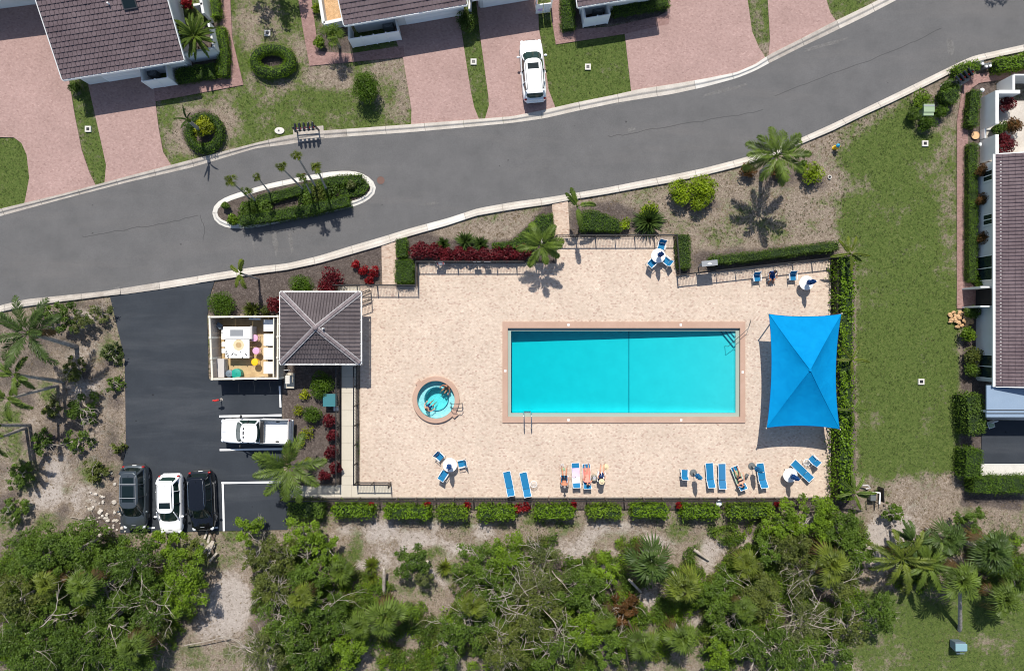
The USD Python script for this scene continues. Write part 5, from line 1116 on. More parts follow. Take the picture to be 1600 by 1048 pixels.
# ------------------------------------------------------------------ blue shade sail on four posts
sl = thing('shade_sail', 'big bright blue pyramid shade sail over the right end of the deck', 'shade sail', P(1257, 580, 2.7) * [1, 1, 0])
SC = [P(1201.5, 490.5, 2.75), P(1314.5, 490.5, 2.75), P(1312, 670, 2.75), P(1198, 668, 2.75)]
PK = P(1266, 578, 4.35)
for k in range(4):
    a, b = SC[k], SC[(k + 1) % 4]; mid = (a + b) / 2; n_ = 22
    inward = (PK - mid) * [1, 1, 0]; inward /= np.linalg.norm(inward); L = np.linalg.norm(b - a)
    s = np.linspace(0, 1, n_)
    edge = a + (b - a) * s[:, None] + inward * (4 * s * (1 - s) * L * .035)[:, None] + np.array([0, 0, 1.0]) * (-4 * s * (1 - s) * .10)[:, None]
    u = np.linspace(0, 1, 14)
    g = edge[None] * (1 - u)[:, None, None] + PK * u[:, None, None]
    g[..., 2] -= (np.sin(u * np.pi) * .13)[:, None] * (4 * s * (1 - s))[None] + (np.sin(u * np.pi) * .10)[:, None]
    part(sl, 'fabric_panel', quadgrid(g[:, ::-1]), 'sail_fabric', smooth=True)
    part(sl, 'edge_cable', tube(edge, .014, 5), 'navy_fabric')
for k in range(4): part(sl, 'seam', tube(np.array([SC[k] + (PK - SC[k]) * u + np.array([0, 0, -.10 * math.sin(u * math.pi) + .012]) for u in np.linspace(0.01, 1, 10)]), .012, 5), 'sail_fabric')
part(sl, 'peak_cap', disc(PK + [0, 0, .02], .10, .02, 20), 'sail_fabric')
for c, (dx, dy), (ex, ey) in zip(SC, ((-.04, .04), (.04, .04), (.04, -.04), (-.04, -.04)), ((1.15, -.6), (-.1, -.4), (-.1, .2), (1.15, .6))):
    p_ = part(sl, 'post', tube([c * [1, 1, 0] + [ex, ey, .05], c + [dx, dy, .03]], .045, 12), 'stucco_tan'); part(p_, 'corner_bracket', rbox(c + [dx * .5, dy * .5, -.02], (.12, .12, .05), .02), 'steel_dark')

# ------------------------------------------------------------------ deck furniture
DZ = .06
def make_lounger(label, loc, rz, raised, fabric):
    t = thing('sun_lounger', label, 'sun lounger', loc, rz, group='blue sling loungers on the deck')
    for s in (-1, 1): part(t, 'side_rail', tube([(s * .29, -.95, .36), (s * .29, .35, .36)], .02, 6), 'white_trim', local=True)
    part(t, 'foot_rail', tube([(-.29, -.95, .36), (.29, -.95, .36)], .02, 6), 'white_trim', local=True)
    g = np.array([[[x, y, .365 - .035 * (1 - (x / .28) ** 2)] for x in np.linspace(-.275, .275, 7)] for y in np.linspace(-.94, .34, 16)])
    part(t, 'seat_sling', quadgrid(g.transpose(1, 0, 2)), fabric, local=True, smooth=True)
    a = math.radians(raised); ca, sa = math.cos(a), math.sin(a)
    g = np.array([[[x, .35 + d * ca, .365 + d * sa - .03 * (1 - (x / .28) ** 2)] for x in np.linspace(-.275, .275, 7)] for d in np.linspace(.02, .66, 9)])
    part(t, 'back_sling', quadgrid(g.transpose(1, 0, 2)), fabric, local=True, smooth=True)
    e = np.array([0, .35 + .67 * ca, .365 + .67 * sa])
    for s in (-1, 1): part(t, 'back_rail', tube([(s * .29, .35, .365), e + [s * .29, 0, 0]], .018, 6), 'white_trim', local=True)
    part(t, 'head_rail', tube([e + [-.29, 0, 0], e + [.29, 0, 0]], .018, 6), 'white_trim', local=True)
    for y in (-.78, .25):
        for s in (-1, 1): part(t, 'leg', tube([(s * .29, y, .35), (s * .31, y, .02)], .02, 6), 'white_trim', local=True)
    part(t, 'prop', tube([(-.2, .35 + .4 * ca, .365 + .38 * sa), (-.2, .75, .04)], .012, 5), 'white_trim', local=True); part(t, 'prop', tube([(.2, .35 + .4 * ca, .365 + .38 * sa), (.2, .75, .04)], .012, 5), 'white_trim', local=True)
    return t
LG = {}
def lounger(foot, head, label, raised=32, fabric='blue_fabric'):
    f_, h_ = P(*foot, .36), P(*head, .5); d = (h_ - f_)[:2]; d /= np.linalg.norm(d)
    mid = (f_ + h_)[:2] / 2; rz = math.degrees(math.atan2(-d[0], d[1])); loc = (mid[0], mid[1], DZ)
    key = (raised, fabric)
    if key not in LG: LG[key] = make_lounger(label, loc, rz, raised, fabric)
    else: dup(LG[key], loc, rz, label)
    return np.array(loc), d
lounger((791.8, 738.5), (798.5, 772), 'blue lounger nearest the left of the bottom row')
lounger((817.5, 739.5), (824.5, 774), 'blue lounger beside the round wire table, bottom row')
Lp, dp = lounger((899, 725), (900.7, 759), 'blue lounger covered by a pink and white towel')
Lw, dw = lounger((916, 726), (917.6, 761), 'blue lounger with the person in coral')
lounger((1108, 725), (1111, 759), 'blue lounger just right of the umbrella on a grey base, bottom row')
lounger((1127.7, 727.5), (1129, 759), 'faded flat blue lounger between two brighter ones', raised=14, fabric='blue_fabric_old')
Ls, ds = lounger((1147.5, 730), (1160.7, 762.5), 'blue lounger with a sunbather on a green towel')
lounger((1187.5, 727), (1193, 758), 'blue lounger beside the second umbrella on a grey base')
lounger((1241.5, 724.5), (1264, 745.5), 'slanting blue lounger next to the bottom right white table', raised=8)
def make_chair(label, loc, rz, fabric):
    """seat faces -y, back towards +y"""
    t = thing('pool_chair', label, 'chair', loc, rz, group='blue sling chairs on the deck')
    g = np.array([[[x, y, .42 - .03 * (1 - (x / .25) ** 2)] for x in np.linspace(-.25, .25, 5)] for y in np.linspace(-.26, .22, 7)]); part(t, 'seat', quadgrid(g.transpose(1, 0, 2)), fabric, local=True, smooth=True)
    g = np.array([[[x, .22 + d * .38, .42 + d * .92 - .03 * (1 - (x / .25) ** 2)] for x in np.linspace(-.25, .25, 5)] for d in np.linspace(.02, .55, 6)]); part(t, 'back', quadgrid(g.transpose(1, 0, 2)), fabric, local=True, smooth=True)
    for s in (-1, 1):
        part(t, 'arm', rbox((s * .29, -.02, .62), (.05, .5, .03), .012), 'white_trim', local=True)
        part(t, 'leg', tube([(s * .29, -.26, .02), (s * .29, -.24, .62)], .018, 6), 'white_trim', local=True); part(t, 'leg', tube([(s * .29, .34, .02), (s * .29, .2, .62)], .018, 6), 'white_trim', local=True)
        part(t, 'frame', tube([(s * .265, -.27, .42), (s * .265, .22, .42), (s * .265, .43, .93)], .016, 6), 'white_trim', local=True)
    part(t, 'frame', tube([(-.265, .43, .93), (.265, .43, .93)], .016, 6), 'white_trim', local=True)
    return t
CH = {}
def chair(px, py, face, label, fabric='blue_fabric'):
    """face: photo pixel the chair looks at"""
    c = P(px, py, .5); d = P(*face)[:2] - c[:2]; d /= np.linalg.norm(d); rz = math.degrees(math.atan2(d[0], -d[1])); loc = (c[0], c[1], DZ)
    if fabric not in CH: CH[fabric] = make_chair(label, loc, rz, fabric)
    else: dup(CH[fabric], loc, rz, label)
    return np.array(loc), d
TB = []
def make_table(label, loc):
    t = thing('pool_table', label, 'table', loc, 0, group='round white tables on the deck')
    part(t, 'tabletop', lathe([(0, .70), (.50, .70), (.545, .715), (.545, .735), (.52, .742), (.03, .745), (0, .745)], 40), 'white_plastic', local=True, smooth=40)
    for k in range(4):
        a = k * math.pi / 2 + .4; part(t, 'leg', tube([(.42 * math.cos(a), .42 * math.sin(a), .02), (.3 * math.cos(a), .3 * math.sin(a), .70)], .022, 6), 'white_trim', local=True)
    part(t, 'umbrella_base', lathe([(0, .0), (.24, .0), (.24, .05), (.05, .08), (.04, .3), (0, .3)], 20), 'black_plastic', local=True)
    return t
UM = []
def make_umbrella(label, loc, free):
    t = thing('closed_umbrella' if not free else 'standing_umbrella', label, 'umbrella', loc, 0, group='closed blue umbrellas')
    part(t, 'pole', tube([(0, 0, .05), (0, 0, 2.52)], .02, 8), 'white_trim', local=True)
    r = np.random.default_rng(7 + free)
    n_ = 32; pr = [(.05, 1.02), (.15, 1.06), (.17, 1.3), (.13, 1.6), (.15, 1.9), (.11, 2.2), (.05, 2.42), (.0, 2.47)]
    v, f = lathe(pr, n_); ang = np.arctan2(v[:, 1], v[:, 0]); k = 1 + .3 * np.sin(ang * 8) ; v[:, :2] *= k[:, None]; v += r.normal(0, .006, v.shape)
    part(t, 'canopy', (v, f), 'navy_fabric' if not free else 'blue_fabric', local=True, smooth=60)
    part(t, 'strap', lathe([(.16, 1.55), (.185, 1.57), (.185, 1.62), (.16, 1.64)], 20), 'navy_fabric', local=True); part(t, 'finial', ball((0, 0, 2.53), (.03, .03, .04), 1), 'white_trim', local=True)
    if free: part(t, 'base', lathe([(0, 0), (.27, 0), (.28, .02), (.26, .07), (.07, .10), (.05, .35), (.03, .36)], 28), 'ac_grey', local=True, smooth=40)
    return t
for (x, y, tl, ul) in ((1028.5, 399.5, 'round white table in the upper corner of the deck', 'closed blue umbrella standing in the upper corner table'), (1259.7, 442, 'round white table above the shade sail', 'closed blue umbrella standing in the table above the shade sail'),
                  (703, 726, 'round white table below the hot tub', 'closed blue umbrella standing in the table below the hot tub'), (1234.5, 742, 'round white table beside the slanting lounger', 'closed blue umbrella standing in the table beside the slanting lounger')):
    c = P(x, y, .74); loc = (c[0], c[1], DZ)
    if not TB: TB.append(make_table(tl, loc)); UM.append(make_umbrella(ul, loc, 0))
    else: dup(TB[0], loc, 0, tl); dup(UM[0], loc, 0, ul)
c = P(1083, 738); su = make_umbrella('closed blue umbrella on a round grey base, the left of two in the bottom row', (c[0], c[1], DZ), 1)
c = P(1174, 727.5); dup(su, (c[0], c[1], DZ), 40, 'closed blue umbrella on a round grey base, the right of two in the bottom row')
for x, y, fc, lb in ((1033.5, 384, (1028, 400), 'blue chair above the upper corner table'), (1019, 410.5, (1028, 400), 'blue chair lower left of the upper corner table'), (1041, 407.5, (1028, 400), 'blue chair lower right of the upper corner table'),
                     (1182.5, 434, (1184, 480), 'blue chair left of the person seated by the slanting fence'), (1238.5, 432.5, (1237, 480), 'blue chair between the seated person and the table above the sail'),
                     (687, 713, (703, 726), 'blue chair upper left of the table below the hot tub'), (721, 724, (703, 726), 'blue chair right of the table below the hot tub'), (693.5, 741, (703, 726), 'blue chair lower left of the table below the hot tub'),
                     (1069.5, 739, (1069, 700), 'single blue chair left of the first standing umbrella'), (1270, 718, (1240, 690), 'blue chair above the slanting lounger')):
    chair(x, y, fc, lb)
Cm, dm = chair(881.5, 748, (882, 700), 'blue chair under the man with dark shorts', 'blue_fabric_old'); Cb, db = chair(1206, 432, (1208, 480), 'dark blue chair under the person in blue by the slanting fence', 'navy_fabric'); Ch, dh = chair(939, 742, (944, 700), 'white slung chair under the person with a straw hat', 'towel_white')
def wire_table(px, py, label, stuff=False):
    c = P(px, py, .5); c[2] = DZ
    t = thing('side_table', label, 'side table', c)
    part(t, 'top_ring', (tm(trimesh.creation.torus(.25, .018, major_sections=26, minor_sections=6))[0] + c + [0, 0, .48], tm(trimesh.creation.torus(.25, .018, major_sections=26, minor_sections=6))[1]), 'white_trim')
    part(t, 'mesh_top', cat([obox(c + [-.24 * math.cos(math.asin(k)), .25 * k, 0], c + [.24 * math.cos(math.asin(k)), .25 * k, 0], .012, c[2] + .475, c[2] + .487) for k in np.linspace(-.9, .9, 7)]), 'white_trim')
    for k in range(3):
        a = k * 2.094 + .5; part(t, 'leg', tube([c + [.24 * math.cos(a), .24 * math.sin(a), 0], c + [.2 * math.cos(a), .2 * math.sin(a), .48]], .014, 6), 'white_trim')
    return c
wire_table(834, 756, 'round white wire side table beside the second lounger'); ctb = wire_table(1260.5, 722, 'white wire side table between the slanting lounger and its chair')
c = P(928.5, 746, .3); c[2] = DZ; t = thing('beach_bag', 'round patterned beach bag between the coral lounger and the hat', 'bag', c)
part(t, 'body', lathe([(0, .02), (.22, .02), (.27, .18), (.24, .36), (.2, .38), (.18, .30), (0, .28)], 24, c), 'bag_mat', smooth=40); part(t, 'strap', tube([c + [-.2, 0, .36], c + [-.12, .1, .5], c + [.12, .1, .5], c + [.2, 0, .36]], .02, 6), 'dark_cloth'); part(t, 'towel', ball(c + [0, 0, .33], (.15, .13, .07), 2), 'towel_white', smooth=True)
def towel_on(L, d, s0, s1, w, m, name, label, cat_='towel', lift=.02, raised=32):
    u = np.array([d[0], d[1]]); sd = np.array([u[1], -u[0]]); a = math.radians(raised); g = []
    for y in np.linspace(s0, s1, 20):
        hy, hz = (y, .375) if y < .35 else (.35 + (y - .35) * math.cos(a), .375 + (y - .35) * math.sin(a)); row = []
        for x in np.linspace(-w, w, 9):
            zz = hz + lift - (.03 * (1 - min(1, abs(x) / .28) ** 2)) - max(0, abs(x) - .29) * 2.2 + .012 * math.sin(y * 9 + x * 7)
            xx = np.clip(x, -.31, .31) + .02 * math.sin(y * 6)
            q = L[:2] + u * hy + sd * xx; row.append([q[0], q[1], L[2] + zz])
        g.append(row)
    return solo(name, quadgrid(np.array(g)), m, label, cat_, smooth=True)
towel_on(Lp, dp, -.55, .15, .36, 'towel_pink', 'towel', 'pink towel on the upper part of its lounger'); towel_on(Lp, dp, .14, .62, .36, 'towel_white', 'towel', 'white towel on the backrest beside the pink towel', lift=.03)
towel_on(Lw, dw, -.62, .25, .36, 'coral_cloth', 'towel', 'coral towel under the person in coral'); towel_on(Ls, ds, -.6, .55, .36, 'towel_green', 'towel', 'pale green towel under the sunbather')
c = P(898, 746, .45); t = thing('sunglasses', 'dark sunglasses left on the pink towel', 'sunglasses', c); part(t, 'lens', ball(c + [-.05, 0, 0], (.05, .035, .015), 1), 'black_plastic'); part(t, 'lens', ball(c + [.06, .02, 0], (.05, .035, .015), 1), 'black_plastic'); part(t, 'temple', tube([c + [-.1, 0, 0], c + [-.22, .05, .0]], .01, 5), 'black_plastic')

# ------------------------------------------------------------------ people
def chain(pts, rs): return [hull([(pts[i], rs[i]), (pts[i + 1], rs[i + 1])]) for i in range(len(pts) - 1)]
def smooth_body(ms, edge=.03, it=6):
    m = ms[0]
    for k in ms[1:]: m = m + k
    v, f = mani(m.refine_to_length(edge)); tmh = trimesh.Trimesh(v, f, process=True); trimesh.smoothing.filter_taubin(tmh, iterations=it)
    return tm(tmh)
def hand(w, d, up, r=1.0):
    """palm and five fingers from the wrist w along d, palm facing away from up"""
    d = d / np.linalg.norm(d); sd = np.cross(d, up); sd /= np.linalg.norm(sd); up = np.cross(sd, d); out = []
    pal = [(w, .024)] + [(w + d * .085 + sd * o, .015) for o in (-.035, .035)]; out.append(hull(pal))
    for o, l in ((-.034, .062), (-.012, .076), (.011, .072), (.033, .055)):
        k = w + d * .085 + sd * o; a = k + d * l * .55 + up * -.006; b = a + d * l * .42 - up * .02; out += chain([k, a, b], [.0095, .0085, .0075])
    k = w + d * .03 - sd * .028; out += chain([k, k + d * .03 - sd * .028, k + d * .06 - sd * .032 - up * .012], [.012, .0105, .009])
    return out
def person(label, loc, rz, J, clothes, skin='skin', hair='hair_dark', hat=None, hair_long=False):
    """J: joints in local metres, +y is where the person looks; paired joints are given as (left, right)"""
    t = thing('person', label, 'person', loc, rz)
    A = lambda k: np.array(J[k], float)
    hip, chest, neck, head = A('hip'), A('chest'), A('neck'), A('head')
    ax = chest - hip; ax /= np.linalg.norm(ax); lat = np.array(J.get('lat', (1, 0, 0)), float); fwd = np.cross(ax, lat) * -1
    if fwd[1] < 0 and abs(fwd[1]) > .5: fwd = -fwd
    sh = [neck - ax * .07 + lat * s * .17 for s in (-1, 1)]; hp = [hip + lat * s * .09 for s in (-1, 1)]
    ms = [hull([(hip + lat * .09, .105), (hip - lat * .09, .105), (hip + ax * .16 + lat * .06, .10), (hip + ax * .16 - lat * .06, .10)]), hull([(hip + ax * .16 + lat * .06, .10), (hip + ax * .16 - lat * .06, .10), (chest + lat * .085, .115), (chest - lat * .085, .115), (sh[0] + lat * .03, .065), (sh[1] - lat * .03, .065)]), hull([(neck - ax * .05, .07), (neck + (head - neck) * .35, .052)])]
    up = head - neck; up /= np.linalg.norm(up)
    fd = np.array(J.get('face', fwd), float); fd = fd - up * (fd @ up); fd /= np.linalg.norm(fd); ls = np.cross(fd, up)
    ms += [hull([(head + up * .03, .088), (head + up * .035 - fd * .03, .088), (head - up * .06 + fd * .035, .05), (head - up * .085 + fd * .055, .03)]), hull([(head + fd * .10 - up * .02, .012), (head + fd * .085 + up * .02, .012), (head + fd * .088 - up * .03, .018)]), hull([(head + fd * .085 - up * .062 + ls * .02, .012), (head + fd * .085 - up * .062 - ls * .02, .012)])]
    for s in (-1, 1): ms.append(hull([(head + ls * s * .088 + up * .02, .018), (head + ls * s * .088 - up * .015, .014)]))
    limbs = []
    for i in (0, 1):
        kn, an, toe, el, wr, hd = (np.array(J[k][i], float) for k in ('knee', 'ankle', 'toe', 'elbow', 'wrist', 'hand'))
        limbs.append((hp[i], kn, an, sh[i], el, wr))
        ms += chain([hp[i], kn, (kn * .7 + an * .3), an], [.085, .057, .055, .037]); ms += [hull([(an, .036), (toe, .024), (an + (an - toe) * .25 - np.array([0, 0, .03]), .03)])]
        ms += chain([sh[i], el, wr], [.052, .039, .026]); ms += hand(wr, hd - wr, np.array(J.get('palm_up', (0, 0, 1)), float))
    v, f = smooth_body(ms); b = part(t, 'body', (v, f), skin, local=True, smooth=True)
    for s in (-1, 1): part(t, 'eye', ball(head + fd * .088 + ls * s * .032 + up * .012, (.011, .011, .011), 1), 'eye_mat', local=True)
    hr = [hull([(head + up * .045 - fd * .02, .098), (head + up * .05 + fd * .0, .092), (head - up * .02 - fd * .055, .07)])]
    if hair_long: hr.append(hull([(head - fd * .05, .085), (neck - fd * .07, .06), (chest - fd * .09, .035)]))
    part(t, 'hair', smooth_body(hr, .03, 4), hair, local=True, smooth=True)
    for nm, m, regs in clothes:
        cs = []
        for rg in regs:
            if rg == 'top': cs.append(hull([(hip + ax * .10 + lat * .07, .112), (hip + ax * .10 - lat * .07, .112), (chest + lat * .085, .127), (chest - lat * .085, .127), (sh[0] + lat * .03, .073), (sh[1] - lat * .03, .073)])); cs += [hull([(l[3], .062), (l[3] * .6 + l[4] * .4, .055)]) for l in limbs]
            elif rg == 'hips': cs.append(hull([(hip + lat * .09, .118), (hip - lat * .09, .118), (hip + ax * .10 + lat * .07, .112), (hip + ax * .10 - lat * .07, .112)]))
            elif rg == 'shorts': cs += [hull([(l[0], .098), (l[0] * .35 + l[1] * .65, .078)]) for l in limbs]
            elif rg == 'bra': cs.append(hull([(chest + lat * .09 + fd * .0, .125), (chest - lat * .09, .125)]))
            elif rg == 'legs': cs += [k for l in limbs for k in chain([l[0], l[1], l[2]], [.098, .07, .05])]
        part(t, nm, smooth_body(cs, .03, 4), m, local=True, smooth=True)
    if hat:
        v, f = lathe([(.21, 0), (.22, .01), (.115, .02), (.10, .09), (.06, .11), (0, .115)], 28)
        a = up; bx, by = ls, np.cross(up, ls); v = v[:, :1] * bx + v[:, 1:2] * by + v[:, 2:] * a; part(t, 'hat', (v + head + up * .055, f), hat, local=True, smooth=40)
    return t
def rz_of(d): return math.degrees(math.atan2(-d[0], d[1]))
SIT = dict(hip=(0, -.16, .52), chest=(0, -.30, .88), neck=(0, -.34, 1.10), head=(0, -.33, 1.26), knee=((-.13, .28, .53), (.15, .27, .53)), ankle=((-.15, .40, .12), (.17, .42, .12)), toe=((-.16, .58, .06), (.19, .60, .06)),
           elbow=((-.30, -.18, .78), (.30, -.18, .78)), wrist=((-.29, .06, .68), (.29, .06, .68)), hand=((-.28, .2, .67), (.28, .2, .67)), face=(0, 1, -.15))
def shifted(J, **kw): J = dict(J); J.update(kw); return J
# man reclining in a chair with outstretched legs
person('person in dark shorts reclining in a chair with legs stretched towards the pool', (Cm[0], Cm[1], DZ), rz_of(dm), shifted(SIT, hip=(0, -.05, .52), chest=(0, -.30, .86), neck=(0, -.40, 1.05), head=(0, -.44, 1.2), knee=((-.13, .42, .50), (.14, .42, .52)), ankle=((-.19, .86, .20), (.20, .86, .28)), toe=((-.21, 1.0, .30), (.23, .98, .40))), [('shorts', 'dark_cloth', ['hips', 'shorts'])], skin='skin_tan', hair='hair_grey')
c = P(879, 727); t = thing('sandals', 'pale grey sandals and cloth left on the deck by the reclining feet', 'sandals', c + [0, 0, DZ])
for k in range(2): part(t, 'sandal', rbox(c + [-.1 + .14 * k, .05 * k, DZ + .03], (.1, .27, .05), .02, 10 * k), 'pale_grey')
part(t, 'cloth', rbox(c + [.02, -.28, DZ + .03], (.28, .2, .05), .02, 20), 'towel_green')
person('person in dark blue sitting in the chair by the slanting fence', (Cb[0], Cb[1], DZ), rz_of(db), SIT, [('shirt', 'navy_cloth', ['top']), ('shorts', 'navy_fabric', ['hips', 'shorts'])], skin='skin_tan')
person('person in a dark top and pale straw hat with legs stretched out', (Ch[0], Ch[1], DZ), rz_of(dh), shifted(SIT, knee=((-.12, .40, .52), (.14, .40, .54)), ankle=((-.13, .80, .34), (.12, .82, .34)), toe=((-.14, .92, .45), (.13, .94, .45)), elbow=((-.28, -.1, .8), (.30, -.05, .82)), wrist=((-.15, .18, .75), (.2, .22, .80)), hand=((-.08, .3, .75), (.1, .3, .82))), [('top', 'dark_cloth', ['top']), ('skirt', 'navy_cloth', ['hips', 'shorts'])], hat='straw')
c = P(946, 729); t = thing('straw_hat', 'spare straw sun hat lying beyond the seated legs', 'hat', c + [0, 0, DZ]); part(t, 'brim', lathe([(.24, .0), (.25, .015), (.12, .03)], 28, c + [0, 0, DZ + .01]), 'straw'); part(t, 'crown', lathe([(.12, .03), (.11, .12), (.05, .14), (0, .145)], 24, c + [0, 0, DZ + .01]), 'straw', smooth=40)
LIE = dict(hip=(0, .18, .50), chest=(0, -.10, .66), neck=(0, -.30, .80), head=(0, -.43, .90), knee=((-.12, .62, .62), (.14, .64, .50)), ankle=((-.13, .98, .46), (.15, 1.04, .45)), toe=((-.13, 1.08, .58), (.16, 1.13, .58)), elbow=((-.33, .0, .62), (.34, .02, .62)), wrist=((-.27, .24, .58), (.20, .22, .68)), hand=((-.24, .38, .56), (.10, .32, .68)), face=(0, .5, 1), palm_up=(0, 0, 1))
def lie(L, d, label, J, clothes, **kw): person(label, (L[0] + d[0] * .12, L[1] + d[1] * .12, DZ - .02), rz_of(-d), J, clothes, **kw)
lie(Lw, dw, 'person in coral with long dark hair lying on the blue lounger', shifted(LIE, elbow=((-.34, -.1, .66), (.36, -.18, .72)), wrist=((-.2, .12, .72), (.18, -.38, .86)), hand=((-.1, .2, .74), (.1, -.48, .92))), [('dress', 'coral_cloth', ['top', 'hips', 'shorts'])], hair_long=True)
lie(Ls, ds, 'sunbather in a dark swimsuit with bent knee on the green towel', shifted(LIE, knee=((-.14, .52, .84), (.18, .6, .62)), ankle=((-.12, .86, .47), (.2, .98, .46)), elbow=((-.36, -.26, .74), (.36, .06, .6)), wrist=((-.18, -.46, .86), (.44, .28, .5)), hand=((-.08, -.5, .9), (.46, .40, .46))), [('swimsuit', 'dark_cloth', ['hips', 'bra'])], skin='skin')
c = P(1165, 742); t = thing('tote_bag', 'dark grey tote bag on the deck beside the sunbather', 'bag', c + [0, 0, DZ]); part(t, 'body', rbox(c + [0, 0, DZ + .17], (.34, .2, .32), .05, 60), 'ac_grey'); part(t, 'handle', tube([c + [-.08, -.1, DZ + .3], c + [0, 0, DZ + .5], c + [.08, .1, DZ + .3]], .012, 6), 'dark_cloth')
# the two bathers: seated on the spa bench, chest deep
BATH = dict(hip=(0, -.02, -.10), chest=(0, -.12, .24), neck=(0, -.14, .45), head=(0, -.10, .61), knee=((-.14, .42, -.08), (.15, .42, -.08)), ankle=((-.12, .52, -.48), (.14, .52, -.48)), toe=((-.13, .7, -.53), (.15, .7, -.53)), elbow=((-.36, .0, .24), (.36, -.02, .26)), wrist=((-.4, .22, .14), (.42, .2, .2)), hand=((-.4, .36, .12), (.42, .34, .2)), face=(0, 1, -.5))
for (x, y), lb, m, hl, cl in (((698, 606), 'person with dark hair sitting in the hot tub, upper right', 'skin_tan', True, [('swimsuit', 'dark_cloth', ['hips', 'bra'])]), ((669, 636.5), 'person sitting in the hot tub, lower left', 'skin', False, [('shorts', 'navy_cloth', ['hips', 'shorts'])])):
    c = P(x, y); d = (SPA_C - c)[:2]; d /= np.linalg.norm(d); person(lb, (c[0], c[1], -.06), rz_of(d), BATH, cl, skin=m, hair_long=hl)

# ------------------------------------------------------------------ vegetation
def leaves(pts, nrm, size, r, fold=.12, wide=.5, jitter=.7):
    """one folded leaf (two triangles) per point, lying roughly across nrm"""
    n = len(pts); nrm = nrm + r.normal(0, jitter, (n, 3)); nrm /= np.linalg.norm(nrm, axis=1, keepdims=True) + 1e-9
    d = np.cross(nrm, r.normal(0, 1, (n, 3))); d /= np.linalg.norm(d, axis=1, keepdims=True) + 1e-9
    s = np.cross(nrm, d); sz = (size * r.uniform(.6, 1.35, n))[:, None]
    v = np.stack([pts - d * sz * .5, pts + s * sz * wide * .5 - nrm * sz * fold, pts + d * sz * .5, pts - s * sz * wide * .5 - nrm * sz * fold], 1).reshape(-1, 3)
    k = np.arange(n)[:, None] * 4
    return v, np.vstack([k + [0, 1, 2], k + [0, 2, 3]])
def lobes_pts(lobes, n, r, shell=.55):
    """points in the outer shell of ellipsoid lobes [(centre, radii)]; the underside is thinned"""
    w = np.array([np.prod(l[1]) ** (2 / 3) for l in lobes]); k = r.choice(len(lobes), n, p=w / w.sum())
    d = r.normal(0, 1, (n, 3)); d /= np.linalg.norm(d, axis=1, keepdims=True); d[:, 2] = np.where(d[:, 2] < -.2, -d[:, 2] * .6, d[:, 2])
    rad = r.uniform(shell, 1.0, n) ** .6
    C = np.array([l[0] for l in lobes])[k]; Rr = np.array([np.broadcast_to(l[1], 3) for l in lobes])[k]
    return C + d * Rr * rad[:, None], d
def bush(name, label, cat_, px, py, rpx, h, m, n=900, size=.12, lobes=7, seed=0, squash=1.0, group=None, stem=True, wide=.5, loose=.5, core=True):
    """a rounded shrub: px, py, rpx as seen; h metres tall"""
    r = np.random.default_rng(seed * 7919 + int(px * 13 + py)); c = P(px, py, h * .6); c[2] = 0; R = rpx / S * (1 - h * .6 / H)
    t = thing(name, label, cat_, c, group=group)
    L = []
    for k in range(lobes):
        a = k * 2.4 + r.uniform(0, 1); q = R * loose * math.sqrt((k + .3) / lobes) * 1.1
        L.append((c + [q * math.cos(a), q * math.sin(a) * squash, h * r.uniform(.48, .62)], np.array([R * (1 - loose * .82), R * (1 - loose * .82) * squash, h * r.uniform(.36, .45)])))
    p, nr = lobes_pts(L, n, r, .7)
    p[:, 2] = np.maximum(p[:, 2], .04)
    part(t, 'foliage', leaves(np.vstack([p, p[::2] * .88 + c * .12 - [0, 0, .04]]), np.vstack([nr, nr[::2]]), size * 1.12, r, wide=wide), m)
    if core and m not in ('leaf_red', 'leaf_lime'):
        v, f = ball(c + [0, 0, h * .42], (R * .55, R * .55 * squash, h * .30), 2); v = v + (meshkit.fbm(v * 2.3, 3)[:, None] - .5) * .2; v[:, 2] = np.maximum(v[:, 2], .0)
        part(t, 'inner_branches', (v, f), 'hedge_core', smooth=True)  # solid dark blob standing for the shaded inside of the shrub
    if stem: part(t, 'stem', tube([c + [0, 0, -.05], c + [.03, .02, h * .5]], .05, 6), 'bark_brown')
    return t
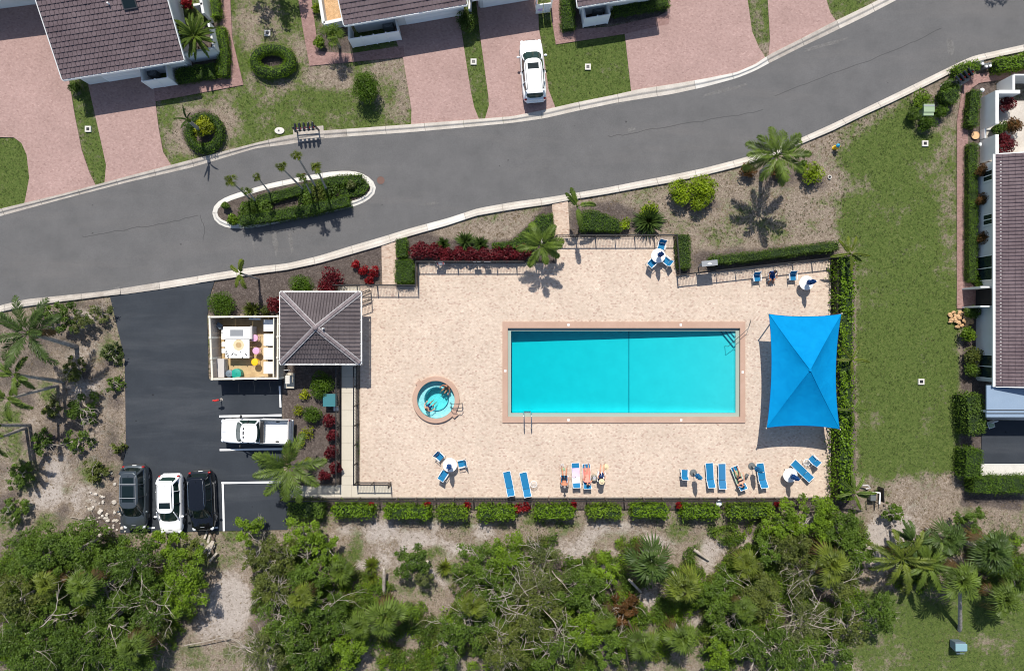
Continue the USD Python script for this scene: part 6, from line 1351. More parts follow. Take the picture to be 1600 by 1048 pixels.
def hedge(label, pts, width_px, h, m='hedge_leaf', dens=190, size=.095, seed=1, poly=None, group=None, name='hedge', cat_='hedge', bump_=.06):
    """a clipped hedge along a photo polyline (as seen at its top) or filling a photo polygon"""
    r = np.random.default_rng(seed + len(label) * 17)
    g = Polygon(PL(poly, h)[:, :2]) if poly is not None else shapely.LineString(PL(pts, h)[:, :2]).buffer(width_px / 2 / S * (1 - h / H), cap_style=2)
    g = g.buffer(-.06).buffer(.06, 3)
    c0 = np.array([*g.representative_point().coords[0], 0]); t = thing(name, label, cat_, c0, group=group)
    x0, y0, x1, y1 = g.bounds; n = int((x1 - x0) * (y1 - y0) * dens * 1.5)
    q = np.stack([r.uniform(x0, x1, n), r.uniform(y0, y1, n)], 1); q = q[shapely.contains_xy(g, q[:, 0], q[:, 1])]
    top = np.c_[q, np.full(len(q), h)]; top[:, 2] += (meshkit.fbm(np.c_[q * 1.6, q[:, :1] * 0], 3, seed=3) - .5) * bump_ * 5 + r.normal(0, bump_ * .6, len(q))
    e = g.exterior; ns = int(e.length * h * dens); d = r.uniform(0, e.length, ns)
    s = np.array([e.interpolate(k).coords[0] for k in d]); s2 = np.array([e.interpolate((k + .02) % e.length).coords[0] for k in d]); tg = s2 - s; tg /= np.linalg.norm(tg, axis=1, keepdims=True) + 1e-9
    sgn = 1 if e.is_ccw else -1
    no = np.c_[tg[:, 1], -tg[:, 0], np.zeros(ns)] * sgn
    side = np.c_[s, r.uniform(.03, h, ns)] + no * (r.normal(0, bump_, ns) + (meshkit.fbm(np.c_[s * 1.8, s[:, :1] * 0], 2, seed=9) - .5) * bump_ * 3)[:, None]
    pts_ = np.vstack([top, side]); nr = np.vstack([np.tile([0, 0, 1.0], (len(top), 1)), no])
    part(t, 'foliage', leaves(pts_, nr, size, r, wide=.6), m)
    inner_ = g.buffer(-.09)
    if not inner_.is_empty: part(t, 'inner_branches', extr(inner_, 0, h - .09), 'hedge_core')  # solid dark core, added to block light through the leaves
    return t
def feather_frond(base, az, el, L, r, droop=1.1, lw=.5, n=24, wid=.044, twist=0.0):
    """rachis arching from base; leaflets both sides"""
    s = np.linspace(0, 1, n); d0 = np.array([math.cos(az), math.sin(az), 0]); an = el - droop * s ** 1.4
    st = np.stack([np.cos(an), np.sin(an)], 1) * L / n; xy = np.cumsum(st, 0)
    p = base + xy[:, :1] * d0 + xy[:, 1:] * [0, 0, 1.0]
    sd0 = np.array([-math.sin(az), math.cos(az), 0]); p = p + sd0 * (twist * s ** 2 * L)[:, None]
    tg = np.gradient(p, axis=0); tg /= np.linalg.norm(tg, axis=1, keepdims=True); ms = [tube(p, np.linspace(.03, .008, n) * (L / 2.2) ** .5, 4, False)]
    V, F, k = [], [], 0
    for i in range(3, n):
        ll = .78 * lw * (math.sin(math.pi * min(1, .12 + .88 * s[i])) ** .6 * .9 + .1) * L / 2.2
        for sg in (-1, 1):
            for h_ in (0, .5):
                o = p[i] - tg[i] * h_ * L / n; sd = np.cross(tg[i], [0, 0, 1.0]); sd /= np.linalg.norm(sd) + 1e-9
                dr = sd * sg * .75 + tg[i] * (.8 + r.normal(0, .16)) + np.array([0, 0, r.normal(.02, .2)]); dr /= np.linalg.norm(dr)
                m_ = o + dr * ll * .5 + np.array([0, 0, .03]); tip = o + dr * ll + np.array([0, 0, -.22 * ll]); w = tg[i] * wid
                V += [o - w * .4, o + w * .4, m_ + w, m_ - w, tip]; F += [[k, k + 1, k + 2], [k, k + 2, k + 3], [k + 3, k + 2, k + 4]]; k += 5
    ms.append((np.array(V), np.array(F))); return cat(ms)
def fan_frond(base, az, el, L, r, rad=.62, n=12, spread=2.7, stiff=.35):
    """petiole and a pleated fan of segments"""
    d0 = np.array([math.cos(az), math.sin(az), 0]); p1 = base + (d0 * math.cos(el) + np.array([0, 0, math.sin(el)])) * L
    mid = (base + p1) / 2 + [0, 0, .08 * L]; ms = [tube([base, mid, p1], [.022, .016, .012], 4, False)]
    t = p1 - mid; t /= np.linalg.norm(t); sd = np.cross(t, [0, 0, 1.0]); sd /= np.linalg.norm(sd) + 1e-9; up = np.cross(sd, t)
    V, F, k = [], [], 0
    for a in np.linspace(-spread / 2, spread / 2, n):
        a += r.normal(0, .03); l = rad * (1 - .28 * (abs(a) / (spread / 2)) ** 2) * r.uniform(.88, 1.08)
        dr = t * math.cos(a) + sd * math.sin(a); pr = -t * math.sin(a) + sd * math.cos(a); w = l * spread / n * .25
        m_ = p1 + dr * l * .55 + up * .03 * math.cos(a); tip = p1 + dr * l - np.array([0, 0, stiff * l * r.uniform(.5, 1.2)])
        V += [p1, m_ - pr * w - up * .02, m_ + up * .015, m_ + pr * w - up * .02, tip]; F += [[k, k + 1, k + 2], [k, k + 2, k + 3], [k + 1, k + 4, k + 2], [k + 2, k + 4, k + 3]]; k += 5
    ms.append((np.array(V), np.array(F))); return cat(ms)
def palm(name, label, crown, h, base=None, rpx=30, kind='feather', m='palm_leaf', nf=16, seed=0, trunk=.13, dead=2, boot=True, el=(.1, 1.1), droop=1.15, cat_='palm tree', group=None, lw=.5, bend=None, azs=None, tm_='bark_grey', rad=None):
    """crown: photo pixel of the crown as seen at height h; base: photo pixel of the trunk's foot"""
    r = np.random.default_rng(seed * 101 + int(crown[0] * 3 + crown[1])); top = P(*crown, h); b = P(*base) if base is not None else top * [1, 1, 0]
    t = thing(name, label, cat_, b, group=group); R = rpx / S * (1 - h / H)
    mid = (b + top) / 2 + (np.array([bend[0], bend[1], 0]) if bend is not None else 0)
    s = np.linspace(0, 1, 14)[:, None]; path = b * (1 - s) ** 2 + 2 * mid * s * (1 - s) + top * s ** 2; path[0, 2] = -.1
    rr = trunk * (1.25 - .4 * s[:, 0]) * (1 + .05 * np.sin(np.arange(14) * 2.3)); part(t, 'trunk', tube(path, rr, 9), tm_, smooth=True)
    if boot: part(t, 'crownshaft', tube([top - [0, 0, .35], top, top + [0, 0, .15]], [trunk * .9, trunk * 1.15, trunk * .4], 8), 'bark_brown' if kind == 'fan' else 'palm_leaf', smooth=True)
    for k in range(nf + dead):
        az = (azs[k % len(azs)] + r.normal(0, .08)) if azs else k * 2.399 + r.normal(0, .15 if kind == 'feather' else .45); u = (k + .5) / (nf + dead); e = el[1] + (el[0] - el[1]) * u ** .8 if k < nf else -.75
        mm = m if k < nf else 'dead_leaf'
        if kind == 'feather': f = feather_frond(top, az, e, R * r.uniform(.95, 1.15) * (1.12 if k < nf else .8), r, droop * r.uniform(.8, 1.2), lw, twist=r.normal(0, .12))
        else: f = fan_frond(top + [0, 0, .25 * u], az, min(1.5, e + .12), R * (.10 + .36 * u) * r.uniform(.5, 1.45), r, rad=(rad or R * .62) * r.uniform(.62, 1.12), stiff=r.uniform(.2, .7) if k < nf else .9)
        part(t, 'frond' if k < nf else 'dead_frond', f, mm)
    return t
def spiky(name, label, px, py, rpx, h, m, n=60, seed=0, wid=.05, cat_='plant', group=None):
    """rosette of sword leaves"""
    r = np.random.default_rng(seed + int(px * 7 + py)); c = P(px, py, h * .4); c[2] = 0; R = rpx / S; t = thing(name, label, cat_, c, group=group)
    for q in range(3):
        V, F, k = [], [], 0
        for i in range(n // 3):
            az = r.uniform(0, 6.283); e = r.uniform(.1, 1.45); L = R * r.uniform(.75, 1.15) / max(.75, math.cos(e) ** .3); d = np.array([math.cos(az) * math.cos(e), math.sin(az) * math.cos(e), math.sin(e) * h / R]); sd = np.array([-math.sin(az), math.cos(az), 0]) * wid
            o = c + [0, 0, .08]; m_ = o + d * L * .55; tip = o + d * L + [0, 0, -.18 * L * math.cos(e)]
            V += [o - sd * .6, o + sd * .6, m_ + sd, m_ - sd, tip, m_ - [0, 0, wid * .5]]; F += [[k, k + 1, k + 5], [k + 1, k + 2, k + 5], [k, k + 5, k + 3], [k + 3, k + 5, k + 4], [k + 5, k + 2, k + 4]]; k += 6
        part(t, 'sword_leaves', (np.array(V), np.array(F)), m)
    part(t, 'root_crown', ball(c + [0, 0, .08], (.14, .14, .12), 1), 'bark_brown')
    return t
def twig(base, d, L, rad, depth, r, out, spread=.75):
    n = 6; p = [np.array(base, float)]; d = np.array(d, float) / np.linalg.norm(d)
    for i in range(n):
        d = d + r.normal(0, .10, 3); d /= np.linalg.norm(d); p.append(p[-1] + d * L / n)
    out.append(tube(p, np.linspace(rad, rad * .45, n + 1), 5, False))
    if depth > 0:
        for i in range(r.integers(2, 4)):
            j = r.integers(2, n + 1); e = d + r.normal(0, spread, 3); e[2] = abs(e[2]) * .5; twig(p[j], e, L * r.uniform(.5, .75), rad * .55, depth - 1, r, out, spread)
def tree(label, px, py, rpx, h, m, n=2600, size=.16, seed=0, bare=0, lobes=9, trunk=.14, name='tree', cat_='tree', group='trees and scrub along the bottom edge', flat=.5, lean=(0, 0), squash=1.0, twigs=2):
    """px, py, rpx: the crown as seen"""
    r = np.random.default_rng(seed * 31 + int(px * 5 + py * 3)); c = P(px, py, h * .75); c[2] = 0; R = rpx / S * (1 - h * .75 / H); b = c + [lean[0], lean[1], -.1]
    t = thing(name, label, cat_, b * [1, 1, 0], group=group)
    L = []
    lobes = int(lobes * 1.9)
    for k in range(lobes):
        a = k * 2.4 + r.uniform(-.6, .6); q = R * .92 * math.sqrt((k + .4) / lobes) * r.uniform(.85, 1.12); rr = R * r.uniform(.13, .30)
        L.append((c + [q * math.cos(a), q * math.sin(a) * squash, h * (.80 - .25 * (q / R) ** 2) + r.uniform(-.55, .4)], np.array([rr, rr, rr * .62 + .1])))
    part(t, 'trunk', tube([b, b * .5 + c * .5 + [0, 0, h * .28], c + [0, 0, h * .55]], [trunk * 1.3, trunk, trunk * .7], 7), 'bark_grey', smooth=True)
    for k in range(min(5, lobes)):
        e = L[k * lobes // 5][0]; s_ = c + [0, 0, h * r.uniform(.3, .5)]; part(t, 'limb', tube([s_, (s_ + e) / 2 + r.normal(0, .12, 3), e], [trunk * .6, trunk * .4, trunk * .15], 6), 'bark_grey', smooth=True)
    p, nr = lobes_pts(L, int(n * .8), r, .35)
    # sprays: small leaf clumps standing off the lobes
    pk, _ = lobes_pts([(l[0], l[1] * 1.18) for l in L], max(8, n // 40), r, .8); p2 = np.repeat(pk, 8, 0)[: int(n * .25)]; p2 = p2 + r.normal(0, .09, p2.shape)
    p = np.vstack([p, p2]); nr = np.vstack([nr, np.tile([0, 0, 1.0], (len(p2), 1))]); p[:, 2] = np.maximum(p[:, 2], .1)
    part(t, 'crown', leaves(p, nr * .7 + [0, 0, .5], size, r, wide=.62), m)
    if bare or twigs:
        out = []
        for k in range(int(bare * 7) + twigs):
            l = L[r.integers(0, lobes)]; a = r.uniform(0, 6.28); o = c + (l[0] - c) * [.45, .45, .8]; tw = [math.cos(a), math.sin(a), r.uniform(.12, .5)]
            twig(o, tw, R * r.uniform(.6, 1.0) * (1 if bare else .6), .022 + .014 * min(bare, 1.5), 2, r, out, .6)
        part(t, 'bare_branches', cat(out), 'dead_wood', smooth=True)
    return t
def log(label, p, q, z0, z1, rad, m='dead_wood'):
    a, b = P(*p, z0), P(*q, z1); t = thing('log', label, 'log', a * [1, 1, 0]); mid = (a + b) / 2 + [0, 0, .03]
    part(t, 'trunk', tube([a, mid, b], [rad, rad * .92, rad * .75], 10), m, smooth=True); part(t, 'cut_end', move(ball((0, 0, 0), rad * .72, 1), b), 'debris_wood')
    return t
def dead_branch(label, px, py, L, az, seed, z=.15, rad=.05, depth=3):
    r = np.random.default_rng(seed); c = P(px, py, z); out = []; twig(c, [math.cos(az), math.sin(az), .10], L, rad, depth, r, out, .6); t = thing('fallen_branch', label, 'branch', c * [1, 1, 0]); part(t, 'main_branch', out[0], 'dead_wood', smooth=True)
    for o in out[1:14]: part(t, 'side_branch', o, 'dead_wood', smooth=True)

# ---- clipped hedges
B_ = 'hedge_bright'
hedge('low clipped hedge at the bottom of the left house bed, in the shade', [(274, 118), (336, 108)], 22, .7)
hedge('bright clipped hedge running up along the left house path', [(346, 118), (348, 80), (342, 42)], 17, .8, B_)
hedge('clipped hedge at the top edge beside the left house path', [(337, 26), (333, -15)], 13, .8, B_)
def ring(label, px, py, rx, ry, wpx, h, m, **k):
    a = np.linspace(0, 2 * np.pi, 40); return hedge(label, [(px + rx * math.cos(t), py + ry * math.sin(t)) for t in a], wpx, h, m, **k)
def ring_hedge(label, px, py, rx, ry, wpx, h, m):
    r = np.random.default_rng(int(px)); c = P(px, py, h); c[2] = 0; t = thing('ring_hedge', label, 'hedge', c); k = (1 - h / H) / S; n = int(rx * ry * 3.2)
    n *= 2; a = r.uniform(0, 2 * np.pi, n); u = r.uniform(0, 2 * np.pi, n); w = wpx / 2 * k; q = np.stack([np.cos(a) * (rx * k + w * np.cos(u)), np.sin(a) * (ry * k + w * np.cos(u)), np.maximum(h * .55 + h * .45 * np.sin(u), .03)], 1); nr = np.stack([np.cos(a) * np.cos(u), np.sin(a) * np.cos(u), np.sin(u)], 1)
    part(t, 'foliage', leaves(q + c + r.normal(0, .05, q.shape), nr, .10, r, wide=.6), m)
    tr = []
    aa = np.linspace(0, 2 * np.pi, 41); pts = np.stack([np.cos(aa) * rx * k, np.sin(aa) * ry * k, np.full(41, h * .45)], 1) + c; v, f = tube(pts, w * .8, 8, False); v[:, 2] = np.maximum(v[:, 2], 0); part(t, 'inner_branches', (v, f), 'hedge_core', smooth=True)  # dark tube inside the ring, painted as its inner shade
ring_hedge('oval ring hedge with an open middle on the front lawn', 423, 92, 29, 19, 19, .9, B_)
ring_hedge('dark ring hedge around the yellow shrub near the upper kerb', 317, 206, 25, 25, 15, .7, 'hedge_leaf')
hedge('clipped hedge beside the third house gated enclosure', [(888, 45), (887, -10)], 21, .7)
hedge('dark hedge in the shade along the third house wall', [(958, 12), (1046, -2)], 22, .8)
hedge('square clipped hedge above the pavilion gate walk, nearer the kerb', None, 0, .8, poly=[(618, 373), (635, 371), (636, 400), (619, 402)])
hedge('square clipped hedge above the pavilion gate walk, nearer the fence', None, 0, .9, poly=[(617, 406), (642, 405), (646, 414), (645, 442), (617, 442)])
hedge('wedge shaped clipped hedge left of the upper gate walk', None, 0, .8, poly=[(768, 379), (800, 376), (822, 358), (843, 336), (864, 333), (866, 368), (840, 372), (822, 388), (770, 388)])
hedge('low clipped hedge right of the upper gate walk', None, 0, .8, poly=[(906, 360), (910, 330), (932, 328), (968, 344), (972, 362)])
hedge('narrow dark hedge at the corner beside the notice board', [(1068, 366), (1070, 419)], 20, 1.0, 'leaf_dark', size=.1)
hedge('long dark hedge behind the slanting fence', [(1112, 407), (1180, 400), (1240, 391), (1312, 384)], 13, 1.1, 'leaf_dark', size=.1, bump_=.08)
hedge('tall leafy hedge along the right side of the deck', [(1324, 400), (1323, 560), (1322, 700), (1322, 782)], 21, 1.6, 'hedge_bright', size=.18, dens=95, bump_=.18)
for k, (x0, x1, y, lb) in enumerate(((518, 584, 799, 'below the walkway corner'), (598, 672, 801, 'below the hot tub table'), (682, 732, 802, 'short one left of the two left loungers'), (745, 806, 803, 'below the two left loungers'), (834, 899, 801, 'below the sunbathing group'), (917, 973, 800, 'right of the sunbathing group'), (986, 1046, 799, 'left of the single chair'), (1065, 1126, 800, 'below the white garden lamp'), (1139, 1212, 799, 'below the sunbather on the green towel'))):
    hedge(f'box hedge under the bottom fence, {lb}', [(x0 + 2, y), ((x0 + x1) / 2, y + (k * 7 % 3 - 1)), (x1 - 2, y)], 17 + k * 5 % 5, 1.2 + .05 * (k * 3 % 5), (B_, 'hedge_bright', 'leaf_bright')[k % 3], size=.16, dens=130, group='box hedges under the bottom fence', bump_=.13)
hedge('shaded end hedge under the corner of the parking fence', [(450, 797), (504, 797)], 26, 1.1, 'leaf_mid', size=.13, dens=150, bump_=.12)
hedge('long narrow hedge beside the paver path at the right house', [(1522, 224), (1521, 330), (1521, 440)], 15, .7)
hedge('short hedge beside the courtyard wall', [(1526, 140), (1523, 172), (1521, 197)], 17, .8)
hedge('tall dark hedge block left of the right driveway', [(1524, 617), (1527, 678)], 27, 1.7, 'leaf_mid', size=.13, dens=150, bump_=.12)
hedge('hedge running along the bottom of the white concrete strip', [(1522, 758), (1640, 757)], 24, 1.3, 'hedge_leaf', size=.11, bump_=.1)
hedge('hedge block standing at the corner of the right driveway', [(1523, 702), (1521, 748)], 27, 1.4, 'hedge_leaf', size=.11, bump_=.1)
hedge('leafy hedge at the upper right kerb above the paver path', [(1558, 101), (1640, 88)], 19, 1.0, B_, size=.12, bump_=.1)
hedge('hedge clump at the upper right kerb left of the grey bins', [(1496, 110), (1530, 101)], 17, 1.0, B_, size=.12, bump_=.1)
hedge('dark hedge in the crook of the right paver path', None, 0, 1.0, 'hedge_leaf', poly=[(1470, 143), (1486, 137), (1500, 128), (1500, 155), (1491, 163), (1478, 158)], size=.1, bump_=.09)
isl = PL(_ip.buffer(-9).exterior.coords)
hedge('low green hedge planted along the top of the traffic island', [(380, 325), (410, 311), (470, 296), (530, 281), (566, 279)], 16, .65, 'hedge_leaf', size=.09)
hedge('low green hedge planted along the bottom of the traffic island', [(372, 344), (430, 336), (490, 325), (545, 312)], 17, 1.0, 'hedge_leaf', size=.09)
hedge('leafy ground cover at the right end of the traffic island', None, 0, .4, poly=[(528, 284), (570, 280), (577, 290), (568, 304), (530, 312)], size=.1)

# ---- shrubs and flowers
bush('shrub', 'tall round green ball shrub on the front lawn', 'shrub', 571, 138, 25, 1.9, 'hedge_leaf', 4200, .1, 9)
bush('shrub', 'yellow shrub inside the dark ring hedge', 'shrub', 317, 197, 18, 1.2, 'leaf_yellow', 700, .15, 6)
bush('shrub', 'round green shrub at the corner of the parking lot', 'shrub', 346, 474, 23, 1.3, 'hedge_leaf', 3400, .09, 8)
bush('shrub', 'round green shrub above the pavilion roof', 'shrub', 471, 447, 21, 1.2, 'hedge_leaf', 2800, .09, 8)
bush('shrub', 'round green shrub with bare middle below the pavilion', 'shrub', 502, 601, 22, 1.2, 'hedge_leaf', 2200, .11, 8, core=False)
bush('shrub', 'round green shrub in the middle of the walkway bed', 'shrub', 488, 648, 15.5, 1.0, 'hedge_leaf', 1500, .1, 7)
for x, y, r_, lb in ((476, 616, 10, 'small lime plant just below the big bed shrub'), (466, 640, 10, 'small lime plant beside the parking bay line'), (480, 676, 14, 'bright lime shrub in the walkway bed behind the truck'), (470, 690, 9, 'small lime plant right behind the truck'), (482, 722, 9, 'small lime plant beside the palm crown in the bed')):
    bush('lime_plant', lb, 'plant', x, y, r_, .5, 'leaf_yellow', 170, .14, 5, stem=False, core=False)
for x, y, r_, lb in ((514, 657, 12, 'topmost of the red crotons along the slab walkway'), (519, 680, 10, 'second red croton along the slab walkway'), (517, 706, 12, 'third red croton along the slab walkway'), (523, 730, 11, 'fourth red croton along the slab walkway'), (506, 742, 10, 'red croton nearest the parking palm')):
    bush('croton', lb, 'shrub', x, y, r_, .9, 'leaf_red', 330, .17, 6, stem=False, group='red crotons along the slab walkway', core=False)
for x, y, r_, lb in ((519, 436, 20, 'big dark red croton above the pavilion roof'), (510, 449, 15, 'red croton touching the pavilion roof'), (430, 476, 14, 'red croton squeezed between yard wall and pavilion')):
    bush('croton', lb, 'shrub', x, y, r_, 1.2, 'leaf_red', 650, .17, 7)
for x, y, r_, lb in ((556, 413, 7, 'red flowering plant nearest the kerb in the pavilion bed'), (568, 422, 9, 'red flowering plant in the middle of the pavilion bed'), (584, 425, 10, 'red flowering plant beside the paver walk'), (578, 437, 8, 'red flowering plant by the fence in the pavilion bed')):
    bush('red_flower', lb, 'flower', x, y, r_, .6, 'leaf_flower', 120, .2, 5, stem=False, core=False)
for i, (x, y, r_) in enumerate(((655, 392, 17), (677, 393, 16), (697, 398, 13), (716, 397, 13), (736, 398, 13), (757, 398, 13), (776, 396, 13), (796, 396, 14), (815, 393, 15))):
    bush('croton', ('first', 'second', 'third', 'fourth', 'fifth', 'sixth', 'seventh', 'eighth', 'ninth')[i] + ' dark red croton from the left behind the long croton fence', 'shrub', x, y, r_, 1.1, 'leaf_red', 620, .17, 6, group='croton row behind the fence')
for x, y, r_, lb in ((693, 381, 13, 'small dark sword leaf plant at the left of the croton bed'), (727, 377, 21, 'large dark sword leaf plant in the croton bed'), (751, 381, 16, 'dark sword leaf plant right of the large one in the croton bed')): spiky('sword_plant', lb, x, y, r_, .9, 'palm_dark', 110)
spiky('sword_plant', 'big dark spiky plant at the top edge of the deck', 1014, 345, 30, 1.3, 'palm_dark', 190, wid=.06)
bush('shrub', 'lime shrub above the big spiky plant', 'shrub', 1014, 328, 15, 1.0, 'leaf_lime', 380, .15, 6); bush('shrub', 'small lime shrub between low hedge and spiky plant', 'shrub', 977, 350, 11, .9, 'leaf_lime', 240, .15, 5)
bush('shrub', 'big lime green shrub near the road, left lobe', 'shrub', 1065, 298, 22, 1.5, 'leaf_lime', 1500, .15, 8); bush('shrub', 'big lime green shrub near the road, right lobe', 'shrub', 1099, 293, 24, 1.6, 'leaf_lime', 1700, .15, 8); bush('shrub', 'lower lobe of the big lime green shrubs near the road', 'shrub', 1091, 315, 16, 1.3, 'leaf_lime', 800, .15, 6)
bush('shrub', 'lime green shrub right of the big palm by the road', 'shrub', 1271, 271, 20, 1.2, 'leaf_lime', 900, .14, 7)
bush('shrub', 'bronze shrub left under the big roadside palm', 'shrub', 1169, 266, 14, 1.0, 'leaf_bronze', 420, .16, 6); bush('shrub', 'rusty red shrub under the middle of the roadside palm', 'shrub', 1217, 268, 14, .9, 'leaf_bronze', 380, .16, 6); bush('shrub', 'small dark shrub right under the roadside palm', 'shrub', 1254, 258, 9, .9, 'leaf_dark', 300, .14, 5)
for x, y, lb in ((1537, 266, 'upper bronze ball shrub against the right house'), (1537.5, 312, 'middle bronze ball shrub against the right house'), (1539, 371, 'lower bronze ball shrub against the right house')): bush('shrub', lb, 'shrub', x, y, 12.5, 1.6, 'leaf_bronze', 650, .12, 6, group='bronze ball shrubs at the right house')
bush('shrub', 'small bright green shrub above the right house entry', 'shrub', 1532, 441, 11, .9, 'leaf_bright', 400, .12, 6)
for x, y, r_, h_, m_, lb in ((1519, 488, 13, 1.0, 'leaf_mid', 'green shrub between stone pile and right house'), (1513, 522, 14, 1.1, 'leaf_bright', 'round green shrub below the stone pile'), (1521, 556, 17, 1.2, 'leaf_olive', 'olive shrub under the right house eave, upper'), (1520, 578, 14, 1.1, 'leaf_mid', 'green shrub under the right house eave, lower')):
    bush('shrub', lb, 'shrub', x, y, r_, h_, m_, 650, .13, 7)
for x, y, r_, lb in ((1572, 162, 14, 'upper red shrub inside the courtyard'), (1573, 228, 15, 'lower red shrub inside the courtyard'), (1566, 215, 11, 'small red shrub behind the courtyard gate')): bush('croton', lb, 'shrub', x, y, r_, 1.2, 'leaf_red', 520, .15, 6)
bush('shrub', 'amber leafed shrub in the middle of the courtyard', 'shrub', 1584, 196, 15, 1.4, 'leaf_bronze', 520, .15, 6); bush('shrub', 'dark green shrub in the courtyard gate opening', 'shrub', 1561, 200, 11, 1.4, 'leaf_dark', 420, .15, 6)
bush('shrub', 'leafy shrub at the top of the electrical box ring', 'shrub', 1440, 157, 18, 1.0, 'leaf_bright', 700, .14, 7); bush('shrub', 'shrub on the left of the electrical box ring', 'shrub', 1427, 178, 12, 1.0, 'leaf_mid', 450, .13, 6); bush('shrub', 'clipped shrub below the electrical box', 'shrub', 1448, 193, 17, 1.0, 'hedge_leaf', 900, .11, 7); bush('shrub', 'shrub on the right of the electrical box ring', 'shrub', 1470, 175, 12, 1.0, 'hedge_leaf', 520, .12, 6); bush('shrub', 'dark shrub around the right mailboxes', 'shrub', 1481, 136, 15, 1.0, 'leaf_dark', 600, .14, 6)
bush('shrub', 'dark shrub at the end of the middle house driveway wall', 'shrub', 730, 32, 18, 1.4, 'leaf_dark', 1300, .13, 8)
bush('shrub', 'yellowish shrub left of the middle house fan palm', 'shrub', 500, 66, 11, .9, 'leaf_bright', 350, .14, 5); bush('shrub', 'small lime plant beside the middle house path', 'shrub', 493, 14, 8, .7, 'leaf_lime', 160, .14, 4)
bush('croton', 'red flowering shrub in the left house courtyard', 'shrub', 292, 4, 11, 1.3, 'leaf_flower', 300, .17, 5); bush('shrub', 'dark shrub in the shade at the left house driveway strip', 'shrub', 117, 136, 11, .8, 'leaf_dark', 500, .12, 6)
for x, y, r_, lb in ((580, 789, 7, 'red shrub right of the first box hedge'), (668, 787, 6, 'red shrub right of the second box hedge'), (730, 788, 7, 'red shrub right of the short box hedge'), (809, 793, 9, 'larger red shrub under the left loungers, left half'), (823, 792, 9, 'larger red shrub under the left loungers, right half'), (897, 787, 6, 'red shrub by the sunbathing group hedge'), (1061, 788, 6, 'red shrub left of the white garden lamp'), (1215, 787, 6, 'red shrub near the slanting lounger')):
    bush('red_flower', lb, 'flower', x, y, r_, .9, 'leaf_flower', 120, .17, 5, stem=False, core=False)
spiky('yucca', 'yellow green spiky plant between the corner shrub and the yard', 393, 484, 18, 1.0, 'leaf_olive', 90); bush('shrub', 'low olive shrub against the yard wall near the croton', 'shrub', 415, 485, 9, .6, 'leaf_olive', 200, .13, 5)
for x, y, r_, lb, m_ in ((352, 321, 6, 'small green plant at the left tip of the island', 'leaf_mid'), (364, 343, 10, 'green shrub at the lower left of the island', 'leaf_bright'), (383, 330, 15, 'leafy clump under the left island palms', 'leaf_mid'), (398, 322, 15, 'dark leafy clump in the left half of the island', 'leaf_dark'), (415, 326, 13, 'leafy clump beside the bare middle of the island', 'leaf_mid'), (480, 312, 15, 'leafy clump under the tall island palms', 'leaf_mid'), (497, 300, 16, 'olive leafy clump right of the tall island palms', 'leaf_olive'), (515, 298, 14, 'dark leafy clump in the right half of the island', 'leaf_dark'), (548, 289, 8, 'pale shrub at the right end of the island', 'leaf_grey')):
    bush('shrub', lb, 'shrub', x, y, r_, .9, m_, 480, .16, 6)

# ---- palms
palm('fan_palm', 'leaning fan palm nearest the left tip of the traffic island', (362, 284), 4.2, (392, 312), 14, 'fan', 'palm_yellow', 12, trunk=.06, dead=0); palm('fan_palm', 'small leaning fan palm second from the left on the island', (404, 279), 3.6, (424, 304), 10, 'fan', 'palm_yellow', 10, trunk=.05, dead=0)
palm('fan_palm', 'leaning fan palm left of the tallest island palm', (440, 262), 4.3, (478, 300), 13, 'fan', 'palm_yellow', 12, trunk=.07, dead=0); palm('fan_palm', 'tallest leaning fan palm on the traffic island', (466, 247), 5.7, (496, 296), 12, 'fan', 'palm_yellow', 12, trunk=.07, dead=0)
palm('fan_palm', 'leaning fan palm right of the tallest island palm', (495, 263), 4.3, (512, 300), 14, 'fan', 'palm_yellow', 12, trunk=.07, dead=1); palm('fan_palm', 'short fan palm in the thick of the island planting', (474, 279), 3.4, (488, 306), 12, 'fan', 'palm_leaf', 11, trunk=.06, dead=1); palm('fan_palm', 'short fan palm leaning over the island kerb', (388, 299), 2.6, (402, 318), 11, 'fan', 'palm_leaf', 10, trunk=.06, dead=0)
palm('palm_tree', 'large feathery palm leaning over the pool side kerb by the road', (1214, 243), 4.6, (1190, 268), 44, 'feather', 'palm_leaf', 13, dead=0, lw=.75, droop=.9, el=(.0, .9))
palm('palm_tree', 'feathery palm spilling over the parking bay beside the truck', (452, 728), 3.2, (490, 722), 50, 'feather', 'palm_leaf', 12, dead=1, lw=.72, azs=[2.35, 1.75, 2.9, 3.5, 4.1, 4.75, 5.3, 5.8, .2, 1.3, 4.5, 3.2], droop=.9)
palm('palm_tree', 'small feathery palm over the croton fence', (846, 383), 2.6, (848, 372), 33, 'feather', 'palm_leaf', 9, dead=0, lw=.8, droop=1.0, trunk=.09)
palm('palm_tree', 'slender palm with few fronds above the upper gate', (902, 322), 3.2, (907, 350), 28, 'feather', 'palm_leaf', 4, dead=0, lw=.6, azs=[2.4, 1.9, 4.9, .3], trunk=.07)
palm('palm_tree', 'thin young palm at the kerb above the storage yard', (376, 427), 3.6, (404, 436), 22, 'feather', 'palm_yellow', 5, dead=0, azs=[1.2, 4.5, 4.9, 2.6, 1.6], trunk=.07, tm_='bark_grey', lw=.6)
palm('palm_tree', 'grey stemmed palm with upright fronds inside the yellow shrub', (293, 187), 3.2, (315, 206), 22, 'feather', 'palm_dark', 4, dead=0, el=(.9, 1.4), azs=[3.4, .2, 1.7, 4.7], trunk=.13, droop=.5, lw=.3)
palm('date_palm', 'dense dark date palm in the left house courtyard corner', (304, 57), 2.0, None, 30, 'feather', 'palm_leaf', 34, dead=2, lw=.35, el=(-.1, 1.3), droop=.8)
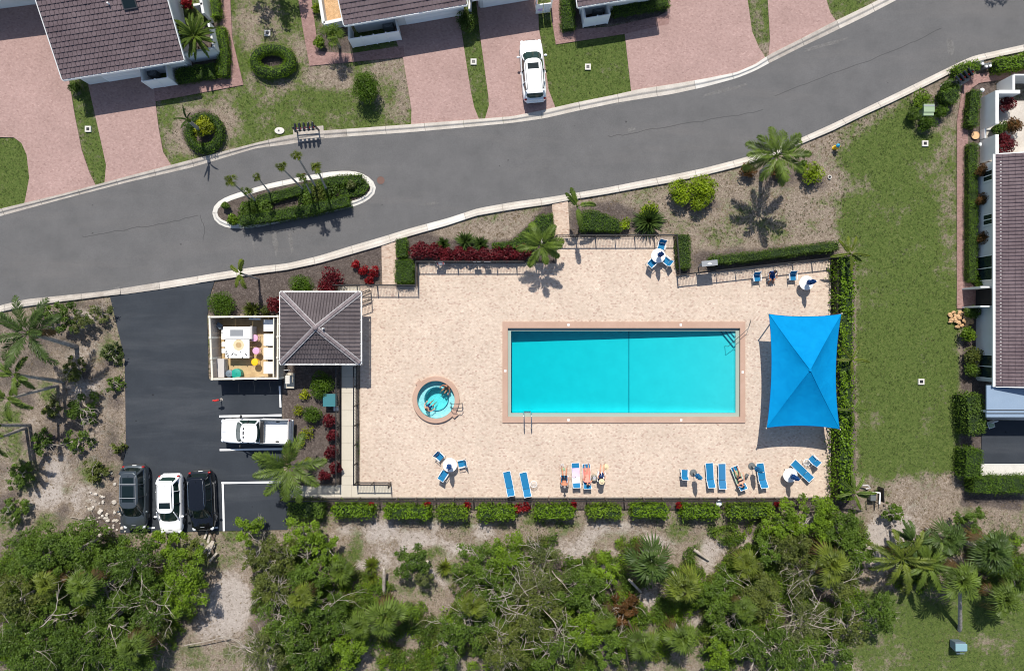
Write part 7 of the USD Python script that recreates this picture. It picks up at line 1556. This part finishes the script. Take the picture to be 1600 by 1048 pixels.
palm('fan_palm', 'dark fan palm at the corner of the middle house enclosure', (521, 57), 1.9, None, 25, 'fan', 'palm_leaf', 16, dead=1, trunk=.1)
for (x, y), h_, r_, lb in (((1328, 396), 2.4, 25, 'feathery palm at the top corner of the side hedge'), ((1331, 562), 2.3, 22, 'feathery palm in the middle of the side hedge'), ((1332, 641), 2.2, 20, 'thin feathery palm in the lower half of the side hedge'), ((1335, 770), 2.3, 26, 'feathery palm at the bottom corner of the side hedge')):
    palm('palm_tree', lb, (x, y), h_, None, r_, 'feather', 'palm_yellow' if y < 600 else 'palm_leaf', 7 if r_ > 24 else 5, dead=0, lw=.42, trunk=.06, el=(-.1, .6), droop=.7)
palm('palm_tree', 'large feathery palm at the upper left of the wild plot with a yellow frond', (45, 520), 5.2, (119, 541), 52, 'feather', 'palm_dark', 13, dead=1, lw=.62, trunk=.15, droop=.9)
palm('palm_tree', 'thin palm in the wild plot leaning left, upper crown of a pair', (24, 585), 5.0, (99, 596), 30, 'feather', 'palm_leaf', 6, dead=0, trunk=.12, lw=.6); palm('palm_tree', 'thin palm in the wild plot leaning left, lower crown of a pair', (14, 622), 4.9, (90, 602), 32, 'feather', 'palm_leaf', 6, dead=0, trunk=.11, lw=.6)
palm('palm_tree', 'palm with a long grey trunk reaching out of the left edge, upper', (-30, 664), 5.2, (46, 664), 34, 'feather', 'palm_leaf', 8, dead=0, trunk=.12); palm('palm_tree', 'palm with a long grey trunk reaching out of the left edge, lower', (-18, 690), 4.2, (40, 668), 30, 'feather', 'palm_leaf', 7, dead=0, trunk=.11)
for a in (((604, 962), 3.2, (606, 950), 42, 'palm_leaf', 'large fan palm below the two grey logs'), ((562, 975), 2.6, None, 30, 'palm_leaf', 'smaller fan palm left of the large one below the logs'), ((533, 890), 1.6, None, 28, 'palm_leaf', 'low fan palm at the edge of the sandy track'), ((1017, 876), 3.0, None, 46, 'palm_dark', 'wide dark fan palm by the sand below the single chair'), ((1066, 915), 3.4, None, 37, 'palm_yellow', 'yellowish fan palm right of the wide dark one'), ((1066, 995), 2.8, None, 35, 'palm_leaf', 'fan palm with drooping fronds near the small sand hole'), ((1005, 1005), 2.8, None, 34, 'palm_leaf', 'fan palm at the bottom beside a thin trunk'), ((1166, 880), 2.0, None, 30, 'palm_yellow', 'sparse low fan palm beside the lying log'), ((1297, 880), 3.0, None, 40, 'palm_yellow', 'bright fan palm amid the scrub at the lower right'), ((1500, 905), 3.6, (1500, 985), 40, 'palm_leaf', 'fan palm with a tall thin trunk above the pale blue bin'), ((1568, 935), 2.4, None, 36, 'palm_leaf', 'fan palm on the grass at the right edge'), ((1545, 862), 2.8, None, 46, 'palm_dark', 'large dark fan palm at the right edge'), ((75, 912), 2.8, None, 30, 'palm_yellow', 'fan palm showing through the dark trees at the lower left'), ((132, 915), 3.8, None, 32, 'palm_leaf', 'feathery fan palm in the middle of the left thicket'), ((210, 1010), 3.4, None, 30, 'palm_leaf', 'fan palm at the bottom of the left thicket'), ((470, 935), 3.2, None, 26, 'palm_yellow', 'small yellowish fan palm right of the clearing'), ((740, 945), 3.4, None, 28, 'palm_yellow', 'yellowish fan palm in the middle scrub'), ((1160, 950), 3.4, None, 26, 'palm_leaf', 'small fan palm in the small leaved trees'), ((945, 965), 2.2, None, 24, 'palm_leaf', 'small fan palm at the right rim of the bare branched scrub'), ((1480, 842), 2.6, None, 36, 'palm_dark', 'dark fan palm left of the large one at the right edge')):
    palm('fan_palm', a[5], a[0], a[1], a[2], a[3], 'fan', a[4], 26, dead=4, trunk=.13, el=(-.3, 1.35), seed=3)
for x, y, r_, lb, m_ in ((1410, 872, 46, 'yellow green clumping palm by the big sand patch, left', 'palm_yellow'), (1448, 880, 40, 'yellow green clumping palm by the big sand patch, right', 'palm_leaf'), (1425, 845, 30, 'clumping palm at the top of the big sand patch group', 'palm_dark')): palm('palm_tree', lb, (x, y), 3.0, None, r_, 'feather', m_, 14, dead=2, lw=.5, trunk=.09, el=(-.1, 1.0))
spiky('agave', 'yellow green spiky plant on the sandy track', 580, 883, 17, .7, 'palm_yellow', 70); spiky('agave', 'small yellow green spiky plant below the track', 583, 903, 14, .7, 'palm_yellow', 60); spiky('agave', 'yellow spiky plant beside the winding sand path', 694, 887, 17, .8, 'palm_yellow', 70)

# ---- the scrub along the bottom
tree('tree beyond the top edge whose shadow falls by the upper utility cover', 412, -62, 50, 4.2, 'leaf_mid', n=2600, group=None); tree('tree beyond the upper right corner shading the road edge', 1592, -112, 50, 4.2, 'leaf_mid', n=2200, group=None, seed=5)
TR = [(60, 872, 50, 3.6, 'leaf_mid', 'mid green tree at the left edge below the sandy plot', 0), (22, 940, 46, 3.4, 'leaf_olive', 'olive tree at the left edge', .2), (120, 858, 48, 3.4, 'leaf_mid', 'mid green tree below the leftmost palms', 0), (150, 925, 46, 4.0, 'leaf_mid', 'dark green tree in the middle of the left thicket', .9), (205, 878, 44, 3.8, 'leaf_dark', 'dark green tree below the slate grey car', .5), (235, 945, 46, 3.4, 'leaf_dark', 'dark tree beside the bare twigs in the left thicket', 1.2), (40, 1010, 56, 3.6, 'leaf_dark', 'dark tree in the lower left corner', .5), (125, 1010, 52, 3.6, 'leaf_dark', 'dark tree at the bottom edge left of centre thicket', .3), (195, 1035, 44, 3.2, 'leaf_mid', 'mid green tree at the bottom edge of the left thicket', .2), (285, 892, 38, 3.8, 'leaf_bright', 'bright green tree below the black car', 0), (258, 852, 26, 2.8, 'leaf_bright', 'young bright tree in front of the white parked car', 0), (290, 930, 36, 3.6, 'leaf_bright', 'bright green tree at the rim of the sand clearing', 0), (232, 990, 30, 2.6, 'leaf_grey', 'olive scrub tree above the lower left edge', .3), (170, 970, 30, 3.0, 'leaf_mid', 'mid green tree behind the fallen limbs', 1.5), (85, 965, 30, 2.8, 'leaf_mid', 'mid green tree behind the fallen log at left', .4), (298, 862, 22, 2.6, 'leaf_olive', 'thin olive tree beside the debris boards', .8),
      (386, 828, 24, 2.4, 'leaf_bright', 'sparse bright tree at the bottom of the last parking bay', .3), (435, 868, 32, 2.8, 'leaf_olive', 'grey olive tree below the last parking bay', .8), (470, 838, 30, 3.0, 'leaf_bright', 'bright tree below the shaded end hedge', 0), (505, 860, 26, 2.6, 'leaf_bright', 'bright tree at the start of the sandy track', 0), (480, 905, 36, 3.0, 'leaf_mid', 'mid green tree between the clearing and the track', .3), (425, 920, 32, 2.8, 'leaf_olive', 'olive tree at the right rim of the clearing', .8), (440, 975, 42, 3.2, 'leaf_mid', 'tree full of bare branches right of the clearing', 1.2), (505, 960, 38, 3.2, 'leaf_dark', 'dark tree left of the small fan palm', .5), (410, 1025, 40, 2.6, 'leaf_grey', 'grey dry scrub at the bottom edge', 1.6), (480, 1028, 36, 3.0, 'leaf_dark', 'dark tree at the bottom edge below bare branches', .4), (545, 1010, 32, 2.8, 'leaf_bright', 'bright low tree at the bottom left of the large fan palm', 0), (400, 880, 24, 2.4, 'leaf_olive', 'sparse olive tree above the clearing', .9),
      (642, 880, 30, 2.8, 'leaf_dark', 'dark thin leaved tree between the two logs', 0), (660, 900, 18, 2.4, 'leaf_grey', 'grey green shrub under the leaning log', 0), (745, 880, 38, 3.0, 'leaf_mid', 'mid green tree beside the winding sand path', .5), (795, 872, 36, 3.0, 'leaf_bright', 'bright green tree below the red shrubs', .2), (845, 895, 46, 3.4, 'leaf_grey', 'grey twiggy tree in the middle of the scrub', 1.6), (770, 930, 42, 3.2, 'leaf_mid', 'mid green tree with bare twigs in the middle scrub', 1.0), (835, 955, 50, 3.6, 'leaf_olive', 'olive tree with long bare branches', 1.6), (730, 985, 42, 3.2, 'leaf_mid', 'tree with pale limbs at the left of the middle scrub', 1.3), (785, 1010, 44, 3.2, 'leaf_olive', 'olive tree with spreading pale limbs at the bottom edge', 1.6), (865, 1015, 40, 3.0, 'leaf_mid', 'mid green tree at the bottom edge of the middle scrub', 1.0), (910, 920, 42, 3.2, 'leaf_mid', 'mid green tree right of the grey twiggy one', .8), (945, 895, 30, 2.8, 'leaf_bright', 'bright tree left of the wide dark fan palm', 0), (915, 985, 36, 3.0, 'leaf_bright', 'bright tree at the lower middle', .3), (950, 1015, 30, 2.8, 'leaf_mid', 'mid green tree beside the bottom fan palm', .2), (975, 955, 26, 2.0, 'leaf_bronze', 'brown dry bush under the dark fan palm', .8), (700, 1020, 28, 2.8, 'leaf_dark', 'dark low tree at the bottom edge left of the pale limbs', .3),
      (1130, 935, 42, 3.2, 'leaf_mid', 'mid green small leaved tree right of the yellowish fan palm', .2), (1185, 930, 44, 3.4, 'leaf_olive', 'olive small leaved tree with bare tips', .8), (1150, 990, 40, 3.2, 'leaf_mid', 'mid green tree above the bottom edge right of the fan palms', .2), (1195, 1010, 42, 3.2, 'leaf_dark', 'dark tree full of pale branching twigs', 1.8), (1255, 980, 46, 3.0, 'leaf_grey', 'bare silvery tree with branching limbs', 2.4), (1125, 1025, 30, 2.8, 'leaf_bright', 'bright low tree at the bottom edge right of the fan palms', 0), (1250, 1030, 44, 3.2, 'leaf_mid', 'mid green tree in the bottom right scrub', .8), (1225, 818, 36, 2.8, 'leaf_bright', 'bright leafy tree right of the last box hedge', 0), (1275, 812, 36, 2.8, 'leaf_bright', 'bright leafy tree below the deck corner', 0), (1315, 828, 34, 2.8, 'leaf_mid', 'mid green tree below the side hedge', 0), (1235, 855, 34, 2.8, 'leaf_olive', 'olive bush around the small sand hollow', .6), (1200, 860, 28, 2.6, 'leaf_mid', 'mid green tree beside the sparse fan palm', .3), (1340, 862, 28, 2.6, 'leaf_mid', 'green bush beside the big sand patch', .4), (1260, 905, 32, 2.6, 'leaf_grey', 'grey scrub left of the bright fan palm', 1.0), (1315, 915, 30, 2.6, 'leaf_olive', 'olive scrub below the bright fan palm', .9), (1375, 960, 32, 3.0, 'leaf_dark', 'dark glossy tree on the right grass', 0), (1330, 985, 28, 2.8, 'leaf_olive', 'sparse tree with a white limb on the right grass', 1.0), (1310, 1030, 30, 2.8, 'leaf_mid', 'mid green bush at the bottom edge near the grass', .5), (1395, 800, 16, 1.4, 'leaf_mid', 'small dark shrub on the sand at the lawn end', .3), (1520, 815, 24, 2.2, 'leaf_mid', 'mid green shrub above the dark fan palms', 0), (1590, 900, 30, 2.6, 'leaf_dark', 'dark shrub between the right edge fan palms', 0),
      (130, 640, 26, .9, 'leaf_dark', 'low dark scrub under the palm pair of the wild plot', .8), (112, 575, 20, 1.0, 'leaf_olive', 'olive scrub between the palm trunks of the wild plot', .8), (150, 735, 20, .7, 'leaf_olive', 'low olive scrub in the middle of the wild plot', .5), (20, 800, 24, .9, 'leaf_mid', 'low green scrub at the lower left of the wild plot', .4), (62, 690, 18, .8, 'leaf_dark', 'low dark scrub below the long grey trunks', .5), (155, 490, 18, .9, 'leaf_grey', 'grey scrub at the kerb end of the parking lot', .6), (178, 600, 12, .6, 'leaf_mid', 'small green tuft at the edge of the parking lot', .2), (185, 700, 10, .6, 'leaf_olive', 'small olive tuft beside the parking lot above the cars', .4), (80, 640, 15, .7, 'leaf_olive', 'small olive bush left of the palm shadows', .6),
      (100, 496, 26, 2.0, 'leaf_dark', 'dark leafy shrub in the upper wild plot', .4), (120, 505, 18, 1.6, 'leaf_grey', 'grey green shrub right of the dark one in the wild plot', .4), (70, 492, 16, 1.4, 'leaf_mid', 'small green shrub under the upper left palm', 0), (176, 552, 17, .7, 'grass_blade', 'bright tuft of tall grass beside the parking lot', 0), (120, 690, 20, 1.0, 'leaf_mid', 'low dark bush on the shaded sand of the wild plot', .6), (30, 745, 22, 1.0, 'leaf_mid', 'low green bush near the left edge sand', .3)]
for i, (x, y, r_, h_, m_, lb, br) in enumerate(TR):
    tree(lb, x, y, r_, h_, m_, n=int(r_ * r_ * (1.5 if br > .9 else 2.5)) + 400, size=.15 if m_ != 'leaf_grey' else .12, seed=i, bare=br, group='trees and scrub along the bottom edge' if y > 780 else 'scrub in the wild plot on the left', name='tree' if h_ > 1.7 else 'scrub_bush', cat_='tree' if h_ > 1.7 else 'bush', trunk=.11 if h_ > 2 else .04, lobes=14 if r_ > 30 else 9)
log('grey weathered log standing beside the sandy track', (600, 927), (600, 889), .2, 1.0, .14); log('leaning grey log with a dark shadow beside the thin leaved tree', (658, 900), (668, 877), .9, 1.6, .16); log('grey log lying in front of the wide dark fan palm', (982, 904), (1001, 924), 1.0, .9, .11); log('short grey log lying on the sand right of the fan palms', (1084, 858), (1107, 874), .18, .18, .13); log('thin brown stake leaning in the scrub by the bottom fan palm', (981, 969), (989, 985), 1.2, .8, .08, 'bark_brown'); log('pale log among the dark trees at the left', (55, 974), (90, 968), 1.4, 1.2, .09); log('dark slim trunk below the bottom fan palm', (978, 1012), (984, 1048), 1.6, .2, .07, 'bark_brown')
dead_branch('bare branch lying across the shaded sand clearing', 288, 1008, 3.6, .55, 3, .5, .045); dead_branch('thin bare branch beside the white stones of the wild plot', 110, 808, 2.0, .1, 4, .1, .03, 1); dead_branch('thin bare twig standing at the end of the wild plot', 143, 838, 1.6, 1.6, 6, .2, .025, 1); dead_branch('white forked branch on the right grass', 1318, 992, 2.2, .3, 8, .6, .05, 2); dead_branch('pale bare branches reaching over the grey scrub', 385, 955, 2.6, .9, 12, .8, .035); dead_branch('pale bare limb among the dark trees of the left thicket', 40, 990, 3.2, .5, 14, 2.6, .06, 2)

# ---- low undergrowth filling the thicket
def undergrowth():
    r = np.random.default_rng(77); pi = UsdGeom.PointInstancer.Define(stage, '/World/undergrowth'); ts = []
    for k, m in enumerate(('leaf_mid', 'leaf_olive', 'leaf_dark', 'leaf_bright')):
        L = [(np.array([r.uniform(-.3, .3), r.uniform(-.3, .3), .3]), np.array([.3, .3, .28])) for _ in range(4)]; p, nr = lobes_pts(L, 110, r, .3); p[:, 2] = np.maximum(p[:, 2], .03)
        pr = usdkit.mesh(stage, f'/World/undergrowth/clump_{k + 1:03d}', leaves(p, nr * .6 + [0, 0, .5], .13, r, wide=.6), M[m]); ts.append(pr.GetPath())
    W_ = [(110, 945, 190, 115), (480, 960, 100, 110), (560, 930, 60, 40), (850, 955, 165, 115), (1010, 930, 90, 100), (1200, 930, 150, 120), (1300, 850, 60, 50), (1440, 880, 80, 40), (1560, 880, 60, 50), (640, 1000, 60, 60)]
    q = np.stack([r.uniform(-60, 1640, 34000), r.uniform(800, 1100, 34000)], 1); ok = np.zeros(len(q), bool)
    for x, y, a, b in W_: ok |= ((q[:, 0] - x) / a) ** 2 + ((q[:, 1] - y) / b) ** 2 < r.uniform(.6, 1.1, len(q))
    w = np.stack([(q[:, 0] - 800) / S, (524 - q[:, 1]) / S], 1); c = cover_at(w[:, 0], w[:, 1]); ok &= (c[:, 2] < .3) & (meshkit.noise(np.c_[w * .8, w[:, :1] * 0], 5) > .30); w = w[ok][:5200]
    n = len(w); s = r.uniform(.5, 1.25, n); a = r.uniform(0, 6.28, n)
    rel_ = pi.CreatePrototypesRel(); [rel_.AddTarget(t_) for t_ in ts]; pi.CreateProtoIndicesAttr(Vt.IntArray.FromNumpy(r.integers(0, 4, n).astype(np.int32))); pi.CreatePositionsAttr(Vt.Vec3fArray.FromNumpy(np.c_[w, ground_z(w[:, 0], w[:, 1])].astype(np.float32)))
    pi.CreateScalesAttr(Vt.Vec3fArray.FromNumpy(np.stack([s, s, s * r.uniform(.6, 1.3, n)], 1).astype(np.float32))); pi.CreateOrientationsAttr(Vt.QuathArray([Gf.Quath(float(math.cos(k / 2)), 0, 0, float(math.sin(k / 2))) for k in a])); tag(pi, 'low leafy undergrowth filling the gaps between the trees along the bottom', kind='stuff')
undergrowth()

# ---- grass tufts, leaf litter and white stones: nobody could count them
def tufts(name, label, m, n, weight, seed, hgt, rad, blades=6):
    r = np.random.default_rng(seed); V, F = [], []
    for b in range(blades):
        a = r.uniform(0, 6.28); d = np.array([math.cos(a), math.sin(a), 0]); s = np.array([-d[1], d[0], 0]) * .012; o = d * r.uniform(0, .03); k = len(V)
        V += [o - s, o + s, o + d * rad * r.uniform(.6, 1.2) + [0, 0, hgt * r.uniform(.6, 1.2)]]; F.append([k, k + 1, k + 2])
    pi = UsdGeom.PointInstancer.Define(stage, numbered('/World/' + name)); proto = usdkit.mesh(stage, str(pi.GetPath()) + '/tuft', (np.array(V), np.array(F)), M[m])
    q = np.stack([r.uniform(-41, 41, n * 4), r.uniform(-28, 28, n * 4)], 1); w = weight(cover_at(q[:, 0], q[:, 1]), q)
    q = q[r.uniform(0, 1, len(q)) < w]; bad = shapely.contains_xy(BLOCK, q[:, 0], q[:, 1]); q = q[~bad][:n]
    a = r.uniform(0, 6.28, len(q)); sc = r.uniform(.6, 1.5, len(q))
    pi.CreatePrototypesRel().AddTarget(proto.GetPath()); pi.CreateProtoIndicesAttr(Vt.IntArray.FromNumpy(np.zeros(len(q), np.int32)))
    pi.CreatePositionsAttr(Vt.Vec3fArray.FromNumpy(np.c_[q, ground_z(q[:, 0], q[:, 1])].astype(np.float32))); pi.CreateScalesAttr(Vt.Vec3fArray.FromNumpy(np.repeat(sc[:, None], 3, 1).astype(np.float32)))
    pi.CreateOrientationsAttr(Vt.QuathArray([Gf.Quath(float(math.cos(k / 2)), 0, 0, float(math.sin(k / 2))) for k in a])); tag(pi, label, kind='stuff')
BLOCK = shapely.union_all([NK_BACK, DECK.buffer(.1)] + [Polygon(PL(p)[:, :2]) for p in (LOT, [(327, 494), (566, 450), (566, 592), (330, 596)], [(444, 755), (612, 755), (612, 778), (444, 778)], [(530, 560), (560, 560), (560, 778), (530, 778)])])
for nm in ('driveway', 'path', 'side_yard', 'side_driveway', 'side_walk', 'walkway_paved'):
    for p_ in stage.GetPrimAtPath('/World').GetChildren():
        if p_.GetName() == nm or (p_.GetName().startswith(nm + '_') and p_.GetName()[-3:].isdigit()):
            v = np.array(UsdGeom.Mesh(p_).GetPointsAttr().Get()); f = np.array(UsdGeom.Mesh(p_).GetFaceVertexIndicesAttr().Get()).reshape(-1, 3)
            up_ = v[f][:, :, 2].min(1) > 0
            BLOCK = BLOCK.union(shapely.union_all([Polygon(v[k][:, :2]).buffer(.02) for k in f[up_]]))
shapely.prepare(BLOCK)
tufts('grass', 'short green grass on the lawns and rough ground', 'grass_blade', 46000, lambda c, q: np.clip(c[:, 0] * 1.1 - c[:, 1] - c[:, 2], .0, 1), 1, .05, .055)
tufts('dry_grass', 'straw coloured dry grass over the bare ground', 'dry_blade', 26000, lambda c, q: np.clip((1 - c[:, 0]) * (1 - c[:, 1]) * (1 - c[:, 2] * .9), .0, 1), 2, .04, .07)
tufts('leaf_litter', 'dead leaves and bark chips scattered over soil and mulch', 'litter', 20000, lambda c, q: np.clip(.12 + c[:, 1] * .8 + (1 - c[:, 0]) * .2, 0, 1), 3, .02, .05, 3)
